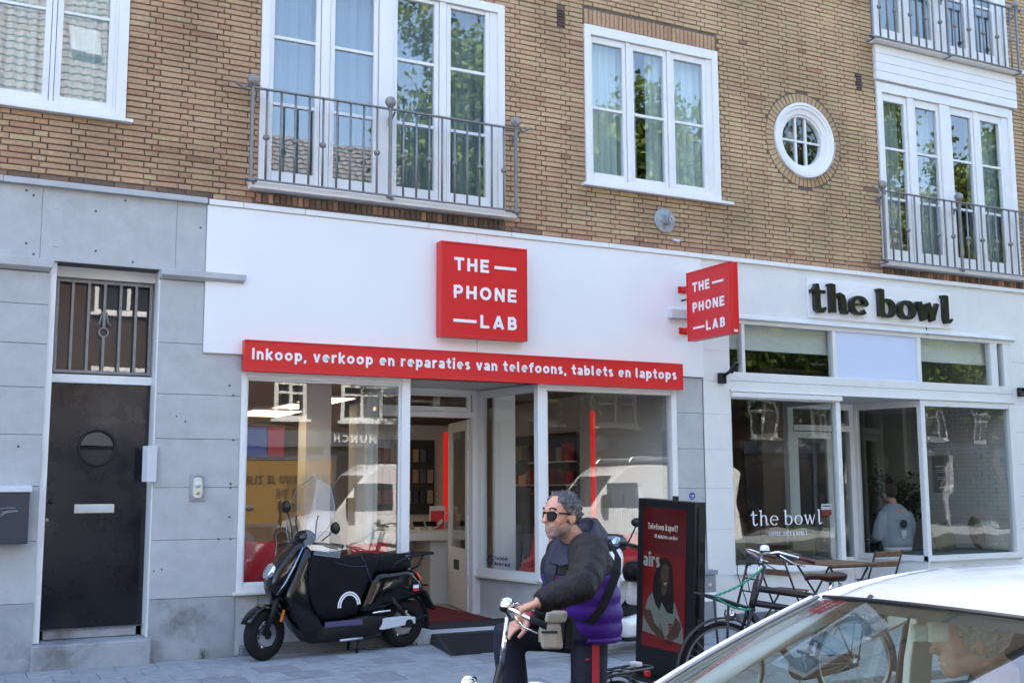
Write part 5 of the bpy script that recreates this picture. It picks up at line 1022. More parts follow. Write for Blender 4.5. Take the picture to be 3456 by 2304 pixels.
# ------------------------------------------------------------------ café table and folding chairs
mat('teak', (0.20, 0.115, 0.06), 0.55, var=0.35, vscale=14, stain=(0.06, 0.04, 0.03), sscale=9, samt=.5); mat('chair_frame', (0.02, 0.018, 0.018), 0.45)
def folding_chair(loc, rz, label):
    T_ = thing('folding_chair', label, 'chair', loc, rz, 'wooden folding chairs at the café')
    for s in (-1, 1):
        x = s * .20
        obj('frame_leg', MB().tube([(x, -.20, 0), (x, .02, .45), (x, .19, .82)], .011, 8), 'chair_frame', T_, smooth=True); x2 = s * .18
        obj('frame_leg', MB().tube([(x2, .22, 0), (x2, -.18, .45)], .011, 8), 'chair_frame', T_, smooth=True)
    obj('crossbar', MB().tube([(-.2, -.14, .13), (.2, -.14, .13)], .008, 6), 'chair_frame', T_)
    for k in range(5): obj('seat_slat', MB().box(-.21, .21, -.19 + k * .078, -.19 + k * .078 + .066, .452, .468), 'teak', T_, bevel=.004)
    for k, zz in enumerate((.62, .74)): o = obj('back_slat', MB().box(-.21, .21, -.008, .008, 0, .07), 'teak', T_, bevel=.004); o.location = (0, .095 + k * .053, zz); o.rotation_euler = (R(-24), 0, 0)
tx, ty = 8.75, -1.30
TB = thing('folding_table', 'square slatted wooden folding table in front of the café window', 'table', (8.98, -1.28, .02), R(2))
for k in range(8): obj('top_slat', MB().box(-.34, .34, -.34 + k * .0855, -.34 + k * .0855 + .078, .722, .742), 'teak', TB, bevel=.003)
for s in (-1, 1): obj('frame_leg', MB().tube([(-.28, s * .28, 0), (.28, s * .28, .715)], .012, 8), 'chair_frame', TB, smooth=True); obj('frame_leg', MB().tube([(.28, s * .25, 0), (-.28, s * .25, .715)], .012, 8), 'chair_frame', TB, smooth=True)
obj('top_frame', MB().box(-.335, .335, -.335, -.315, .70, .721).box(-.335, .335, .315, .335, .70, .721), 'chair_frame', TB)
folding_chair((8.34, -1.2, .02), R(96), 'wooden folding chair on the left of the café table behind the black bicycle')
folding_chair((10.22, -.75, .02), R(176), 'wooden folding chair below the café bay window behind the white car')

# ------------------------------------------------------------------ digital display kiosk
mat('kiosk_black', (0.006, 0.006, 0.007), 0.25, spec=.3); mat('kiosk_matte', (0.008, 0.008, 0.009), 0.5, spec=.3)
def em(name, c, s): return mat(name, tuple(v * .035 for v in c), .12, emit=c, estr=s, spec=.4)
KE = .009
em('k_red', (0.55, 0.025, 0.03), KE); em('k_red2', (0.85, 0.03, 0.03), KE * 1.15); em('k_white', (0.9, 0.9, 0.9), KE * 6); em('k_shirt', (0.42, 0.52, 0.52), KE * 2.6); em('k_hair', (0.06, 0.04, 0.03), KE); em('k_skin', (0.42, 0.24, 0.16), KE * .95); em('k_teal', (0.55, 0.75, 0.75), KE * 3.5)
KS = thing('display_kiosk', 'black digital display kiosk advertising phone repair on the pavement', 'kiosk', (5.60, -2.45, .0))
uv = Vector((.14, -.66)).normalized(); nv = Vector((uv.y, -uv.x)); KW, KT, KH = .675, .135, 1.58      # u runs along the face towards the street, n is outward (left)
def kp(u, n, z): return (uv.x * u + nv.x * n, uv.y * u + nv.y * n, z)
def kbox(u0, u1, n0, n1, z0, z1): return MB().prism([kp(u0, n0, z0), kp(u1, n0, z0), kp(u1, n1, z0), kp(u0, n1, z0)], (0, 0, 0), (0, 0, z1 - z0))
TILT = Matrix.Rotation(R(3.0), 4, Vector((nv.x, nv.y, 0)))
KS.rotation_mode = 'QUATERNION'; KS.rotation_quaternion = TILT.to_quaternion() if (TILT @ Vector((0, 0, 1))).dot(Vector((uv.x, uv.y, 0))) > 0 else TILT.inverted().to_quaternion()
KS.location = (5.585, -2.45, -.075)
obj('housing', kbox(0, KW, -KT, 0, .06, KH), 'kiosk_black', KS, bevel=.008); obj('foot', kbox(-.05, KW + .08, -KT - .1, .12, -.02, .06), 'kiosk_matte', KS, bevel=.006)
obj('screen_glass', kbox(.075, KW - .095, .001, .004, .31, KH - .07), 'k_red', KS)
su0, su1, sz0_, sz1_ = .085, KW - .105, .32, KH - .08; SW, SHh = su1 - su0, sz1_ - sz0_
def kq(u, v, d=.001): return kp(su0 + u * SW, .005 + d, sz0_ + v * SHh)
def poly(name, pts, m, d): obj(name, MB().add([kq(*p, d) for p in pts], [tuple(range(len(pts)))]), m, KS)
poly('print_field', [(0, 0), (1, 0), (1, .66), (0, .69)], 'k_red2', .0008)
poly('print_desk', [(0, 0), (1, 0), (1, .055), (0, .10)], 'k_red2', .0014)
poly('print_shirt', [(.0, .10), (.02, .20), (.12, .34), (.30, .42), (.48, .405), (.72, .385), (.86, .26), (.97, .17), (.99, .06), (.6, .05)], 'k_shirt', .0012)
poly('print_arm', [(.03, .20), (.22, .12), (.45, .06), (.56, .075), (.5, .12), (.3, .17), (.2, .26), (.06, .26)], 'k_skin', .0018); poly('print_arm', [(.94, .17), (.86, .10), (.66, .055), (.58, .09), (.7, .14), (.80, .24), (.93, .20)], 'k_skin', .0018)
poly('print_hair', [(.27, .52), (.24, .38), (.32, .30), (.42, .27), (.46, .33), (.60, .26), (.74, .26), (.76, .38), (.72, .52), (.70, .60), (.62, .645), (.52, .66), (.42, .635), (.36, .58)], 'k_hair', .0016)
poly('print_neck', [(.45, .40), (.50, .37), (.58, .40), (.57, .46), (.46, .46)], 'k_skin', .0019)
poly('print_face', [(.44, .50), (.48, .44), (.54, .425), (.60, .455), (.635, .52), (.63, .585), (.56, .61), (.47, .59), (.435, .55)], 'k_skin', .0021)
poly('print_smile', [(.50, .473), (.545, .464), (.585, .482), (.545, .456)], 'k_white', .0024); poly('print_eye', [(.475, .535), (.505, .541), (.515, .534), (.49, .53)], 'k_hair', .0024); poly('print_eye', [(.565, .54), (.595, .546), (.61, .538), (.58, .534)], 'k_hair', .0024)
for k in range(3): poly('print_badge', [(.64, .125 + k * .022), (.73, .13 + k * .022), (.73, .147 + k * .022), (.64, .142 + k * .022)], 'k_red2', .002)
poly('print_pen', [(.42, .17), (.435, .175), (.52, .10), (.51, .095)], 'k_hair', .0024); poly('print_phone', [(.55, .045), (.70, .035), (.74, .05), (.60, .062)], 'k_hair', .0024)
for (u, v) in ((.14, .705), (.26, .705), (.14, .80), (.26, .80)): pass
obj('print_outline', (lambda m: [stroke(m, s, .008, lambda a, b, d: kq(a, b, .0012 + d), 0, .0004) for s in ([(.15, .70), (.27, .70)], [(.15, .70), (.15, .80)], [(.27, .70), (.27, .80)], [(.15, .80), (.27, .80)])] and m)(MB()), 'k_red2', KS)
def kt(u0, v0): return lambda a, b, d: kp(su0 + u0 * SW + a, .0062 + d, sz0_ + v0 * SHh + b)
obj('headline', write('Telefoon kapot?', kt(.10, .845), .72 * SW, .058, .001, weight=.13), 'k_white', KS); obj('subline', write('30 minuten service', kt(.26, .785), .56 * SW, .038, .001, weight=.12), 'k_white', KS); obj('wall_word', write('airs', kt(.0, .575), .40 * SW, .12, .0005, sp=.14), 'k_teal', KS)
SDs = MB(); 
obj('side_channel', MB().prism([kp(KW + .001, -.035, .1), kp(KW + .001, -KT + .03, .1), kp(KW + .006, -KT + .03, .1), kp(KW + .006, -.035, .1)], (0, 0, 0), (0, 0, KH - .14)), 'kiosk_matte', KS); obj('side_handle', kbox(KW + .006, KW + .03, -.10, -.05, .62, .80), 'kiosk_matte', KS, bevel=.008); obj('speaker_grille', kbox(KW + .0065, KW + .008, -.10, -.05, .95, 1.06), 'black_matte', KS); obj('speaker_grille', kbox(KW + .0065, KW + .008, -.10, -.05, 1.16, 1.24), 'black_matte', KS)
obj('camera_knob', MB().lathe([(.028, 0), (.028, .035), (0, .036)], kp(KW * .55, -KT * .6, KH), 'z', 16), 'black_plastic', KS)
# ------------------------------------------------------------------ black electric scooter
def slab(pts, w, k=.86, m=.62, y0=0.0, taper=None):
    """rounded body panel: side outline pts (s, z) given a width; taper scales the width along s"""
    cx = sum(p[0] for p in pts) / len(pts); cz = sum(p[1] for p in pts) / len(pts); rings = []
    for (f, yy) in ((k * .8, -1), (k, -.93), (1 - (1 - k) * .3, -m - .12), (1, -m * .8), (1, m * .8), (1 - (1 - k) * .3, m + .12), (k, .93), (k * .8, 1)):
        rings.append([Vector((cx + (p[0] - cx) * f, y0 + yy * w / 2 * (taper(p[0]) if taper else 1), cz + (p[1] - cz) * f)) for p in pts])
    return MB().loft(rings)
def dense(pts, n=3):
    """closed Catmull-Rom refinement of an outline"""
    out = []; N = len(pts)
    for i in range(N):
        p0, p1, p2, p3 = (Vector(pts[(i + k) % N]) for k in (-1, 0, 1, 2))
        for k in range(n):
            t = k / n; out.append(tuple(.5 * (2 * p1 + (p2 - p0) * t + (2 * p0 - 5 * p1 + 4 * p2 - p3) * t * t + (3 * p1 - p0 - 3 * p2 + p3) * t ** 3)))
    return out
mat('scooter_gloss', (0.005, 0.005, 0.006), 0.08, spec=.5); mat('scooter_matte', (0.009, 0.009, 0.010), 0.45, spec=.3); mat('cover_cloth', (0.006, 0.006, 0.009), 0.7, bump=.6, bscale=6, bdist=.04, spec=.2); mat('trim_sky_tint', (0.35, 0.42, 0.55), 0.12, metal=.8); mat('amber', (0.8, 0.25, 0.02), .3); mat('tail_red', (0.6, 0.01, 0.01), .2); mat('lens', (0.35, 0.37, 0.42), 0.08, metal=.3); mat('piping', (0.07, 0.07, 0.16), .5)  # blue of the reflected sky is put into the shiny trim strip's colour
def scooter_wheel(parent, c, r, steer=0.0, w=.11, name='wheel', rim='scooter_matte'):
    W0 = obj(name, MB().lathe([(r * .62, -w * .42), (r * .80, -w * .5), (r * .95, -w * .38), (r, -w * .12), (r, w * .12), (r * .95, w * .38), (r * .80, w * .5), (r * .62, w * .42)], (0, 0, 0), 'y', 40), 'rubber', parent, smooth=True)
    W0.location = c; W0.rotation_euler = (0, 0, steer)
    obj('rim', MB().lathe([(r * .64, -w * .4), (r * .58, -w * .42), (r * .55, -w * .2), (r * .55, w * .2), (r * .58, w * .42), (r * .64, w * .4)], (0, 0, 0), 'y', 32), rim, W0, smooth=True)
    sp = MB()
    for k in range(6): a = 2 * PI * k / 6; sp.tube([(.03 * math.cos(a), -.015, .03 * math.sin(a)), (r * .57 * math.cos(a + .1), -.02, r * .57 * math.sin(a + .1))], [.016, .011], 6)
    obj('spoke', sp, 'steel' if rim == 'scooter_matte' else rim, W0); obj('hub', MB().lathe([(0, -.05), (.045, -.05), (.05, .05), (0, .05)], (0, 0, 0), 'y', 16), 'scooter_matte', W0)
    obj('brake_disc', MB().lathe([(.04, -.045), (r * .46, -.045), (r * .46, -.042), (.04, -.042)], (0, 0, 0), 'y', 24), 'steel', W0)
    return W0
BSC = thing('scooter', 'black electric scooter with clear windscreen parked before the left shop window', 'scooter', (2.75, -.42, .02), R(8.4))
sc = lambda name, mb, m, **k: obj(name, mb, m, BSC, **k)
scooter_wheel(BSC, (.085, 0, .236), .236, R(22)); scooter_wheel(BSC, (1.545, 0, .236), .236, 0, .12)
fk = MB()
for s in (-1, 1): fk.tube([(.085 + s * .03, s * .085, .236), (.16 + s * .03, s * .085, .45), (.20, s * .06, .60)], [.022, .028, .03], 8)
sc('fork', fk, 'scooter_matte', smooth=True)
o = sc('front_fender', MB().loft([[Vector((.26 * math.cos(R(t)) * q, y, .26 * math.sin(R(t)) * q)) for (q, y) in ((1.0, -.075), (1.05, -.05), (1.07, 0), (1.05, .05), (1.0, .075), (.985, .05), (.985, 0), (.985, -.05))] for t in range(35, 160, 12)]), 'scooter_gloss', smooth=True); o.location = (.085, 0, .236); o.rotation_euler = (0, 0, R(22))
o = sc('fork_reflector', MB().box(.02, .045, -.112, -.105, -.02, .09), 'amber'); o.location = (.15, 0, .38); o.rotation_euler = (0, R(20), R(15))
sc('front_panel', slab(dense([(.10, .64), (.17, .56), (.28, .66), (.40, .88), (.46, 1.02), (.42, 1.08), (.33, 1.05), (.18, .88), (.11, .76)]), .26, .8), 'scooter_gloss', smooth=True, auto=60)
sc('leg_shield', slab(dense([(.40, 1.0), (.47, 1.02), (.46, .80), (.44, .60), (.50, .40), (.62, .24), (.54, .15), (.40, .22), (.28, .42), (.22, .58), (.30, .78)]), .37, .88), 'scooter_gloss', smooth=True, auto=60)
sc('trim_strip', MB().tube([(.145, -.118, .60), (.22, -.132, .70), (.31, -.135, .86), (.40, -.125, 1.03)], [.008, .022, .024, .018], 8, flat=.45), 'trim_sky_tint', smooth=True); sc('trim_strip', MB().tube([(.145, .118, .60), (.22, .132, .70), (.31, .135, .86), (.40, .125, 1.03)], [.008, .022, .024, .018], 8, flat=.45), 'trim_sky_tint', smooth=True)
hl = MB().lathe([(.078, .02), (.078, -.02), (.068, -.03), (.060, -.025)], (0, 0, 0), 'x', 28); o = sc('headlight_ring', hl, 'chrome', smooth=True); o.location = (.125, 0, .805); o.rotation_euler = (0, R(28), 0)
o = sc('headlight', MB().lathe([(.062, -.022), (.045, -.034), (0, -.04)], (0, 0, 0), 'x', 24), 'lens', smooth=True); o.location = (.125, 0, .805); o.rotation_euler = (0, R(28), 0)
sc('floorboard', slab(dense([(.42, .26), (.47, .15), (.60, .125), (1.18, .15), (1.30, .22), (1.33, .33), (1.1, .36), (.62, .30)]), .33, .9), 'scooter_matte', smooth=True, auto=60)
sc('floor_trim', MB().box(.62, 1.02, -.172, -.158, .27, .325), 'piping', bevel=.006); sc('pillion_peg', MB().tube([(1.13, -.165, .375), (1.31, -.19, .39)], .017, 8, flat=.7), 'chrome', smooth=True)
sc('rear_body', slab(dense([(1.00, .38), (1.06, .56), (1.15, .735), (1.40, .765), (1.64, .755), (1.76, .60), (1.74, .50), (1.52, .46), (1.25, .40)]), .33, .86, taper=lambda s: 1 - .32 * max(0, (s - 1.2) / .55)), 'scooter_gloss', smooth=True, auto=60)
sc('seat', slab(dense([(1.02, .92), (1.25, .925), (1.50, .925), (1.60, .84), (1.56, .765), (1.15, .75), (1.02, .80)]), .29, .82), 'cover_cloth', smooth=True)
cv = slab(dense([(.45, .95), (.56, .985), (.74, .95), (.98, .925), (1.19, .94), (1.20, .82), (1.09, .66), (.99, .46), (.93, .36), (.60, .335), (.50, .42), (.42, .62), (.41, .80)], 4), .43, .9)
o = sc('leg_cover', cv, 'cover_cloth', smooth=True); 
sc('cover_piping', MB().tube([(.98, -.205, .925), (1.02, -.212, .85), (1.06, -.212, .74), (1.10, -.208, .66)], .007, 6, flat=.5).tube([(.60, -.205, .93), (.75, -.213, .86), (.90, -.215, .83), (1.03, -.212, .83)], .006, 6, flat=.5), 'piping', smooth=True)
am = MB(); pts = [(.85 + .105 * math.cos(R(t)), .455 + .125 * math.sin(R(t))) for t in range(8, 190, 7)]; stroke(am, pts, .036, lambda a, b, d: (a, -.213 - d, b), 0, .004); sc('cover_emblem', am, 'letter_white'); am = MB(); stroke(am, pts, .006, lambda a, b, d: (a, -.2175 - d, b), 0, .001); sc('emblem_line', am, 'case_grey')
sc('swing_arm', MB().loft([[Vector((x, -.14 + y, z + dz)) for (y, dz) in ((-.02, -hh), (.02, -hh), (.02, hh), (-.02, hh))] for (x, z, hh) in ((1.20, .245, .035), (1.26, .26, .055), (1.5, .275, .045), (1.62, .27, .032))]), 'light_grey', bevel=.006); sc('axle_plate', MB().lathe([(0, -.175), (.04, -.175), (.045, -.13), (0, -.13)], (1.545, 0, .245), 'y', 16), 'scooter_matte')
sc('shock_absorber', MB().tube([(1.36, -.13, .50), (1.52, -.135, .30)], .024, 8), 'scooter_matte', smooth=True)
sc('rear_fender', MB().loft([[Vector((1.545 + q * .285 * math.cos(R(t)), y, .236 + q * .285 * math.sin(R(t)))) for (q, y) in ((1, -.075), (1.05, -.045), (1.06, 0), (1.05, .045), (1, .075), (.98, 0))] for t in range(75, -22, -10)]), 'scooter_matte', smooth=True); sc('fender_stay', MB().tube([(1.57, -.12, .25), (1.74, -.10, .30), (1.82, -.07, .30)], .022, 6, flat=.5), 'scooter_matte', smooth=True)
sc('plate_holder', MB().prism([(1.74, -.09, .56), (1.79, -.09, .545), (1.90, -.09, .36), (1.885, -.09, .35)], (0, 0, 0), (0, .18, 0)), 'black_matte', bevel=.004); sc('plate_arm', MB().box(1.74, 1.85, -.03, .03, .585, .605), 'scooter_matte', bevel=.004)
sc('tail_light', MB().prism([(1.635, -.115, .735), (1.67, -.105, .735), (1.72, -.10, .66), (1.70, -.112, .65)], (0, -.008, 0), (0, .012, 0)), 'tail_red', bevel=.004); sc('indicator', MB().prism([(1.655, -.122, .725), (1.675, -.116, .72), (1.71, -.112, .67), (1.70, -.12, .665)], (0, -.006, 0), (0, .006, 0)), 'amber')
sc('red_sticker', MB().box(1.60, 1.665, -.146, -.142, .555, .582), 'red_bright'); sc('white_sticker', MB().box(1.60, 1.665, -.146, -.142, .583, .615), 'letter_white')
rk = MB()
for s in (-1, 1): rk.tube([(1.34, s * .15, .77), (1.40, s * .15, .84), (1.55, s * .14, .895), (1.72, s * .11, .915), (1.86, s * .085, .915)], .013, 8); rk.tube([(1.60, s * .10, .77), (1.68, s * .10, .80), (1.74, s * .10, .905)], .012, 8)
rk.tube([(1.86, -.085, .915), (1.885, 0, .915), (1.86, .085, .915)], .015, 8)
sc('luggage_rack', rk, 'scooter_matte', smooth=True)
for x in (1.62, 1.72, 1.80): sc('rack_bar', MB().box(x, x + .035, -.10, .10, .905, .92), 'scooter_matte', bevel=.004)
for s in (-1, 1): sc('stand_leg', MB().tube([(1.02, s * .10, .15), (1.0 + .02 * s, s * .13, .0)], [.016, .013], 8), 'black_plastic', smooth=True)
sc('kick_lever', MB().tube([(1.02, -.14, .05), (1.08, -.17, .035), (1.19, -.19, .035)], .008, 6), 'black_plastic'); sc('stand_axle', MB().tube([(.78, -.17, .14), (1.02, -.17, .145)], .014, 8), 'steel', smooth=True)
# handlebar turned towards the street
HB = R(24); hc = Vector((.50, 0, 1.06))
def hbp(x, y, z): return (hc.x + x * math.cos(HB) - y * math.sin(HB), x * math.sin(HB) + y * math.cos(HB), hc.z + z)
def hb(mb): mb.v = [hbp(*v) for v in mb.v]; return mb
sc('handlebar', hb(MB().tube([(.06, -.36, -.03), (.02, -.2, -.01), (0, 0, 0), (.02, .2, -.01), (.06, .36, -.03)], .014, 8)), 'black_plastic', smooth=True)
for s in (-1, 1):
    sc('grip', hb(MB().tube([(.035, s * .26, -.015), (.06, s * .39, -.03)], .02, 10)), 'rubber', smooth=True); sc('brake_lever', hb(MB().tube([(-.0, s * .20, -.02), (-.04, s * .28, -.03), (.0, s * .38, -.05)], .006, 6)), 'black_plastic')
    mz = .12 if s < 0 else .32; sc('mirror_stem', hb(MB().tube([(.0, s * .18, .02), (.03, s * .24, mz * .6), (.03, s * .30, mz)], .007, 6)), 'black_plastic', smooth=True)
    sc('mirror', hb(MB().sphere((.04, s * .31, mz + .02), .058, 18, 10, sx=.35, sy=1.0, sz=1.05)), 'black_plastic', smooth=True)
sc('dashboard', hb(MB().sphere((-.03, 0, .05), .11, 18, 10, sx=.8, sy=1.0, sz=.7)), 'scooter_gloss', smooth=True)
def sheet(fn, nu, nv):
    g = [fn(i / nu, j / nv) for i in range(nu + 1) for j in range(nv + 1)]
    return MB().add(g, [(i * (nv + 1) + j, (i + 1) * (nv + 1) + j, (i + 1) * (nv + 1) + j + 1, i * (nv + 1) + j + 1) for i in range(nu) for j in range(nv)])
def wscr(u, v):
    zz = -.03 + .66 * v; hw = (.12 + .19 * math.sin(min(1, v / .45) * PI / 2)) if v < .45 else .31 - .15 * ((v - .45) / .55) ** 1.4 - (.10 * max(0, (v - .88) / .12) ** 2)
    y = (u * 2 - 1) * hw * .95; return hbp(-.12 + .20 * v + .9 * y * y, y, zz + (-.03 * (u * 2 - 1) ** 2 * (v > .9)))
ws = hb(MB()); ws = sheet(wscr, 14, 12); wo = sc('windscreen', ws, 'clear_plastic', smooth=True); em_ = MB().tube([wscr(0, j / 24) for j in range(25)] + [wscr(i / 12, 1) for i in range(1, 12)] + [wscr(1, 1 - j / 24) for j in range(25)], .0034, 5)
obj('screen_edge', em_, 'lens', wo)
for s in (-1, 1):
    def guard(u, v, s=s): y = s * (.17 + .23 * u); return hbp(-.10 + .10 * u + .02 * math.sin(v * PI), y, -.10 + (.20 + .03 * math.sin(u * PI)) * v - .03 * u)
    g_ = sc('hand_guard', sheet(guard, 6, 5), 'clear_plastic', smooth=True); obj('guard_edge', MB().tube([guard(0, 0), guard(.5, 0), guard(1, 0), guard(1, .5), guard(1, 1), guard(.5, 1), guard(0, 1)], .0028, 5), 'lens', g_)
for s in (-1, 1): sc('screen_rod', hb(MB().tube([(.0, s * .10, .04), (-.02, s * .13, .2), (.0, s * .135, .26)], .007, 6)), 'black_plastic')

# ------------------------------------------------------------------ white scooter behind the cyclist
mat('scooter_white', (0.78, 0.78, 0.78), .2, coat=.4)
WSC = thing('scooter', 'white scooter with black seat half hidden between cyclist and kiosk', 'scooter', (5.55, -1.72, .0), R(24)); wc = lambda name, mb, m, **k: obj(name, mb, m, WSC, **k)
scooter_wheel(WSC, (.0, 0, .225), .225, R(-14), .11, rim='light_grey'); scooter_wheel(WSC, (1.22, 0, .225), .225, 0, .12, rim='light_grey')
wc('front_panel', slab(dense([(.10, .42), (.20, .40), (.34, .70), (.42, .98), (.34, 1.02), (.20, .86), (.08, .62)]), .34, .8), 'scooter_white', smooth=True, auto=60); wc('front_fender', MB().loft([[Vector((.27 * math.cos(R(t)) * q, y, .225 + .27 * math.sin(R(t)) * q)) for (q, y) in ((1.0, -.075), (1.06, 0), (1.0, .075), (.97, 0))] for t in range(25, 165, 12)]), 'scooter_white', smooth=True)
wc('floorboard', slab(dense([(.28, .34), (.34, .20), (.50, .16), (.92, .18), (1.0, .32), (.70, .38), (.45, .36)]), .36, .9), 'scooter_white', smooth=True, auto=60); wc('floor_mat', slab([(.36, .385), (.50, .375), (.85, .40), (.95, .46), (.95, .49), (.84, .425), (.5, .40), (.36, .41)], .30), 'black_matte'); wc('skid_panel', slab(dense([(.36, .19), (.5, .12), (1.0, .12), (1.1, .2), (.9, .19), (.5, .17)]), .3), 'black_plastic', smooth=True)
wc('rear_body', slab(dense([(.86, .40), (.90, .62), (1.0, .72), (1.40, .72), (1.62, .66), (1.55, .48), (1.25, .40)]), .36, .85), 'scooter_white', smooth=True, auto=60); wc('seat', slab(dense([(.74, .78), (.85, .86), (1.10, .84), (1.50, .86), (1.58, .78), (1.40, .70), (.95, .70), (.80, .66)]), .30, .8), 'black_plastic', smooth=True)
wc('headset', slab(dense([(.28, 1.02), (.34, .96), (.50, .98), (.56, 1.06), (.48, 1.14), (.34, 1.13)]), .24, .8), 'black_plastic', smooth=True); wc('headlight', slab(dense([(.30, 1.04), (.37, 1.03), (.40, 1.11), (.33, 1.13)]), .20, .85, y0=-.03), 'trim_sky_tint', smooth=True); wc('handlebar', MB().tube([(.54, -.36, 1.0), (.46, -.15, 1.05), (.44, 0, 1.06), (.46, .15, 1.05), (.54, .36, 1.0)], .018, 8), 'black_plastic', smooth=True)
for s in (-1, 1): wc('mirror_stem', MB().tube([(.46, s * .16, 1.06), (.46, s * .22, 1.16), (.44, s * .27, 1.23)], .007, 6), 'black_plastic', smooth=True); wc('mirror', MB().sphere((.43, s * .29, 1.26), .07, 18, 10, sx=.35, sy=1, sz=.62), 'black_plastic', smooth=True); wc('brake_lever', MB().tube([(.44, s * .2, 1.02), (.46, s * .37, .97)], .007, 6), 'black_plastic')
wc('kick_stand', MB().tube([(.7, -.1, .15), (.72, -.14, 0)], .014, 6), 'black_plastic')

# ------------------------------------------------------------------ bicycles
mat('bike_black', (0.014, 0.014, 0.015), 0.33); mat('leather_brown', (0.055, 0.022, 0.016), 0.32, var=.2, vscale=20); mat('leather_red', (0.10, 0.022, 0.018), 0.4); mat('chain_green', (0.02, 0.30, 0.20), .35); mat('hazy_rim', (0.45, 0.45, 0.46), .3, metal=.8)
def bike_wheel(T_, c, r, steer=0.0):
    W0 = obj('wheel', MB().lathe([(r - .03, -.012), (r - .018, -.018), (r - .004, -.012), (r, 0), (r - .004, .012), (r - .018, .018), (r - .03, .012)], (0, 0, 0), 'y', 48), 'rubber', T_, smooth=True); W0.location = c; W0.rotation_euler = (0, 0, steer)
    obj('rim', MB().lathe([(r - .028, -.012), (r - .045, -.010), (r - .05, 0), (r - .045, .010), (r - .028, .012)], (0, 0, 0), 'y', 48), 'hazy_rim', W0, smooth=True); sp = MB()
    for k in range(32): a = 2 * PI * k / 32; s = 1 if k % 2 else -1; b = a + (.35 if k % 4 < 2 else -.35); sp.tube([(.025 * math.cos(b), s * .025, .025 * math.sin(b)), ((r - .046) * math.cos(a), 0, (r - .046) * math.sin(a))], .0014, 3, cap=False)
    stuff(obj('spokes', sp, 'steel', W0)); obj('hub', MB().lathe([(0, -.045), (.014, -.045), (.03, -.03), (.03, .03), (.014, .045), (0, .045)], (0, 0, 0), 'y', 14), 'steel', W0, smooth=True)
    return W0
def fender(T_, c, r, a0, a1, m='bike_black'):
    o = obj('mudguard', MB().loft([[Vector((r * q * math.cos(R(t)), y, r * q * math.sin(R(t)))) for (q, y) in ((1.0, -.026), (1.03, -.014), (1.038, 0), (1.03, .014), (1.0, .026), (1.02, 0))] for t in range(a0, a1, 8)]), m, T_, smooth=True); o.location = c; return o
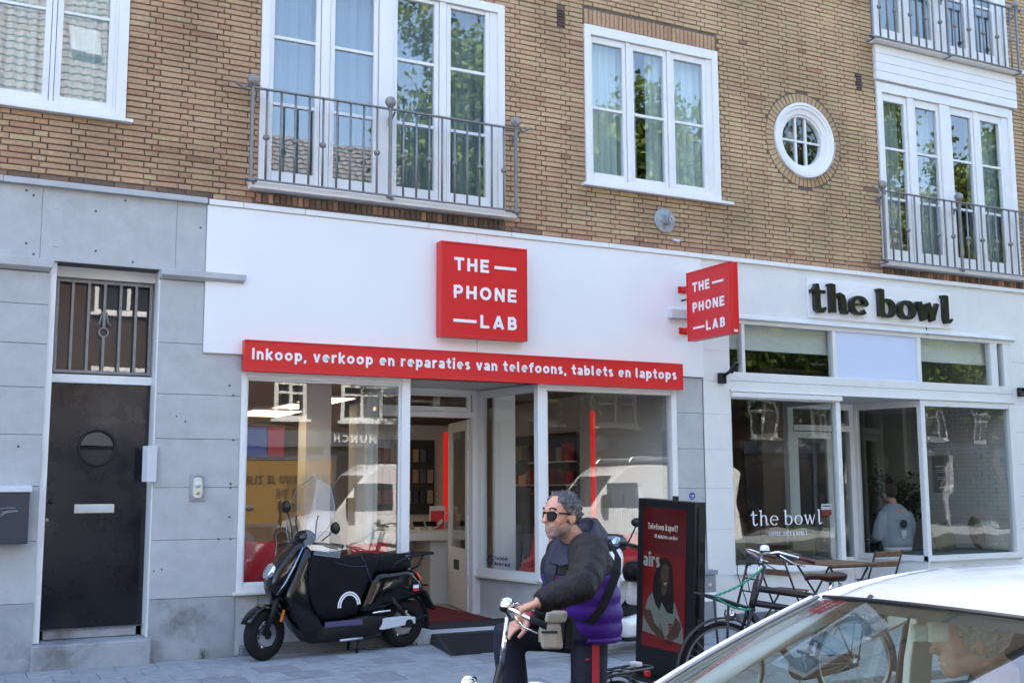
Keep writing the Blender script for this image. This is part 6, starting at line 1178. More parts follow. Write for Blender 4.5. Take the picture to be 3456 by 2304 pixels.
def bicycle(label, loc, rz, steer=0.0, gents=True, front_rack=False, rackcol='bike_black', saddle_m='black_plastic', grip_m='rubber', bell_m='black_plastic', low=0.0, tube_r=.017, bar=1.0, rise=0.0, up=0.0):
    T_ = thing('bicycle', label, 'bicycle', loc, rz, 'dutch bicycles'); cst, sst = math.cos(steer), math.sin(steer)
    def turn(v): return (.27 + (v[0] - .27) * cst - v[1] * sst, (v[0] - .27) * sst + v[1] * cst, v[2])
    def b(n_, mb, m, **k):
        if n_ in ('handlebar', 'grip', 'brake_lever', 'bell', 'bell_base'): mb.v = [(.345 + (v[0] - .345) * bar, v[1] * bar, v[2] + rise) if n_[:4] != 'bell' else (v[0], v[1], v[2] + rise) for v in mb.v]
        if n_ in ('fork', 'handlebar', 'grip', 'brake_lever', 'bell', 'bell_base', 'headlight', 'front_carrier', 'brake_cable'): mb.v = [turn(v) for v in mb.v]
        if up and n_ in ('front_carrier',): mb.v = [(v[0], v[1], v[2] + up * .8 * min(1, max(0, (v[2] - .5) / .2))) for v in mb.v]
        if up and n_ in ('saddle', 'saddle_spring'): mb.v = [(v[0] + up * .5, v[1], v[2]) for v in mb.v]
        return obj(n_, mb, m, T_, **k)
    r = .345; FH, RH_ = Vector((0, 0, r)), Vector((1.12, 0, r)); HT, HBm = Vector((.30, 0, .86 + up)), Vector((.235, 0, .66 + up * .7)); BB = Vector((.66, 0, .30)); ST_ = Vector((.86 + up * .5, 0, .78 + up * .6))
    bike_wheel(T_, Vector(turn(FH)), r, steer); bike_wheel(T_, RH_, r)
    f_ = MB().tube([HBm, HT], .021, 10).tube([HBm, BB], tube_r * 1.1, 10).tube([BB, ST_], .016, 10).tube([RH_, BB], .011, 8).tube([RH_, ST_ - Vector((.012, 0, .05))], .009, 8)
    if gents: f_.tube([HT - Vector((.01, 0, .05)), ST_ - Vector((0, 0, .02))], tube_r, 10)
    if front_rack: f_.tube([HBm + Vector((.02, 0, .08)), ST_ - Vector((.02, 0, .14))], tube_r, 10)
    if not gents: f_.tube([HBm + Vector((.02, 0, .09)), (.48, 0, .50), BB + Vector((.10, 0, .12))], tube_r, 10)
    b('frame', f_, 'bike_black', smooth=True)
    fk_ = MB()
    for s in (-1, 1): fk_.tube([FH + Vector((0, s * .045, 0)), (.10, s * .045, .45), (.215, s * .035, .70), (.23, s * .03, .70 + up * .7)], [.009, .012, .014, .014], 8)
    fk_.tube([(.215, -.035, .70), (.225, 0, .72), (.215, .035, .70)], .016, 8); b('fork', fk_, 'bike_black', smooth=True)
    fender(T_, Vector(turn(FH)), r + .022, 28, 200).rotation_euler = (0, 0, steer); fender(T_, RH_, r + .022, -14, 160)
    b('stem', MB().tube([HT - Vector((.0, 0, .02)), (.345, 0, 1.03 + rise)], .0125, 10), 'chrome', smooth=True)
    b('handlebar', MB().tube([(.62, -.29, 1.02), (.48, -.285, 1.055), (.36, -.25, 1.09), (.30, -.12, 1.075), (.33, 0, 1.035), (.30, .12, 1.075), (.36, .25, 1.09), (.48, .285, 1.055), (.62, .29, 1.02)], .011, 10), 'chrome', smooth=True)
    for s in (-1, 1): b('grip', MB().tube([(.505, s * .286, 1.05), (.63, s * .291, 1.017)], [.017, .018], 10), grip_m, smooth=True); b('brake_lever', MB().tube([(.37, s * .245, 1.07), (.46, s * .275, 1.01), (.56, s * .285, .985)], .006, 6), 'chrome', smooth=True)
    bl = Vector((.33, -.09, 1.085)); b('bell', MB().lathe([(0, .055), (.028, .048), (.036, .025), (.036, .012)], bl, 'z', 18), bell_m if bell_m != 'black_plastic' else 'chrome', smooth=True); b('bell_base', MB().lathe([(.036, .012), (.036, -.006), (.02, -.016), (0, -.016)], bl, 'z', 18), 'black_plastic', smooth=True)
    b('seat_post', MB().tube([ST_, (.885 + up * .5, 0, .88 - low)], .013, 8), 'chrome', smooth=True)
    sd_ = MB(); prof = [(.66, .018, .0), (.70, .022, .006), (.78, .035, .004), (.86, .07, .0), (.92, .105, .006), (.965, .11, .01), (.985, .08, .004)]
    sd_.loft([[Vector((x, w * math.cos(2 * PI * k / 14), .92 - low + dz + (.016 if math.sin(2 * PI * k / 14) > 0 else (.055 if x > .8 else .035)) * math.sin(2 * PI * k / 14))) for k in range(14)] for (x, w, dz) in prof]); b('saddle', sd_, saddle_m, smooth=True)
    for s in (-1, 1): b('saddle_spring', MB().tube([(.93 + .012 * math.cos(k * 1.3), s * .055 + .012 * math.sin(k * 1.3), .83 - low + k * .0035) for k in range(20)], .004, 4), 'chrome')
    rk = MB()
    for s in (-1, 1): rk.tube([(.92, s * .05, .715), (1.0, s * .065, .735), (1.38, s * .07, .735), (1.40, s * .05, .735)], .007, 8); rk.tube([RH_ + Vector((0, s * .05, 0)), (1.2, s * .065, .73)], .006, 6)
    rk.tube([(1.40, -.05, .735), (1.41, 0, .735), (1.40, .05, .735)], .008, 8).tube([(1.0, 0, .735), (1.40, 0, .735)], .005, 6)
    for x in (1.06, 1.16, 1.26): rk.tube([(x, -.068, .735), (x, .068, .735)], .005, 6)
    b('luggage_carrier', rk, 'bike_black', smooth=True); b('rear_light', MB().box(1.41, 1.428, -.018, .018, .675, .71), 'tail_red', bevel=.006); b('rear_reflector_mount', MB().box(1.30, 1.345, -.03, .03, .742, .765), 'light_grey', bevel=.006)
    b('chain_case', slab(dense([(.60, .38), (.72, .40), (1.16, .40), (1.19, .34), (1.14, .29), (.70, .22), (.58, .28)]), .03, .95, y0=.045), 'bike_black', smooth=True); b('crank', MB().tube([(.66, -.07, .30), (.62, -.075, .46)], .008, 6).tube([(.66, .07, .30), (.70, .075, .14)], .008, 6), 'chrome')
    b('pedal', MB().box(.575, .665, -.17, -.085, .45, .472), 'black_plastic', bevel=.004); b('pedal', MB().box(.655, .745, .085, .17, .13, .152), 'black_plastic', bevel=.004)
    b('headlight', MB().lathe([(.0, .05), (.03, .045), (.042, 0), (.040, -.02), (0, -.028)], (.06 if front_rack else .13, 0, .74 if front_rack else .78), 'x', 16), 'chrome', smooth=True)
    if front_rack:
        fr_ = MB()
        for s in (-1, 1): fr_.tube([(.21, s * .13, .69), (-.14, s * .16, .80)], .009, 8); fr_.tube([(.20, s * .13, .70), (.30, s * .14, 1.0)], .010, 8); fr_.tube([FH + Vector((0, s * .055, 0)), (.0, s * .12, .755)], .010, 8)
        fr_.tube([(-.14, -.16, .80), (-.15, 0, .80), (-.14, .16, .80)], .009, 8).tube([(.30, -.14, 1.0), (.315, -.06, 1.02), (.315, .06, 1.02), (.30, .14, 1.0)], .010, 8)
        for k in range(4): fr_.tube([(.12 - k * .08, -.142, .718 + k * .026), (.12 - k * .08, .142, .718 + k * .026)], .006, 6)
        for k in range(2): fr_.tube([(.235 + k * .035, -.135, .81 + k * .09), (.235 + k * .035, .135, .81 + k * .09)], .006, 6)
        b('front_carrier', fr_, 'bike_black', smooth=True)
        b('brake_cable', MB().tube([(.36, -.2, 1.08), (.24, -.12, 1.16), (.20, -.02, 1.10), (.24, 0, .9)], .004, 5).tube([(.36, .2, 1.08), (.2, .1, 1.22), (.15, .02, 1.05), (.22, .0, .8)], .004, 5), 'black_plastic', smooth=True)
    return T_
B2 = bicycle('black transport bicycle with front carrier and brown saddle parked before the café', (5.36, -4.0, -.10), R(-11), 0.0, True, True, saddle_m='leather_brown', grip_m='leather_red', bell_m='letter_white', tube_r=.026, low=-.09, rise=.12, up=.12)
ch = MB(); A_ = Vector((.31, -.13, 1.105)); B_ = Vector((-.14, -.17, .90)); C_ = Vector((.16, -.155, .79))
for (p, q) in ((A_, B_), (B_, C_)):
    nl = int((q - p).length / .022)
    for k in range(nl): c = p.lerp(q, (k + .5) / nl) - Vector((0, 0, .03 * math.sin(PI * (k + .5) / nl))); d = (q - p).normalized() * .013; ch.tube([c - d, c + d], .0095 if k % 2 else .0065, 5)
LK = tag(obj('chain_lock', ch, 'chain_green', smooth=True), 'green chain lock hanging over the front carrier of the black transport bicycle', 'lock'); LK.location = B2.location; LK.rotation_euler = B2.rotation_euler
# ------------------------------------------------------------------ white car in the foreground (heads left, parallel to the fronts)
mat('car_white', (0.80, 0.80, 0.80), .16, coat=.6, var=.015, vscale=4); mat('car_trim', (0.012, 0.012, 0.013), .35); mat('car_grey', (0.24, 0.25, 0.26), .35); mat('headliner', (0.56, 0.60, 0.55), .9); mat('seat_dark', (0.05, 0.05, 0.052), .85); mat('dash', (0.04, 0.04, 0.042), .6); mat('pillar_trim', (0.62, 0.61, 0.55), .7); mat('mirror_body', (0.03, 0.03, 0.032), .4)
CY, CZ = -8.68, -.10
CARp = thing('parked_car', 'white car with its driver behind the windscreen in the lower right corner', 'car', (3.2, CY, CZ)); cp = lambda n_, mb, m, par=None, **k: keep(obj(n_, mb, m, CARp, **k))
HX, HZ, HW = 2.632, 1.236, .575
AX, AZ, AW = 1.60, .76, .68       # base of the windscreen pillar
def lerp(a, b, t): return a + (b - a) * t
def side(t, s): return Vector((lerp(HX, AX, t), CY + s * lerp(HW, AW, max(t, 0) ** .9), lerp(HZ, AZ, t) + .03 * math.sin(PI * t)))
def wsc(u, t):
    """windscreen surface: u across -1..1, t from roof (0) to cowl (1)"""
    p = side(t, 1); q = side(t, -1); c = p.lerp(q, (1 - u) / 2); b = 1 - u * u
    return Vector((c.x - (.10 + .16 * t) * b, c.y, c.z + .022 * b))
def roofz(x): return HZ + .012 + .085 * (1 - math.exp(-(x - HX) / .30)) - .012 * max(0, x - 3.5) ** 2
def rf(u, v):
    x0 = HX - .10 * (1 - u * u); x = lerp(x0, 4.9, v); w = lerp(HW, .60, v) + .012
    return Vector((x, CY + u * w, roofz(max(x, HX)) - (HX - x) * .28 * (x < HX) + .035 * (1 - u * u) - .030 * max(0, abs(u) - .8) / .2))
cp('roof', sheet(lambda a, b: rf(a * 2 - 1, b), 24, 20), 'car_white', smooth=True)
cp('headliner', sheet(lambda a, b: rf((a * 2 - 1) * .95, .03 + b * .95) - Vector((0, 0, .045)), 16, 12), 'headliner', smooth=True)
cp('windscreen', sheet(lambda a, b: wsc(a * 2 - 1, b), 20, 14), 'glass_car', smooth=True)
cp('screen_top_band', sheet(lambda a, b: wsc((a * 2 - 1) * .985, b * .055) - Vector((.0, 0, .006)), 20, 2), 'car_trim', smooth=True)
cp('roof_front_seam', MB().tube([wsc(u / 10, -.003) + Vector((.0, 0, .002)) for u in range(-10, 11)], .007, 6), 'car_trim', smooth=True)
for s in (1, -1):
    pts = [side(t / 10, s) for t in range(-0, 11)]
    cp('front_pillar', MB().loft([[p + Vector((-.012, s * .0, -.01)), p + Vector((-.018, s * .020, -.002)), p + Vector((0, s * .055, .004)), p + Vector((.045, s * .070, -.012)), p + Vector((.06, s * .055, -.03)), p + Vector((.05, s * .02, -.04))] for p in pts]), 'car_white', smooth=True, auto=40)
    cp('pillar_gasket', MB().tube([p + Vector((-.014, s * .006, .004)) for p in pts], .010, 6, flat=.6), 'car_grey', smooth=True)
    cp('inner_pillar', MB().tube([p + Vector((.05, -s * .0, -.05)) for p in pts], .028, 8), 'pillar_trim', smooth=True)
    rl = [Vector((x, CY + s * (HW + .045 - .02 * (x - HX)), roofz(x) - .035)) for x in [HX + .02 + k * .15 for k in range(16)]]
    cp('roof_rail', MB().tube(rl, .030, 8, flat=.8), 'car_white', smooth=True); cp('window_seal', MB().tube([p - Vector((0, -s * .012, .035)) for p in rl], .012, 6), 'car_trim', smooth=True)
    bx = 3.10; cp('centre_pillar', MB().loft([[Vector((x - .05, CY + s * (w - .035), z)), Vector((x + .06, CY + s * (w - .035), z)), Vector((x + .06, CY + s * w, z)), Vector((x - .05, CY + s * w, z))] for (x, w, z) in ((bx, .69, .72), (bx + .02, .665, 1.0), (bx + .05, .62, 1.27))]), 'pillar_trim', bevel=.008); cp('pillar_cover', MB().loft([[Vector((x - .055, CY + s * w, z)), Vector((x + .065, CY + s * w, z)), Vector((x + .065, CY + s * (w + .01), z)), Vector((x - .055, CY + s * (w + .01), z))] for (x, w, z) in ((bx, .70, .80), (bx + .02, .675, 1.0), (bx + .05, .635, 1.25))]), 'car_trim')
    cp('side_window', MB().add([(1.75, CY + s * .775, .80), (3.06, CY + s * .76, .82), (3.12, CY + s * .66, roofz(3.1) - .06), (2.75, CY + s * .675, roofz(2.75) - .06), (2.4, CY + s * .70, 1.06)], [(0, 1, 2, 3, 4)]), 'glass_car'); cp('rear_side_window', MB().add([(3.16, CY + s * .765, .82), (4.3, CY + s * .74, .86), (4.2, CY + s * .65, 1.22), (3.2, CY + s * .66, 1.26)], [(0, 1, 2, 3)]), 'glass_car')
    cp('rear_pillar', MB().loft([[Vector((x - .1, CY + s * (w - .04), z)), Vector((x + .12, CY + s * (w - .04), z)), Vector((x + .12, CY + s * w, z)), Vector((x - .1, CY + s * w, z))] for (x, w, z) in ((4.55, .76, .8), (4.45, .70, 1.05), (4.3, .63, 1.28))]), 'car_white', bevel=.01)
# lower body: one shell with sloping bonnet, belt line and tail
def bodyring(x, w, zt, zb=.12):
    return [Vector((x, CY + w * a, lerp(zb, zt, b) + CZ)) for (a, b) in ((-.90, 0), (-1, .25), (-1, .72), (-.93, .93), (-.7, 1.0), (0, 1.03), (.7, 1.0), (.93, .93), (1, .72), (1, .25), (.90, 0))]
cp('body_shell', MB().loft([bodyring(.35, .55, .55, .25), bodyring(.42, .74, .68, .18), bodyring(.7, .83, .80), bodyring(1.2, .86, .88), bodyring(1.62, .87, .90)]).loft([bodyring(4.62, .86, .98), bodyring(4.85, .82, .95), bodyring(4.95, .70, .80, .25)]), 'car_white', smooth=True, auto=50)
for s in (1, -1):
    cp('door_panel', MB().loft([[Vector((x, CY + s * .79, .05)), Vector((x, CY + s * .87, .25)), Vector((x, CY + s * .87, .55)), Vector((x, CY + s * .80, .80)), Vector((x, CY + s * .74, .78)), Vector((x, CY + s * .76, .1))] for x in (1.6, 2.4, 3.2, 4.0, 4.64)]), 'car_white', smooth=True, auto=50)
    for x in (1.02, 4.0): scooter_wheel(CARp, (0, 0, 0), .31, 0, .19, rim='light_grey').location = (x - 3.2, s * .77, .31)
    cp('wing_mirror', MB().sphere((1.78, CY + s * .98, .90), .11, 16, 10, sx=.6, sy=1, sz=.7), 'car_white', smooth=True)
cp('dashboard', MB().loft([[Vector((x, CY - .72, z)), Vector((x, CY + .72, z)), Vector((x + .05, CY + .72, z - .3)), Vector((x + .05, CY - .72, z - .3))] for (x, z) in ((1.45, .74), (1.7, .80), (1.95, .79), (2.1, .70))]), 'dash', smooth=True, auto=40)
cp('floor_pan', MB().box(1.5, 4.7, CY - .8, CY + .8, .02, .06), 'car_trim')
for s, nm in ((-.36, 'driver'), (.36, 'passenger')):
    cp('seat_back', slab(dense([(3.12, .25), (3.22, .25), (3.42, .80), (3.40, .98), (3.30, .98), (3.22, .75)]), .48, .85, y0=CY + s), 'seat_dark', smooth=True); cp('seat_base', slab(dense([(2.6, .22), (3.2, .2), (3.2, .36), (2.6, .40)]), .5, .9, y0=CY + s), 'seat_dark', smooth=True); cp('head_rest', slab(dense([(3.34, 1.0), (3.42, .99), (3.46, 1.15), (3.38, 1.17)]), .26, .8, y0=CY + s), 'seat_dark', smooth=True)
cp('rear_seat', slab(dense([(3.85, .3), (4.0, .3), (4.3, .95), (4.2, 1.0), (4.05, .8)]), 1.25, .92, y0=CY), 'seat_dark', smooth=True)
cp('steering_wheel', MB().tube([(2.3 + .07 * math.sin(2 * PI * k / 24), CY - .36 + .18 * math.cos(2 * PI * k / 24), .78 + .17 * math.sin(2 * PI * k / 24)) for k in range(24)], .015, 8, closed=True), 'car_trim', smooth=True)
# rear-view mirror hanging behind the windscreen, pale sensor box beside it
mc = dep(2985, 2098, 3.46); A_ = dep(2925, 2126, 3.44); B_ = dep(3040, 2070, 3.50)
mv = (B_ - A_); ml = mv.length; mx = mv.normalized(); mzv = Vector((0, 0, 1)); mn = mx.cross(mzv).normalized(); mu = mn.cross(mx)
def mbx(a0, a1, b0, b1, c0, c1): return MB().prism([A_ + mx * a0 + mn * b0 + mu * c0, A_ + mx * a1 + mn * b0 + mu * c0, A_ + mx * a1 + mn * b1 + mu * c0, A_ + mx * a0 + mn * b1 + mu * c0], (0, 0, 0), tuple(mu * (c1 - c0)))
cp('rear_view_mirror', mbx(-.005, ml + .01, -.02, .02, -.024, .024), 'mirror_body', bevel=.012); cp('mirror_glass', mbx(.0, ml, .0205, .022, -.018, .018), 'lens'); cp('mirror_rim', mbx(-.006, ml + .012, -.01, .012, -.031, -.022), 'pillar_trim', bevel=.004); cp('mirror_mount', MB().tube([mc, mc + Vector((-.02, .0, .05)), mc + Vector((-.05, .01, .075))], .014, 8), 'mirror_body', smooth=True)
for k in (0, 1): cp('mirror_tag', mbx(.01 + k * .05, .042 + k * .05, -.0225, -.0205, -.012, .010), 'pillar_trim')
wc0 = dep(3165, 2132, 3.36); wx = Vector((CR.x, CR.y, 0)).normalized()
def wbx(a0, a1, d0, d1, z0, z1): f2 = Vector((CF.x, CF.y, 0)).normalized(); return MB().prism([wc0 + wx * a0 + f2 * d0 + Vector((0, 0, z0)), wc0 + wx * a1 + f2 * d0 + Vector((0, 0, z0)), wc0 + wx * a1 + f2 * d1 + Vector((0, 0, z0)), wc0 + wx * a0 + f2 * d1 + Vector((0, 0, z0))], (0, 0, 0), (0, 0, z1 - z0))
cp('toll_box', wbx(-.030, .030, -.012, .02, -.03, .032), 'ivory', bevel=.008); cp('toll_box_mount', wbx(-.075, -.03, -.004, .02, -.028, .022), 'pillar_trim', bevel=.006)
for k in range(6): cp('toll_box_rib', wbx(.012 - k * .001, .030, -.0135, -.0115, -.022 + k * .008, -.018 + k * .008), 'light_grey')
# ------------------------------------------------------------------ people
mat('skin', (0.60, 0.30, 0.205), .5, var=.10, vscale=30); mat('skin_pale', (0.60, 0.34, 0.26), .5, var=.1, vscale=30); mat('stubble', (0.36, 0.245, 0.20), .7, var=.22, vscale=160); mat('lips', (0.40, 0.14, 0.12), .5)
mat('hair_grey', (0.16, 0.155, 0.16), .7, var=.55, vscale=70, bump=.9, bscale=120, bdist=.02); mat('hair_silver', (0.50, 0.48, 0.44), .6, var=.4, vscale=60, bump=.6, bscale=140, bdist=.02); mat('hair_brown', (0.07, 0.04, 0.025), .6, var=.4, vscale=60, bump=.6, bscale=120, bdist=.02); mat('hair_black', (0.02, 0.016, 0.014), .6)
mat('jacket_black', (0.013, 0.010, 0.011), .6, spec=.3, bump=.9, bscale=11, bdist=.035); mat('jacket_purple', (0.052, 0.012, 0.19), .5, spec=.3, bump=.4, bscale=7, bdist=.03); mat('jacket_navy', (0.010, 0.013, 0.038), .6, bump=.4, bscale=16, bdist=.02)
mat('trouser_navy', (0.010, 0.012, 0.026), .7, spec=.3, bump=.5, bscale=11, bdist=.02); mat('stripe_red', (0.42, 0.015, 0.03), .6); mat('bag_beige', (0.38, 0.33, 0.27), .8, var=.08, vscale=30, bump=.3, bscale=40); mat('sunglass', (0.004, 0.004, 0.005), .12, spec=.12); mat('sweat_grey', (0.33, 0.36, 0.41), .85, var=.06, vscale=30, bump=.3, bscale=14, bdist=.02); mat('tee_white', (0.75, 0.75, 0.77), .8); mat('jeans', (0.10, 0.14, 0.20), .8); mat('teeth', (0.75, 0.72, 0.62), .3); mat('coat_dark', (0.03, 0.032, 0.04), .8)
def blob(name, mbs, m, parent, vox=.008, smooth=4, extra=None):
    """several overlapping closed shapes fused into one continuous skin"""
    big = MB()
    for q in mbs: big.add(q.v, q.f)
    o = obj(name, big, m, None, smooth=True)
    r_ = o.modifiers.new('r', 'REMESH'); r_.mode = 'VOXEL'; r_.voxel_size = vox; r_.use_smooth_shade = True
    s_ = o.modifiers.new('s', 'SMOOTH'); s_.factor = .5; s_.iterations = smooth
    bake(o)
    for p in o.data.polygons: p.use_smooth = True
    if not o.data.materials: o.data.materials.append(MATS[m])
    if extra: extra(o)
    o.parent = parent; keep(o); return o
def limb(pts, rad, n=14, flat=1.0): return MB().tube(pts, rad, n, flat)
def chain(ps, k=4):
    """refine a list of (point, radius)"""
    out = []
    for i in range(len(ps) - 1):
        for j in range(k): t = j / k; out.append((ps[i][0].lerp(ps[i + 1][0], t), ps[i][1] + (ps[i + 1][1] - ps[i][1]) * t))
    out.append(ps[-1]); return [o[0] for o in out], [o[1] for o in out]
class Frame:
    """head or body frame: origin, forward (horizontal), left, up"""
    def __init__(s, o, fwd, tilt=0.0, roll=0.0):
        f = Vector((fwd[0], fwd[1], 0)).normalized(); l = Vector((-f.y, f.x, 0)); u = Vector((0, 0, 1))
        q = Matrix.Rotation(-tilt, 3, l); s.f = q @ f; s.u = q @ u; s.l = l; s.o = Vector(o)
    def p(s, f, l, u): return s.o + s.f * f + s.l * l + s.u * u
    def ell(s, c, r, n=18, m=12):
        mb = MB().sphere((0, 0, 0), 1, n, m); mb.v = [tuple(s.p(c[0] + v[0] * r[0], c[1] + v[1] * r[1], c[2] + v[2] * r[2])) for v in mb.v]; return mb
def head_shapes(F):
    """origin at the head's middle (eye height a little above); about 0.235 m tall"""
    e = F.ell
    return [e((-.012, 0, .035), (.098, .076, .085)), e((.025, 0, .01), (.070, .066, .085)), e((.040, 0, -.045), (.050, .052, .055)), e((.052, 0, -.085), (.034, .036, .028)), e((.0, 0, -.05), (.07, .060, .05)),
            e((.093, 0, -.012), (.020, .014, .030)), e((.108, 0, -.026), (.016, .016, .012)), e((.080, 0, .030), (.018, .050, .012)), e((.080, 0, -.060), (.016, .024, .008)), e((.082, 0, -.074), (.014, .022, .008)),
            e((-.012, .074, -.005), (.022, .010, .034)), e((-.012, -.074, -.005), (.022, .010, .034)), e((.05, .036, -.02), (.03, .024, .03)), e((.05, -.036, -.02), (.03, .024, .03))]
def hair_cap(F, name, m, parent, r=(.110, .084, .100), c=(-.020, 0, .042), amp=.006, freq=70, low=-.06, front=.055, seed=0, fall=1.6):
    mb = MB().sphere((0, 0, 0), 1, 64, 40); vs = []
    keepv = []
    for v in mb.v:
        d = Vector(v); n_ = noise.noise(d * freq * .12 + Vector((seed, 0, 0))) * amp * 1.4 + noise.noise(d * freq * .3) * amp
        p = Vector((c[0] + d.x * (r[0] + n_), c[1] + d.y * (r[1] + n_), c[2] + d.z * (r[2] + n_)))
        line = low + max(0, (p.x + .02)) * fall + .012 * noise.noise(d * 6)
        keepv.append(p.z > line and p.x < front + .02 * noise.noise(d * 5)); vs.append(tuple(F.p(*p)))
    fs = [f for f in mb.f if all(keepv[i] for i in f)]
    o = obj(name, MB().add(vs, fs), m, parent, smooth=True); so_ = o.modifiers.new('s', 'SOLIDIFY'); so_.thickness = .012; so_.offset = -1; keep(o); return o
def hand(wrist, dirv, palm, thumb_side, curl, scale=1.0):
    """palm and five fingers; dirv: along the fingers, palm: direction the palm faces, thumb_side: towards the thumb"""
    d = dirv.normalized(); n_ = (palm - d * palm.dot(d)).normalized(); t = (thumb_side - d * thumb_side.dot(d) - n_ * thumb_side.dot(n_)).normalized(); out = []
    k = scale; pc = []
    for a in range(7): q = a / 6; pc.append([wrist + d * (.095 * q * k) + t * (.042 * (.72 + .28 * q) * k * math.cos(2 * PI * j / 12)) + n_ * (.017 * k * math.sin(2 * PI * j / 12)) for j in range(12)])
    out.append(MB().loft(pc))
    for i, (off, ln, r_) in enumerate(((.030, .070, .0092), (.010, .080, .0096), (-.010, .074, .0092), (-.029, .058, .0082))):
        p0 = wrist + d * (.085 * k) + t * off * k; ang = 0; pts = [p0]; cu = curl[i] if isinstance(curl, (list, tuple)) else curl
        for s in (.45, .32, .25): ang += cu; pts.append(pts[-1] + (d * math.cos(ang) + n_ * math.sin(ang)) * ln * s * k * 1.05)
        out.append(limb(*chain([(p, r_ * k * (1 - .06 * q)) for q, p in enumerate(pts)], 2), 8))
    cu = (curl[0] if isinstance(curl, (list, tuple)) else curl) * .6
    p0 = wrist + d * .025 * k + t * .030 * k; p1 = p0 + (d * .75 + t * .55 + n_ * .25).normalized() * .040 * k; p2 = p1 + (d * .9 + t * .15 + n_ * (.2 + cu)).normalized() * .032 * k; p3 = p2 + (d * .9 + n_ * (.2 + cu)).normalized() * .026 * k
    out.append(limb(*chain([(p0, .015 * k), (p1, .0125 * k), (p2, .011 * k), (p3, .0095 * k)], 2), 8)); return out
def rings_torso(F, prof, n=28):
    """prof: (f, l, u, half depth, half width, exponent)"""
    out = []
    for (f, l, u, a, b, ex) in prof:
        out.append([F.p(f + a * math.copysign(abs(math.cos(t)) ** ex, math.cos(t)), l + b * math.copysign(abs(math.sin(t)) ** ex, math.sin(t)), u) for t in [2 * PI * k / n for k in range(n)]])
    return MB().loft(out)
def interp(prof, n):
    out = []
    for i in range(len(prof) - 1):
        for j in range(n): t = j / n; out.append(tuple(prof[i][k] + (prof[i + 1][k] - prof[i][k]) * t for k in range(6)))
    out.append(prof[-1]); return out

# ---- the cyclist
HD = Vector((-.95, -.31, 0)).normalized(); LF = Vector((-HD.y, HD.x, 0))
G1 = -.10
pel = dep(1984, 2120, 5.83); ches = dep(1948, 1955, 5.74); nck = dep(1950, 1830, 5.74); hdc = dep(1894, 1742, 5.70)
MAN = thing('person', 'man with grey hair and sunglasses in a purple and black jacket astride a bicycle', 'person', (pel.x, pel.y, G1))
HF = Frame(hdc, (-.985, -.17), R(3)); BF_ = Frame((pel.x, pel.y, pel.z), (HD.x, HD.y))
lsh, rsh = dep(1984, 1864, 5.56), dep(1912, 1856, 5.90); lel, rel = dep(1962, 1975, 5.34), dep(1868, 2020, 5.88); lwr, rwr = dep(1812, 2034, 5.24), dep(1782, 2088, 5.72)
lhp, rhp = dep(1988, 2138, 5.80), dep(1970, 2135, 5.94); rkn = dep(1712, 2140, 5.80); lkn = Vector((lhp.x - .02, lhp.y - .02, .40)); lan = Vector((lhp.x + .03, lhp.y - .03, -.02)); ran = Vector((rkn.x + .07, rkn.y + .0, .30))
bd_ = head_shapes(HF) + [limb([HF.p(-.02, 0, -.05), nck, nck - Vector((0, 0, .06))], [.055, .056, .062])]
bd_ += [limb([nck, ches, pel], [.05, .09, .10]), limb([lsh, lel, lwr], [.05, .042, .029]), limb([rsh, rel, rwr], [.05, .042, .029]), limb([lsh, nck - Vector((0, 0, .06)), rsh], [.045, .05, .045]), limb([lhp, lkn, lan], [.075, .055, .04]), limb([rhp, rkn, ran], [.075, .058, .04]), limb([lhp, pel, rhp], [.08, .1, .08]),
        limb([lan, lan + HD * .16 - Vector((0, 0, .04))], [.04, .035]), limb([ran, ran + HD * .16 - Vector((0, 0, .04))], [.04, .035])]
grip_dir = Vector((.98, .19, -.18)).normalized()       # the left grip runs backwards
lh = dep(1806, 2040, 5.30)
bd_ += hand(lwr, (dep(1765, 2052, 5.22) - lwr), Vector((0, 0, -1)), Vector((0, .9, .1)) + HD * .3, [.75, .8, .8, .85], 1.0)
bd_ += hand(rwr, (dep(1722, 2118, 5.66) - rwr), Vector((0, .3, -1)), Vector((0, -1, -.2)), [.28, .3, .32, .35], 1.0)
def face_mats(o):
    me = o.data; me.materials.append(MATS['stubble']); me.materials.append(MATS['lips'])
    for p in me.polygons:
        q = p.center - HF.o; f, l, u = q.dot(HF.f), q.dot(HF.l), q.dot(HF.u)
        if -.115 < u < .0 and abs(l) < .085 and f > -.03 and f < .115:
            jaw = u < -.052 + .02 * noise.noise(Vector((f, l, u)) * 60) and f > -.005 or (u < -.01 - max(0, f) * 1.1 and f < .06 and f > -.02)
            mou = f > .05 and -.062 < u < -.046
            if (jaw or mou) and abs(l) < .064: p.material_index = 1
            if f > .080 and abs(l) < .024 and -.074 < u < -.062: p.material_index = 2
blob('body', bd_, 'skin', MAN, .0048, 2, face_mats)
hair_cap(HF, 'hair', 'hair_grey', MAN, (.100, .083, .090), (-.014, 0, .036), .013, 150, -.055, .060, fall=1.5)
mp = lambda n_, mb, m, **k: keep(obj(n_, mb, m, MAN, **k))
mp('eyebrow', MB().tube([HF.p(.094, .018, .034), HF.p(.090, .035, .040), HF.p(.074, .052, .034)], .005, 6).tube([HF.p(.094, -.018, .034), HF.p(.090, -.035, .040), HF.p(.074, -.052, .034)], .005, 6), 'hair_black', smooth=True)
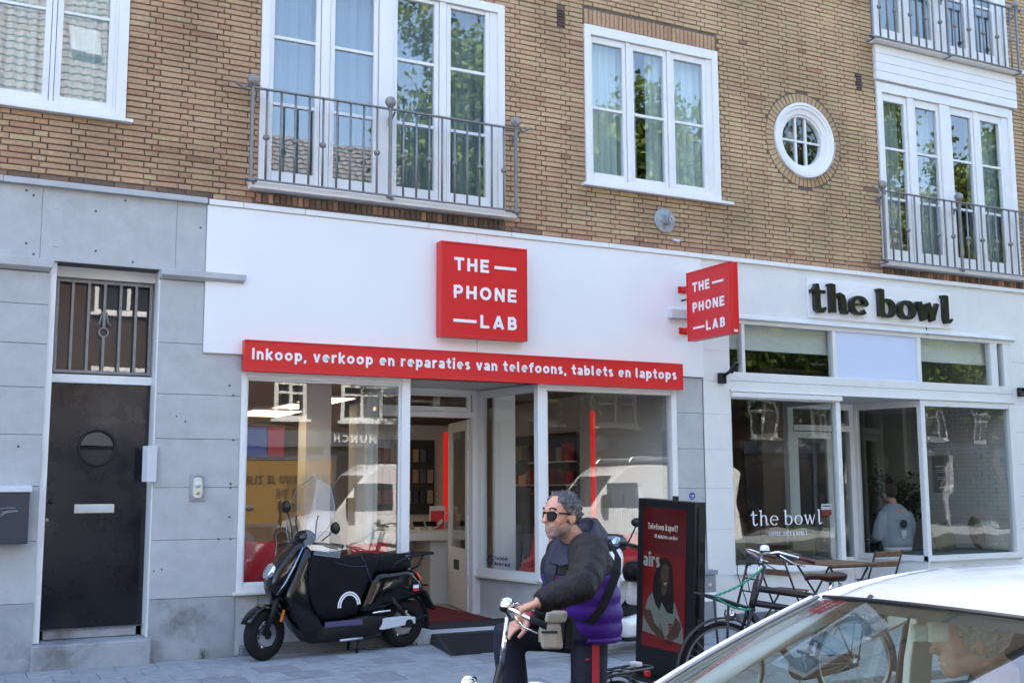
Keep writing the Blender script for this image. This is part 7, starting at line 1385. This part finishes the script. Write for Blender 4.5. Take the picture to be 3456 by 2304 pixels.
for s in (1, -1):
    lens_ = [(s * (.009 + .046 * a), b * .86) for a, b in ((0, .020), (.25, .026), (.8, .024), (1, .012), (.95, -.012), (.7, -.030), (.35, -.032), (.08, -.018))]
    rr = [[HF.p(.098 - 4.2 * (l - s * .0) ** 2 * 2.2 + d, l * (1 if d else 1), u) for (l, u) in lens_] for d in (.0, .007)]; mp('sunglass_lens', MB().loft(rr), 'sunglass', bevel=.002)
    mp('sunglass_temple', MB().tube([HF.p(.066, s * .062, .016), HF.p(.03, s * .076, .014), HF.p(-.02, s * .080, .008)], .004, 6), 'sunglass', smooth=True)
mp('sunglass_bridge', MB().tube([HF.p(.102, .014, .014), HF.p(.107, 0, .017), HF.p(.102, -.014, .014)], .004, 6), 'sunglass')
# jacket: purple body in quilted bands, black yoke and sleeves, navy hood
tp = [(-.005, 0, -.045, .132, .170, .8), (.010, 0, .06, .155, .19, .8), (.04, 0, .17, .168, .195, .82), (.068, 0, .28, .172, .195, .85), (.075, 0, .36, .158, .19, .9), (.075, 0, .43, .128, .165, .95), (.075, 0, .49, .085, .11, 1)]
def puff(prof, bands, amp, n=8):
    q = interp(prof, n); u0, u1 = q[0][2], q[-1][2]; return [(a[0], a[1], a[2], a[3] + amp * abs(math.sin(PI * bands * (a[2] - u0) / (u1 - u0))) - amp * .5, a[4] + amp * abs(math.sin(PI * bands * (a[2] - u0) / (u1 - u0))) - amp * .5, a[5]) for a in q]
low_ = tp[:4] + [(.070, 0, .315, .168, .194, .88)]
mp('jacket_body', rings_torso(BF_, puff(low_, 4, .010)), 'jacket_purple', smooth=True)
mp('jacket_hem', rings_torso(BF_, [(-.005, 0, -.058, .128, .166, .8), (-.005, 0, -.05, .138, .176, .8), (-.003, 0, -.03, .134, .173, .8)]), 'jacket_purple', smooth=True)
mp('jacket_yoke', rings_torso(BF_, puff([(.068, 0, .285, .180, .202, .85), tp[4], tp[5], tp[6]], 2, .008)), 'jacket_black', smooth=True)
mp('jacket_placket', MB().loft([[BF_.p(f + .0, l0, u), BF_.p(f + .022, l0, u), BF_.p(f + .022, l1, u), BF_.p(f, l1, u)] for (f, l0, l1, u) in ((.122, -.06, .0, -.04), (.158, -.075, .0, .06), (.200, -.08, .0, .17), (.232, -.08, .005, .27), (.228, -.07, .02, .36), (.198, -.06, .06, .43), (.15, -.05, .05, .50))]), 'jacket_navy', smooth=True, bevel=.008)
mp('zip', MB().tube([BF_.p(f - .004, .004, u) for (f, u) in ((.138, -.04), (.175, .06), (.218, .17), (.248, .27), (.243, .36), (.21, .43))], .005, 5), 'stripe_red')
def sleeve(pts, r0):
    ps, rs = chain([(p, r) for p, r in zip(pts, r0)], 9); n_ = len(ps); rs = [r + .004 * abs(math.sin(PI * 7 * i / n_)) + .007 * noise.noise(Vector((i * .7, 0, 3))) for i, r in enumerate(rs)]; return limb(ps, rs, 20)
blob('sleeve', [sleeve([lsh + Vector((.01, .05, .02)), lsh, lsh.lerp(lel, .5) + Vector((.015, 0, 0)), lel, lel.lerp(lwr, .55), lwr + (lel - lwr) * .06], [.086, .100, .090, .078, .064, .050])], 'jacket_black', MAN, .008, 3)
blob('sleeve', [sleeve([rsh + Vector((0, -.04, .02)), rsh, rsh.lerp(rel, .5), rel, rel.lerp(rwr, .55), rwr + (rel - rwr) * .06], [.078, .085, .077, .070, .058, .047])], 'jacket_black', MAN, .008, 3)
mp('cuff', limb([lwr + (lel - lwr) * .10, lwr + (lel - lwr) * .02], [.046, .043]), 'black_matte', smooth=True); mp('cuff', limb([rwr + (rel - rwr) * .10, rwr + (rel - rwr) * .0], [.042, .041]), 'stripe_red', smooth=True)
HC = nck + Vector((0, 0, .018)) + HD * .012
def cring(r, back, front, cz): return [HC + HD * (-.012) + HD * (math.cos(t) * r) + LF * (math.sin(t) * r * 1.06) + Vector((0, 0, cz + (front - back) * (math.cos(t) * .5) + (front + back) * .5)) for t in [2 * PI * k / 24 for k in range(24)]]
blob('hood', [MB().loft([cring(.150, -.07, -.13, 0), cring(.128, .0, -.085, 0), cring(.105, .07, -.045, 0), cring(.092, .112, -.018, 0), cring(.078, .105, -.02, 0), cring(.06, .02, -.08, 0)]), limb([HC + HD * -.085 + Vector((0, 0, .075)), HC + HD * -.130 + Vector((0, 0, .0)), HC + HD * -.135 + Vector((0, 0, -.09))], [.050, .072, .055], 14, 1.35)], 'jacket_navy', MAN, .008, 3)
mp('hood_eyelet', MB().tube([HC + HD * .075 + LF * (.092 + .0) + Vector((.008 * math.cos(2 * PI * k / 10), 0, .008 * math.sin(2 * PI * k / 10))) for k in range(10)], .003, 5, closed=True), 'steel')
# trousers with red side stripe, shoes
blob('trousers', [limb(*chain([(pel + Vector((0, 0, .06)), .145), (pel - Vector((0, 0, .05)), .15)], 3), 18, 1.2), limb(*chain([(lhp + Vector((0, 0, .05)), .07), (lhp - Vector((0, 0, .03)), .098), (lhp.lerp(lkn, .5), .094), (lkn, .078), (lkn.lerp(lan, .5), .082), (lan + Vector((0, 0, .03)), .072)], 4), 18), limb(*chain([(rhp, .112), (rhp.lerp(rkn, .5) + Vector((0, 0, .01)), .100), (rkn, .082), (rkn.lerp(ran, .5), .080), (ran, .068)], 4), 18)], 'trouser_navy', MAN, .009, 5)
sp_ = [lhp + Vector((.0, 0, -.0)), lhp.lerp(lkn, .5), lkn, lan + Vector((0, 0, .03))]; rr = [.092, .094, .082, .078]; st_ = []
od = Vector((-.17, -.985, 0)).normalized(); tn_ = Vector((0, 0, 1)).cross(od)
for p, r in zip(*chain(list(zip(sp_, rr)), 5)): st_.append([p + od * (r + .004) + tn_ * .019, p + od * (r + .004) - tn_ * .019, p + od * (r - .02) - tn_ * .019, p + od * (r - .02) + tn_ * .019])
mp('side_stripe', MB().loft(st_), 'stripe_red', smooth=False)
q0 = lhp + od * .085 + HD * .06 + Vector((0, 0, -.11)); mp('pocket_emblem', MB().sphere(q0, .012, 10, 6, sx=1.2, sy=.5, sz=.5), 'stripe_red', smooth=True)
for an, nm in ((lan, 'l'), (ran, 'r')): blob('shoe', [limb(*chain([(an + HD * -.05 - Vector((0, 0, .03)), .045), (an + HD * .06 - Vector((0, 0, .04)), .045), (an + HD * .19 - Vector((0, 0, .052)), .034)], 3), 12, 1.1)], 'black_matte', MAN, .008, 3)
mp('ring', MB().tube([lwr.lerp(dep(1765, 2052, 5.22), .75) + Vector((.011 * math.cos(2 * PI * k / 12), -.012, .013 * math.sin(2 * PI * k / 12) - .006)) for k in range(12)], .003, 5, closed=True), 'steel')
# shoulder bag
bc = dep(1866, 2122, 5.46); bx_ = Vector((CR.x, CR.y, 0)).normalized(); by_ = Vector((-bx_.y, bx_.x, 0)); BAG = thing('shoulder_bag', 'beige shoulder bag hanging at the cyclist hip', 'bag', tuple(bc - Vector((0, 0, .1))))
def bagbox(a0, a1, d0, d1, z0, z1, sk=0.0): return MB().prism([bc + bx_ * a0 + by_ * d0 + Vector((0, 0, z0)), bc + bx_ * a1 + by_ * d0 + Vector((0, 0, z0)), bc + bx_ * a1 + by_ * d1 + Vector((0, 0, z0)), bc + bx_ * a0 + by_ * d1 + Vector((0, 0, z0))], (0, 0, 0), tuple(bx_ * sk + Vector((0, 0, z1 - z0))))
bp_ = lambda n_, mb, m, **k: keep(obj(n_, mb, m, BAG, **k))
bp_('bag_body', bagbox(-.056, .050, -.03, .05, -.092, .030, -.012), 'bag_beige', bevel=.016, seg=3); bp_('bag_front', bagbox(-.050, .030, -.042, -.02, -.085, -.012, -.01), 'bag_beige', bevel=.012, seg=3); bp_('bag_flap', bagbox(-.040, .062, -.036, .052, .032, .085, .012), 'bag_beige', bevel=.014, seg=3); bp_('bag_zip', bagbox(-.058, .02, -.046, -.03, -.012, -.004), 'jacket_navy'); bp_('bag_side', bagbox(.050, .092, -.02, .05, -.105, .05, .012), 'black_matte', bevel=.014); bp_('bag_tag', bagbox(-.070, -.060, -.01, .0, -.06, .0), 'bag_beige', bevel=.002)
s0 = bc + bx_ * .06 + Vector((0, 0, .06)); tor = lambda t, u, f, a, b: BF_.p(f + (a + .022) * math.copysign(abs(math.cos(R(t))) ** .85, math.cos(R(t))), (b + .022) * abs(math.sin(R(t))) ** .85, u)
strap = [s0, tor(40, .05, .01, .155, .19), tor(52, .09, .015, .157, .19), tor(66, .13, .03, .163, .193), tor(84, .21, .05, .17, .197), tor(104, .30, .07, .172, .197), tor(124, .37, .075, .157, .19), tor(140, .43, .075, .128, .165), nck + Vector((.07, 0, -.02))]
sm = MB(); wv = Vector((.72, -.36, -.45)).normalized() * .020; ps, _ = chain([(p, 1) for p in strap], 5); sm.loft([[p + wv, p - wv, p - wv + by_ * .005, p + wv + by_ * .005] for p in ps]); bp_('strap', sm, 'black_matte', smooth=False)

# ---- his bicycle
HDa = math.atan2(-HD.y, -HD.x)
stem_w = dep(1712, 2062, 5.42); base = Vector((stem_w.x, stem_w.y, 0)) - (Matrix.Rotation(HDa, 3, 'Z') @ Vector((.345, 0, 0)))
B1 = bicycle('black city bicycle held by the man in the purple jacket', (base.x, base.y, G1), HDa, R(-50), False, False, low=.22, bar=.62, rise=.05)

# ---- seated café guest seen from behind
SO = Vector((12.12, .80, .70)); SF_ = Frame(SO, (.15, 1.0)); SIT = thing('person', 'person in a grey sweatshirt seated with back to the café window', 'person', (12.12, .80, .70)); HS = Frame((12.08, .86, 1.49), (.1, 1))
bs = head_shapes(HS) + [limb([HS.p(-.02, 0, -.06), SF_.p(.03, 0, .62)], [.056, .06]), limb([SF_.p(0, 0, .58), SF_.p(0, 0, .1)], [.11, .13])]
for s in (1, -1): bs += [limb([SF_.p(.0, s * .17, .52), SF_.p(.05, s * .25, .24), SF_.p(.28, s * .2, .14)], [.05, .045, .03]), limb([SF_.p(.02, s * .09, .06), SF_.p(.44, s * .11, .05), SF_.p(.46, s * .11, -.4)], [.075, .06, .04])] + hand(SF_.p(.28, s * .2, .14), SF_.f, Vector((0, 0, -1)), SF_.l * -s, .3)
blob('body', bs, 'skin', SIT, .009, 2); hair_cap(HS, 'hair', 'hair_brown', SIT, (.112, .088, .108), (-.02, 0, .04), .008, 60, -.075, .06, seed=4, fall=1.3)
blob('sweatshirt', [rings_torso(SF_, interp([(-.02, 0, .04, .135, .20, .85), (-.02, 0, .10, .155, .225, .85), (.0, 0, .28, .15, .225, .85), (.01, 0, .45, .14, .235, .9), (.02, 0, .56, .12, .20, .95), (.03, 0, .65, .075, .095, 1)], 4))] + [limb(*chain([(SF_.p(.0, s * .17, .50), .09), (SF_.p(.02, s * .26, .36), .08), (SF_.p(.06, s * .27, .20), .072), (SF_.p(.25, s * .21, .14), .05)], 5), 16) for s in (1, -1)], 'sweat_grey', SIT, .010, 4)
ip = lambda n_, mb, m, **k: keep(obj(n_, mb, m, SIT, **k))
ip('t_shirt', rings_torso(SF_, [(-.02, 0, .0, .14, .20, .85), (-.02, 0, .05, .142, .205, .85)]), 'tee_white', smooth=True); blob('trousers', [limb(*chain([(SF_.p(0, 0, .03), .15), (SF_.p(0, 0, .0), .16)], 2), 16, 1.2)] + [limb(*chain([(SF_.p(.02, s * .09, .06), .10), (SF_.p(.44, s * .11, .05), .08), (SF_.p(.46, s * .11, -.45), .065)], 4), 14) for s in (1, -1)], 'coat_dark', SIT, .012, 3)
em2 = MB(); bk = lambda a, b, d=.0: SF_.p(-.168 - d + .05 * (a * a) * 6, -a, b)
for (nm, shp, m, d) in (('print_head', [(.062 * math.cos(2 * PI * k / 20), .37 + .062 * math.sin(2 * PI * k / 20)) for k in range(20)], 'coat_dark', .004), ('print_body', [(-.035, .285), (.035, .285), (.045, .26), (.03, .19), (.012, .17), (.0, .22), (-.012, .17), (-.03, .19), (-.045, .26)], 'tee_white', .004)): ip(nm, MB().add([bk(a, b, d) for a, b in shp], [tuple(range(len(shp)))]), m)
ip('print_arm', MB().tube([bk(-.035, .28, .004), bk(-.085, .265, .004), (bk(-.075, .235, .004)), bk(-.035, .24, .004)], .008, 6, flat=.4).tube([bk(.035, .28, .004), bk(.085, .265, .004), bk(.075, .235, .004), bk(.035, .24, .004)], .008, 6, flat=.4), 'tee_white')

# ---- shopper standing inside the phone shop
PP = Vector((7.20, 2.75, .12)); PF_ = Frame(PP, (.85, .5)); SHP = thing('person', 'person in a black top and jeans standing inside the phone shop', 'person', tuple(PP)); HP_ = Frame(PF_.p(.03, 0, 1.70), (.9, .45))
bs = head_shapes(HP_) + [limb([HP_.p(-.02, 0, -.05), PF_.p(0, 0, 1.45)], [.05, .06]), limb([PF_.p(0, 0, 1.42), PF_.p(0, 0, .95)], [.1, .12])]
for s in (1, -1): bs += [limb([PF_.p(0, s * .17, 1.40), PF_.p(.02, s * .22, 1.12), PF_.p(.2, s * .14, 1.02)], [.045, .04, .028]), limb([PF_.p(0, s * .09, .92), PF_.p(.02, s * .10, .5), PF_.p(-.01, s * .1, .08)], [.07, .05, .035]), limb([PF_.p(-.01, s * .1, .06), PF_.p(.14, s * .1, .03)], [.035, .03])] + hand(PF_.p(.2, s * .14, 1.02), PF_.f, Vector((0, 0, -1)), PF_.l * -s, .5)
blob('body', bs, 'skin', SHP, .010, 2); hair_cap(HP_, 'hair', 'hair_black', SHP, (.112, .088, .106), (-.02, 0, .04), .006, 60, -.08, .055, seed=2, fall=1.3)
blob('top', [rings_torso(PF_, interp([(0, 0, .86, .13, .19, .9), (0, 0, 1.1, .13, .18, .9), (0, 0, 1.3, .14, .20, .9), (0, 0, 1.42, .10, .17, .95), (0, 0, 1.49, .06, .08, 1)], 4))] + [limb(*chain([(PF_.p(0, s * .17, 1.39), .075), (PF_.p(.02, s * .22, 1.12), .065), (PF_.p(.18, s * .15, 1.03), .045)], 5), 14) for s in (1, -1)], 'coat_dark', SHP, .010, 4)
blob('jeans', [limb(*chain([(PF_.p(0, 0, .98), .14), (PF_.p(0, 0, .88), .145)], 2), 14)] + [limb(*chain([(PF_.p(0, s * .09, .92), .10), (PF_.p(.02, s * .10, .5), .078), (PF_.p(-.01, s * .1, .1), .07)], 4), 14) for s in (1, -1)], 'jeans', SHP, .010, 4)

# ---- the driver
DHo = dep(3262, 2160, 3.55); DHF = Frame(DHo, (-.88, .42), R(-2)); DRV = thing('person', 'grey haired person smiling behind the windscreen of the white car', 'person', (2.95, -8.75, .35)); dbody = Vector((DHo.x + .10, DHo.y - .03, DHo.z - .205)); DB = Frame(dbody, (-1, 0))
bs = head_shapes(DHF) + [limb([DHF.p(-.03, 0, -.05), DB.p(0, 0, .10), DB.p(0, 0, .0)], [.062, .064, .07]), limb([DB.p(0, 0, 0), DB.p(-.1, 0, -.45)], [.12, .15])]
for s in (1, -1): bs += [limb([DB.p(0, s * .18, -.04), DB.p(.06, s * .25, -.28), DB.p(.36, s * .2, -.18)], [.055, .045, .032]), limb([DB.p(-.08, s * .1, -.48), DB.p(.36, s * .12, -.42), DB.p(.5, s * .12, -.72)], [.08, .065, .045])] + hand(DB.p(.36, s * .2, -.18), DB.f, Vector((0, 0, -1)), DB.l * -s, .7)
blob('body', bs, 'skin_pale', DRV, .006, 2); hair_cap(DHF, 'hair', 'hair_silver', DRV, (.116, .090, .106), (-.026, 0, .036), .006, 40, -.085, .055, seed=8, fall=1.5)
blob('coat', [rings_torso(DB, interp([(-.1, 0, -.5, .16, .22, .9), (-.05, 0, -.25, .16, .23, .9), (0, 0, -.06, .13, .22, .9), (.0, 0, .02, .09, .13, 1)], 4))] + [limb(*chain([(DB.p(0, s * .18, -.05), .085), (DB.p(.06, s * .25, -.28), .07), (DB.p(.32, s * .2, -.19), .05)], 5), 14) for s in (1, -1)], 'coat_dark', DRV, .010, 4)
keep(obj('collar', rings_torso(DB, [(.0, 0, .02, .082, .092, 1), (.005, 0, .055, .076, .080, 1), (.01, 0, .07, .070, .072, 1)]), 'tee_white', DRV, smooth=True)); keep(obj('teeth', MB().tube([DHF.p(.080, -.022, -.064), DHF.p(.093, 0, -.065), DHF.p(.080, .022, -.064)], .005, 6), 'teeth', DRV))
# ------------------------------------------------------------------ the other side of the street (seen in the window reflections)
mat('roof_tile', (0.16, 0.14, 0.135), .8, var=.2, vscale=6); mat('far_glass', (0.03, 0.035, 0.045), .05); mat('far_white', (0.75, 0.75, 0.73), .5); mat('sign_grey', (0.09, 0.10, 0.13), .5); mat('ad_yellow', (0.22, 0.125, 0.025), .6, var=.1, vscale=9)
FY = -22.0
def house(x0, x1, eave, ridge, m, label, wins, dormer=None, shop=None):
    T_ = thing('row_house', label, 'house', ((x0 + x1) / 2, FY, 0)); k = lambda n_, mb, mm, **kw: keep(obj(n_, mb, mm, T_, **kw))
    k('wall', MB().box(x0, x1, FY - 9, FY, 0, eave), m); rp = [(x0, FY + .45, eave - .1), (x0, FY - 4.5, ridge), (x0, FY - 9.2, eave - .1)]
    R_ = k('roof', MB().prism(rp, (0, 0, 0), (x1 - x0, 0, 0)), 'roof_tile'); tiles = MB(); L = math.hypot(4.95, ridge - eave + .1); nr = int(L / .36)
    for i in range(nr):
        t0, t1 = i / nr, (i + 1) / nr; ya, yb = FY + .45 - 4.95 * t0, FY + .45 - 4.95 * t1; za, zb = eave - .1 + (ridge - eave + .1) * t0, eave - .1 + (ridge - eave + .1) * t1
        nx = int((x1 - x0) / .30); vs = []; fs = []
        for j in range(nx * 2 + 1):
            x = x0 + (x1 - x0) * j / (nx * 2); h = .07 if j % 2 else .02; vs += [(x, ya + .03, za + h + .03), (x, yb, zb + h)]
        for j in range(nx * 2): fs.append((2 * j, 2 * j + 2, 2 * j + 3, 2 * j + 1))
        tiles.add(vs, fs)
    o = stuff(k('roof_tiling', tiles, 'roof_tile')); o.parent = R_; o.matrix_parent_inverse = Matrix()
    k('gutter', MB().box(x0, x1, FY + .35, FY + .55, eave - .25, eave - .05), 'far_white')
    for (wx, wz, ww, wh, nc) in wins:
        f_ = MB(); ringbox(f_, wx, wx + ww, wz, wz + wh, .11, FY - .05, FY + .05)
        for c in range(1, nc): f_.box(wx + ww * c / nc - .05, wx + ww * c / nc + .05, FY - .04, FY + .05, wz + .1, wz + wh - .1)
        f_.box(wx + .1, wx + ww - .1, FY - .03, FY + .045, wz + wh * .68, wz + wh * .68 + .07).box(wx - .1, wx + ww + .1, FY, FY + .12, wz - .09, wz)
        W0 = k('window', f_, 'far_white'); p = obj('pane', MB().box(wx + .05, wx + ww - .05, FY - .02, FY + .004, wz + .05, wz + wh - .05), 'far_glass', W0)
    if dormer:
        for (dx, dz, dw, dh) in dormer: k('dormer', MB().box(dx, dx + dw, FY - 4, FY - .6, dz, dz + dh), 'far_white'); k('dormer_pane', MB().box(dx + .15, dx + dw - .15, FY - .62, FY - .58, dz + .2, dz + dh - .2), 'far_glass')
    return T_, k
ups = lambda x0, x1, z, n, w=1.9, h=1.35: [(x0 + (x1 - x0) * (i + .5) / n - w / 2, z, w, h, 3 if i % 2 else 2) for i in range(n)]
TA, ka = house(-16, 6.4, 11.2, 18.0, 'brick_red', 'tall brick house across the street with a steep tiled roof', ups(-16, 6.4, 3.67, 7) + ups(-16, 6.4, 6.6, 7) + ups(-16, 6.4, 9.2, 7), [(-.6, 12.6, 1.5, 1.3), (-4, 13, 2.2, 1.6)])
o = ka('skylight', MB().prism([(3.0, FY - 1.75, 14.55), (3.9, FY - 1.75, 14.55), (3.9, FY - 2.5, 15.6), (3.0, FY - 2.5, 15.6)], (0, .02, .02), (0, .12, .10)), 'grey_box')
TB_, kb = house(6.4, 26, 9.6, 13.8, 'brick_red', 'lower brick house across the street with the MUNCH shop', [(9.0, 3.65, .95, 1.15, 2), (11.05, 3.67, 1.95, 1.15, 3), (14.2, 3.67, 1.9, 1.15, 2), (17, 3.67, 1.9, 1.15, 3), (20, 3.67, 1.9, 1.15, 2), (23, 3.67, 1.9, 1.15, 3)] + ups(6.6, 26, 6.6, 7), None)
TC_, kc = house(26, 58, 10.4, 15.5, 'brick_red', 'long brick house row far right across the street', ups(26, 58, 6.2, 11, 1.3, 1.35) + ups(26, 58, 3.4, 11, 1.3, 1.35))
# ground floor shop fronts
for (kk, x0, x1) in ((ka, -15.5, 6.0), (kb, 6.8, 25.6), (kc, 26.4, 57.6)):
    n_ = int((x1 - x0) / 3.2); kk('shop_fascia', MB().box(x0, x1, FY, FY + .12, 2.80, 3.28), 'sign_grey')
    for i in range(n_): a = x0 + (x1 - x0) * i / n_; b = x0 + (x1 - x0) * (i + 1) / n_; kk('shop_window', MB().box(a + .12, b - .12, FY - .02, FY + .02, .5, 2.78), 'far_glass'); kk('shop_pier', MB().box(b - .1, b + .1, FY, FY + .08, 0, 2.78), 'far_white' if i % 3 else 'sign_grey')
kb('shop_lettering', write('MUNCH', lambda a, b, d: (12.15 - a, FY + .125 + d, 2.93 + b), 1.37, .26, .03, sp=.3), 'far_white')
# street trees
mat('tree_bark', (0.10, 0.08, 0.06), .9, var=.3, vscale=8)
def leaf_mat():
    m, n, l, p = node_mat('tree_leaf'); MATS['tree_leaf'] = m; a = n.new('ShaderNodeAttribute'); a.attribute_name = 'tint'; cr = n.new('ShaderNodeValToRGB'); cr.color_ramp.elements[0].color = (.05, .10, .015, 1); cr.color_ramp.elements[1].color = (.17, .23, .04, 1); l.new(a.outputs['Fac'], cr.inputs[0]); l.new(cr.outputs[0], p.inputs['Base Color']); p.inputs['Roughness'].default_value = .55
    t = n.new('ShaderNodeBsdfTranslucent'); l.new(cr.outputs[0], t.inputs[0]); mx = n.new('ShaderNodeMixShader'); mx.inputs[0].default_value = .35; l.new(p.outputs[0], mx.inputs[1]); l.new(t.outputs[0], mx.inputs[2]); l.new(mx.outputs[0], n['Material Output'].inputs[0])
leaf_mat()
rt_ = random.Random(3)
def street_tree(x, y, h, r, label):
    T_ = thing('street_tree', label, 'tree', (x, y, .0), rt_.uniform(0, 6), 'street trees across the road')
    tr = MB().tube([(0, 0, 0), (.1, .05, h * .2), (-.05, .1, h * .45), (.1, 0, h * .85)], [.24, .18, .14, .03], 10); lv = MB(); tl = []
    for b in range(38):
        a = rt_.uniform(0, 2 * PI); z0 = h * rt_.uniform(.24, .8); q = (z0 / h - .24) / .7; L = r * (1.05 - .75 * q ** 1.6) * rt_.uniform(.6, 1.05); e = Vector((math.cos(a) * L, math.sin(a) * L, z0 + h * rt_.uniform(.04, .16)))
        tr.tube([(0, 0, z0), (e.x * .5, e.y * .5, z0 + (e.z - z0) * .65), e], [.06, .035, .01], 6)
        for c in range(9):
            cc = Vector((0, 0, z0)).lerp(e, rt_.uniform(.35, 1.05)) + Vector([rt_.gauss(0, .35) for _ in range(3)]); tn = rt_.random()
            for k in range(60):
                p = cc + Vector([rt_.gauss(0, .34) for _ in range(3)]); d = Vector([rt_.gauss(0, 1) for _ in range(3)]).normalized() * .125; s = d.cross(Vector([rt_.gauss(0, 1) for _ in range(3)])).normalized() * .075
                lv.add([p - d, p + s, p + d, p - s], [(0, 1, 2, 3)]); t = min(1, max(0, tn * .6 + rt_.uniform(0, .4))); tl += [t] * 4
    obj('trunk', tr, 'tree_bark', T_, smooth=True); o = obj('crown', lv, 'tree_leaf', T_); stuff(o); setattr_tint(o, tl); return T_
t1 = street_tree(14.2, -18.2, 16.8, 4.0, 'tall leafy street tree reflected in the large french window'); t2 = street_tree(21.5, -18.4, 16.0, 4.9, 'leafy street tree reflected in the three-part window')
def dup(root, loc, rz, label):
    r_ = root.copy(); COL.objects.link(r_); r_.location = loc; r_.rotation_euler = (0, 0, rz); r_['label'] = label
    for c in list(root.children): d = c.copy(); COL.objects.link(d); d.parent = r_
    return r_
dup(t2, (28.5, -18.3, 0), 2.0, 'leafy street tree reflected in the right balcony window'); dup(t1, (35.5, -18.2, 0), 4.0, 'street tree far to the right across the road'); dup(t2, (17.8, -18.6, 0), 4.2, 'street tree between the first two trees across the road')
# advertising panel and two white vans
AD = thing('advert_panel', 'yellow street advert with black text reflected in the left shop window', 'advert', (7.8, -16.5, .02)); kx = lambda n_, mb, m: keep(obj(n_, mb, m, AD))
kx('panel', MB().box(6.5, 9.0, -16.62, -16.45, .75, 2.3), 'ad_yellow'); kx('frame', (lambda m: (ringbox(m, 6.42, 9.08, .67, 2.38, .08, -16.64, -16.43), m)[1])(MB()), 'sign_grey'); kx('post', MB().box(7.6, 7.9, -16.6, -16.48, .02, .67), 'sign_grey')
for (t, z, w) in (('WAAR ZOU JE ZIJN,', 1.72, 2.2), ('ZONDER DE', 1.38, 1.3), ('KOFFIE', 1.05, .9)): 
    if all(c in GL for c in t): kx('advert_text', write(t, lambda a, b, d, z=z: (8.9 - a, -16.445 + d, z + b), w, .2, .004, sp=.2), 'black_matte')
def van(x, y, label, rack):
    T_ = thing('delivery_van', label, 'van', (x, y, -.1), 0, 'white vans on the road'); k = lambda n_, mb, m, **kw: obj(n_, mb, m, T_, **kw)
    pr = [(.0, .35), (.02, .75), (.25, .98), (.85, 1.15), (1.55, 1.98), (1.9, 2.22), (5.1, 2.25), (5.3, 2.1), (5.3, .4), (5.0, .3), (.2, .25)]
    rings = [[Vector((px_ if yy_ not in (0, 3) else 2.6 + (px_ - 2.6) * .985, yv, 1.1 + (pz - 1.1) * (.97 if yy_ in (0, 3) else 1) )) for (px_, pz) in pr] for yy_, yv in enumerate((-.95, -.85, .85, .95))]
    k('body', MB().loft(rings), 'car_white', smooth=True, auto=35)
    k('windscreen', MB().add([(.92, -.8, 1.22), (.92, .8, 1.22), (1.54, .74, 1.95), (1.54, -.74, 1.95)], [(0, 1, 2, 3)]).xf(Matrix.Translation((-.02, 0, .015))), 'far_glass')
    for s in (-1, 1): k('side_window', MB().box(1.25, 2.15, s * .955 - .004, s * .955 + .004, 1.2, 1.78), 'far_glass'); k('headlight', MB().box(-.01, .12, s * .7 - .14, s * .7 + .14, .72, .92), 'lens'); k('wing_mirror', MB().box(1.05, 1.2, s * 1.12 - .09, s * 1.12 + .09, 1.2, 1.5), 'black_plastic', bevel=.02)
    for wx in (.95, 4.2):
        for s in (-1, 1): k('wheel', MB().lathe([(0, -.1), (.2, -.1), (.33, -.1), (.34, 0), (.33, .1), (.2, .1), (0, .1)], (wx, s * .82, .34), 'y', 24), 'rubber', smooth=True)
    if rack:
        for xx in (2.2, 3.2, 4.2): k('rack_bar', MB().box(xx, xx + .05, -.8, .8, 2.34, 2.38), 'steel')
        for s in (-1, 1): k('rack_rail', MB().tube([(2.0, s * .78, 2.3), (2.1, s * .78, 2.42), (4.4, s * .78, 2.42), (4.5, s * .78, 2.3)], .02, 6), 'steel')
    return T_
van(7.0, -13.6, 'white delivery van whose front is reflected in the left shop window', False); van(13.4, -13.4, 'white van with roof rack reflected in the right shop window', True)

# ------------------------------------------------------------------ weeds along the wall foot
mat('weed', (0.08, 0.13, 0.03), .7)
for k, (x, y, n_, h, lb) in enumerate(((2.36, -.03, 9, .11, 'small weed at the foot of the stone pier left of the scooter'), (4.05, -.14, 14, .05, 'low tuft of grass below the phone shop window behind the scooter wheel'), (4.46, -.17, 12, .05, 'low tuft of grass beside the phone shop step'), (9.25, -.12, 10, .10, 'small weed at the foot of the caf\u00e9 wall behind the bicycle'))):
    mb = MB()
    for q in range(n_):
        a = random.uniform(0, 2 * PI); r = random.uniform(.0, .05 if h < .08 else .02); b = Vector((x + r * math.cos(a) * 2, y + r * math.sin(a) * .6, .018)); t = b + Vector((random.gauss(0, .025), random.gauss(0, .02), h * random.uniform(.5, 1.1))); s = Vector((random.uniform(-1, 1), random.uniform(-1, 1), 0)).normalized() * .005
        m_ = b.lerp(t, .6) + s * 1.2; mb.add([b - s * .5, b + s * .5, m_ + s, t, m_ - s], [(0, 1, 2, 3, 4)])
    stuff_o = tag(obj('weed', mb, 'weed'), lb, 'weed', 'weeds at the wall foot')
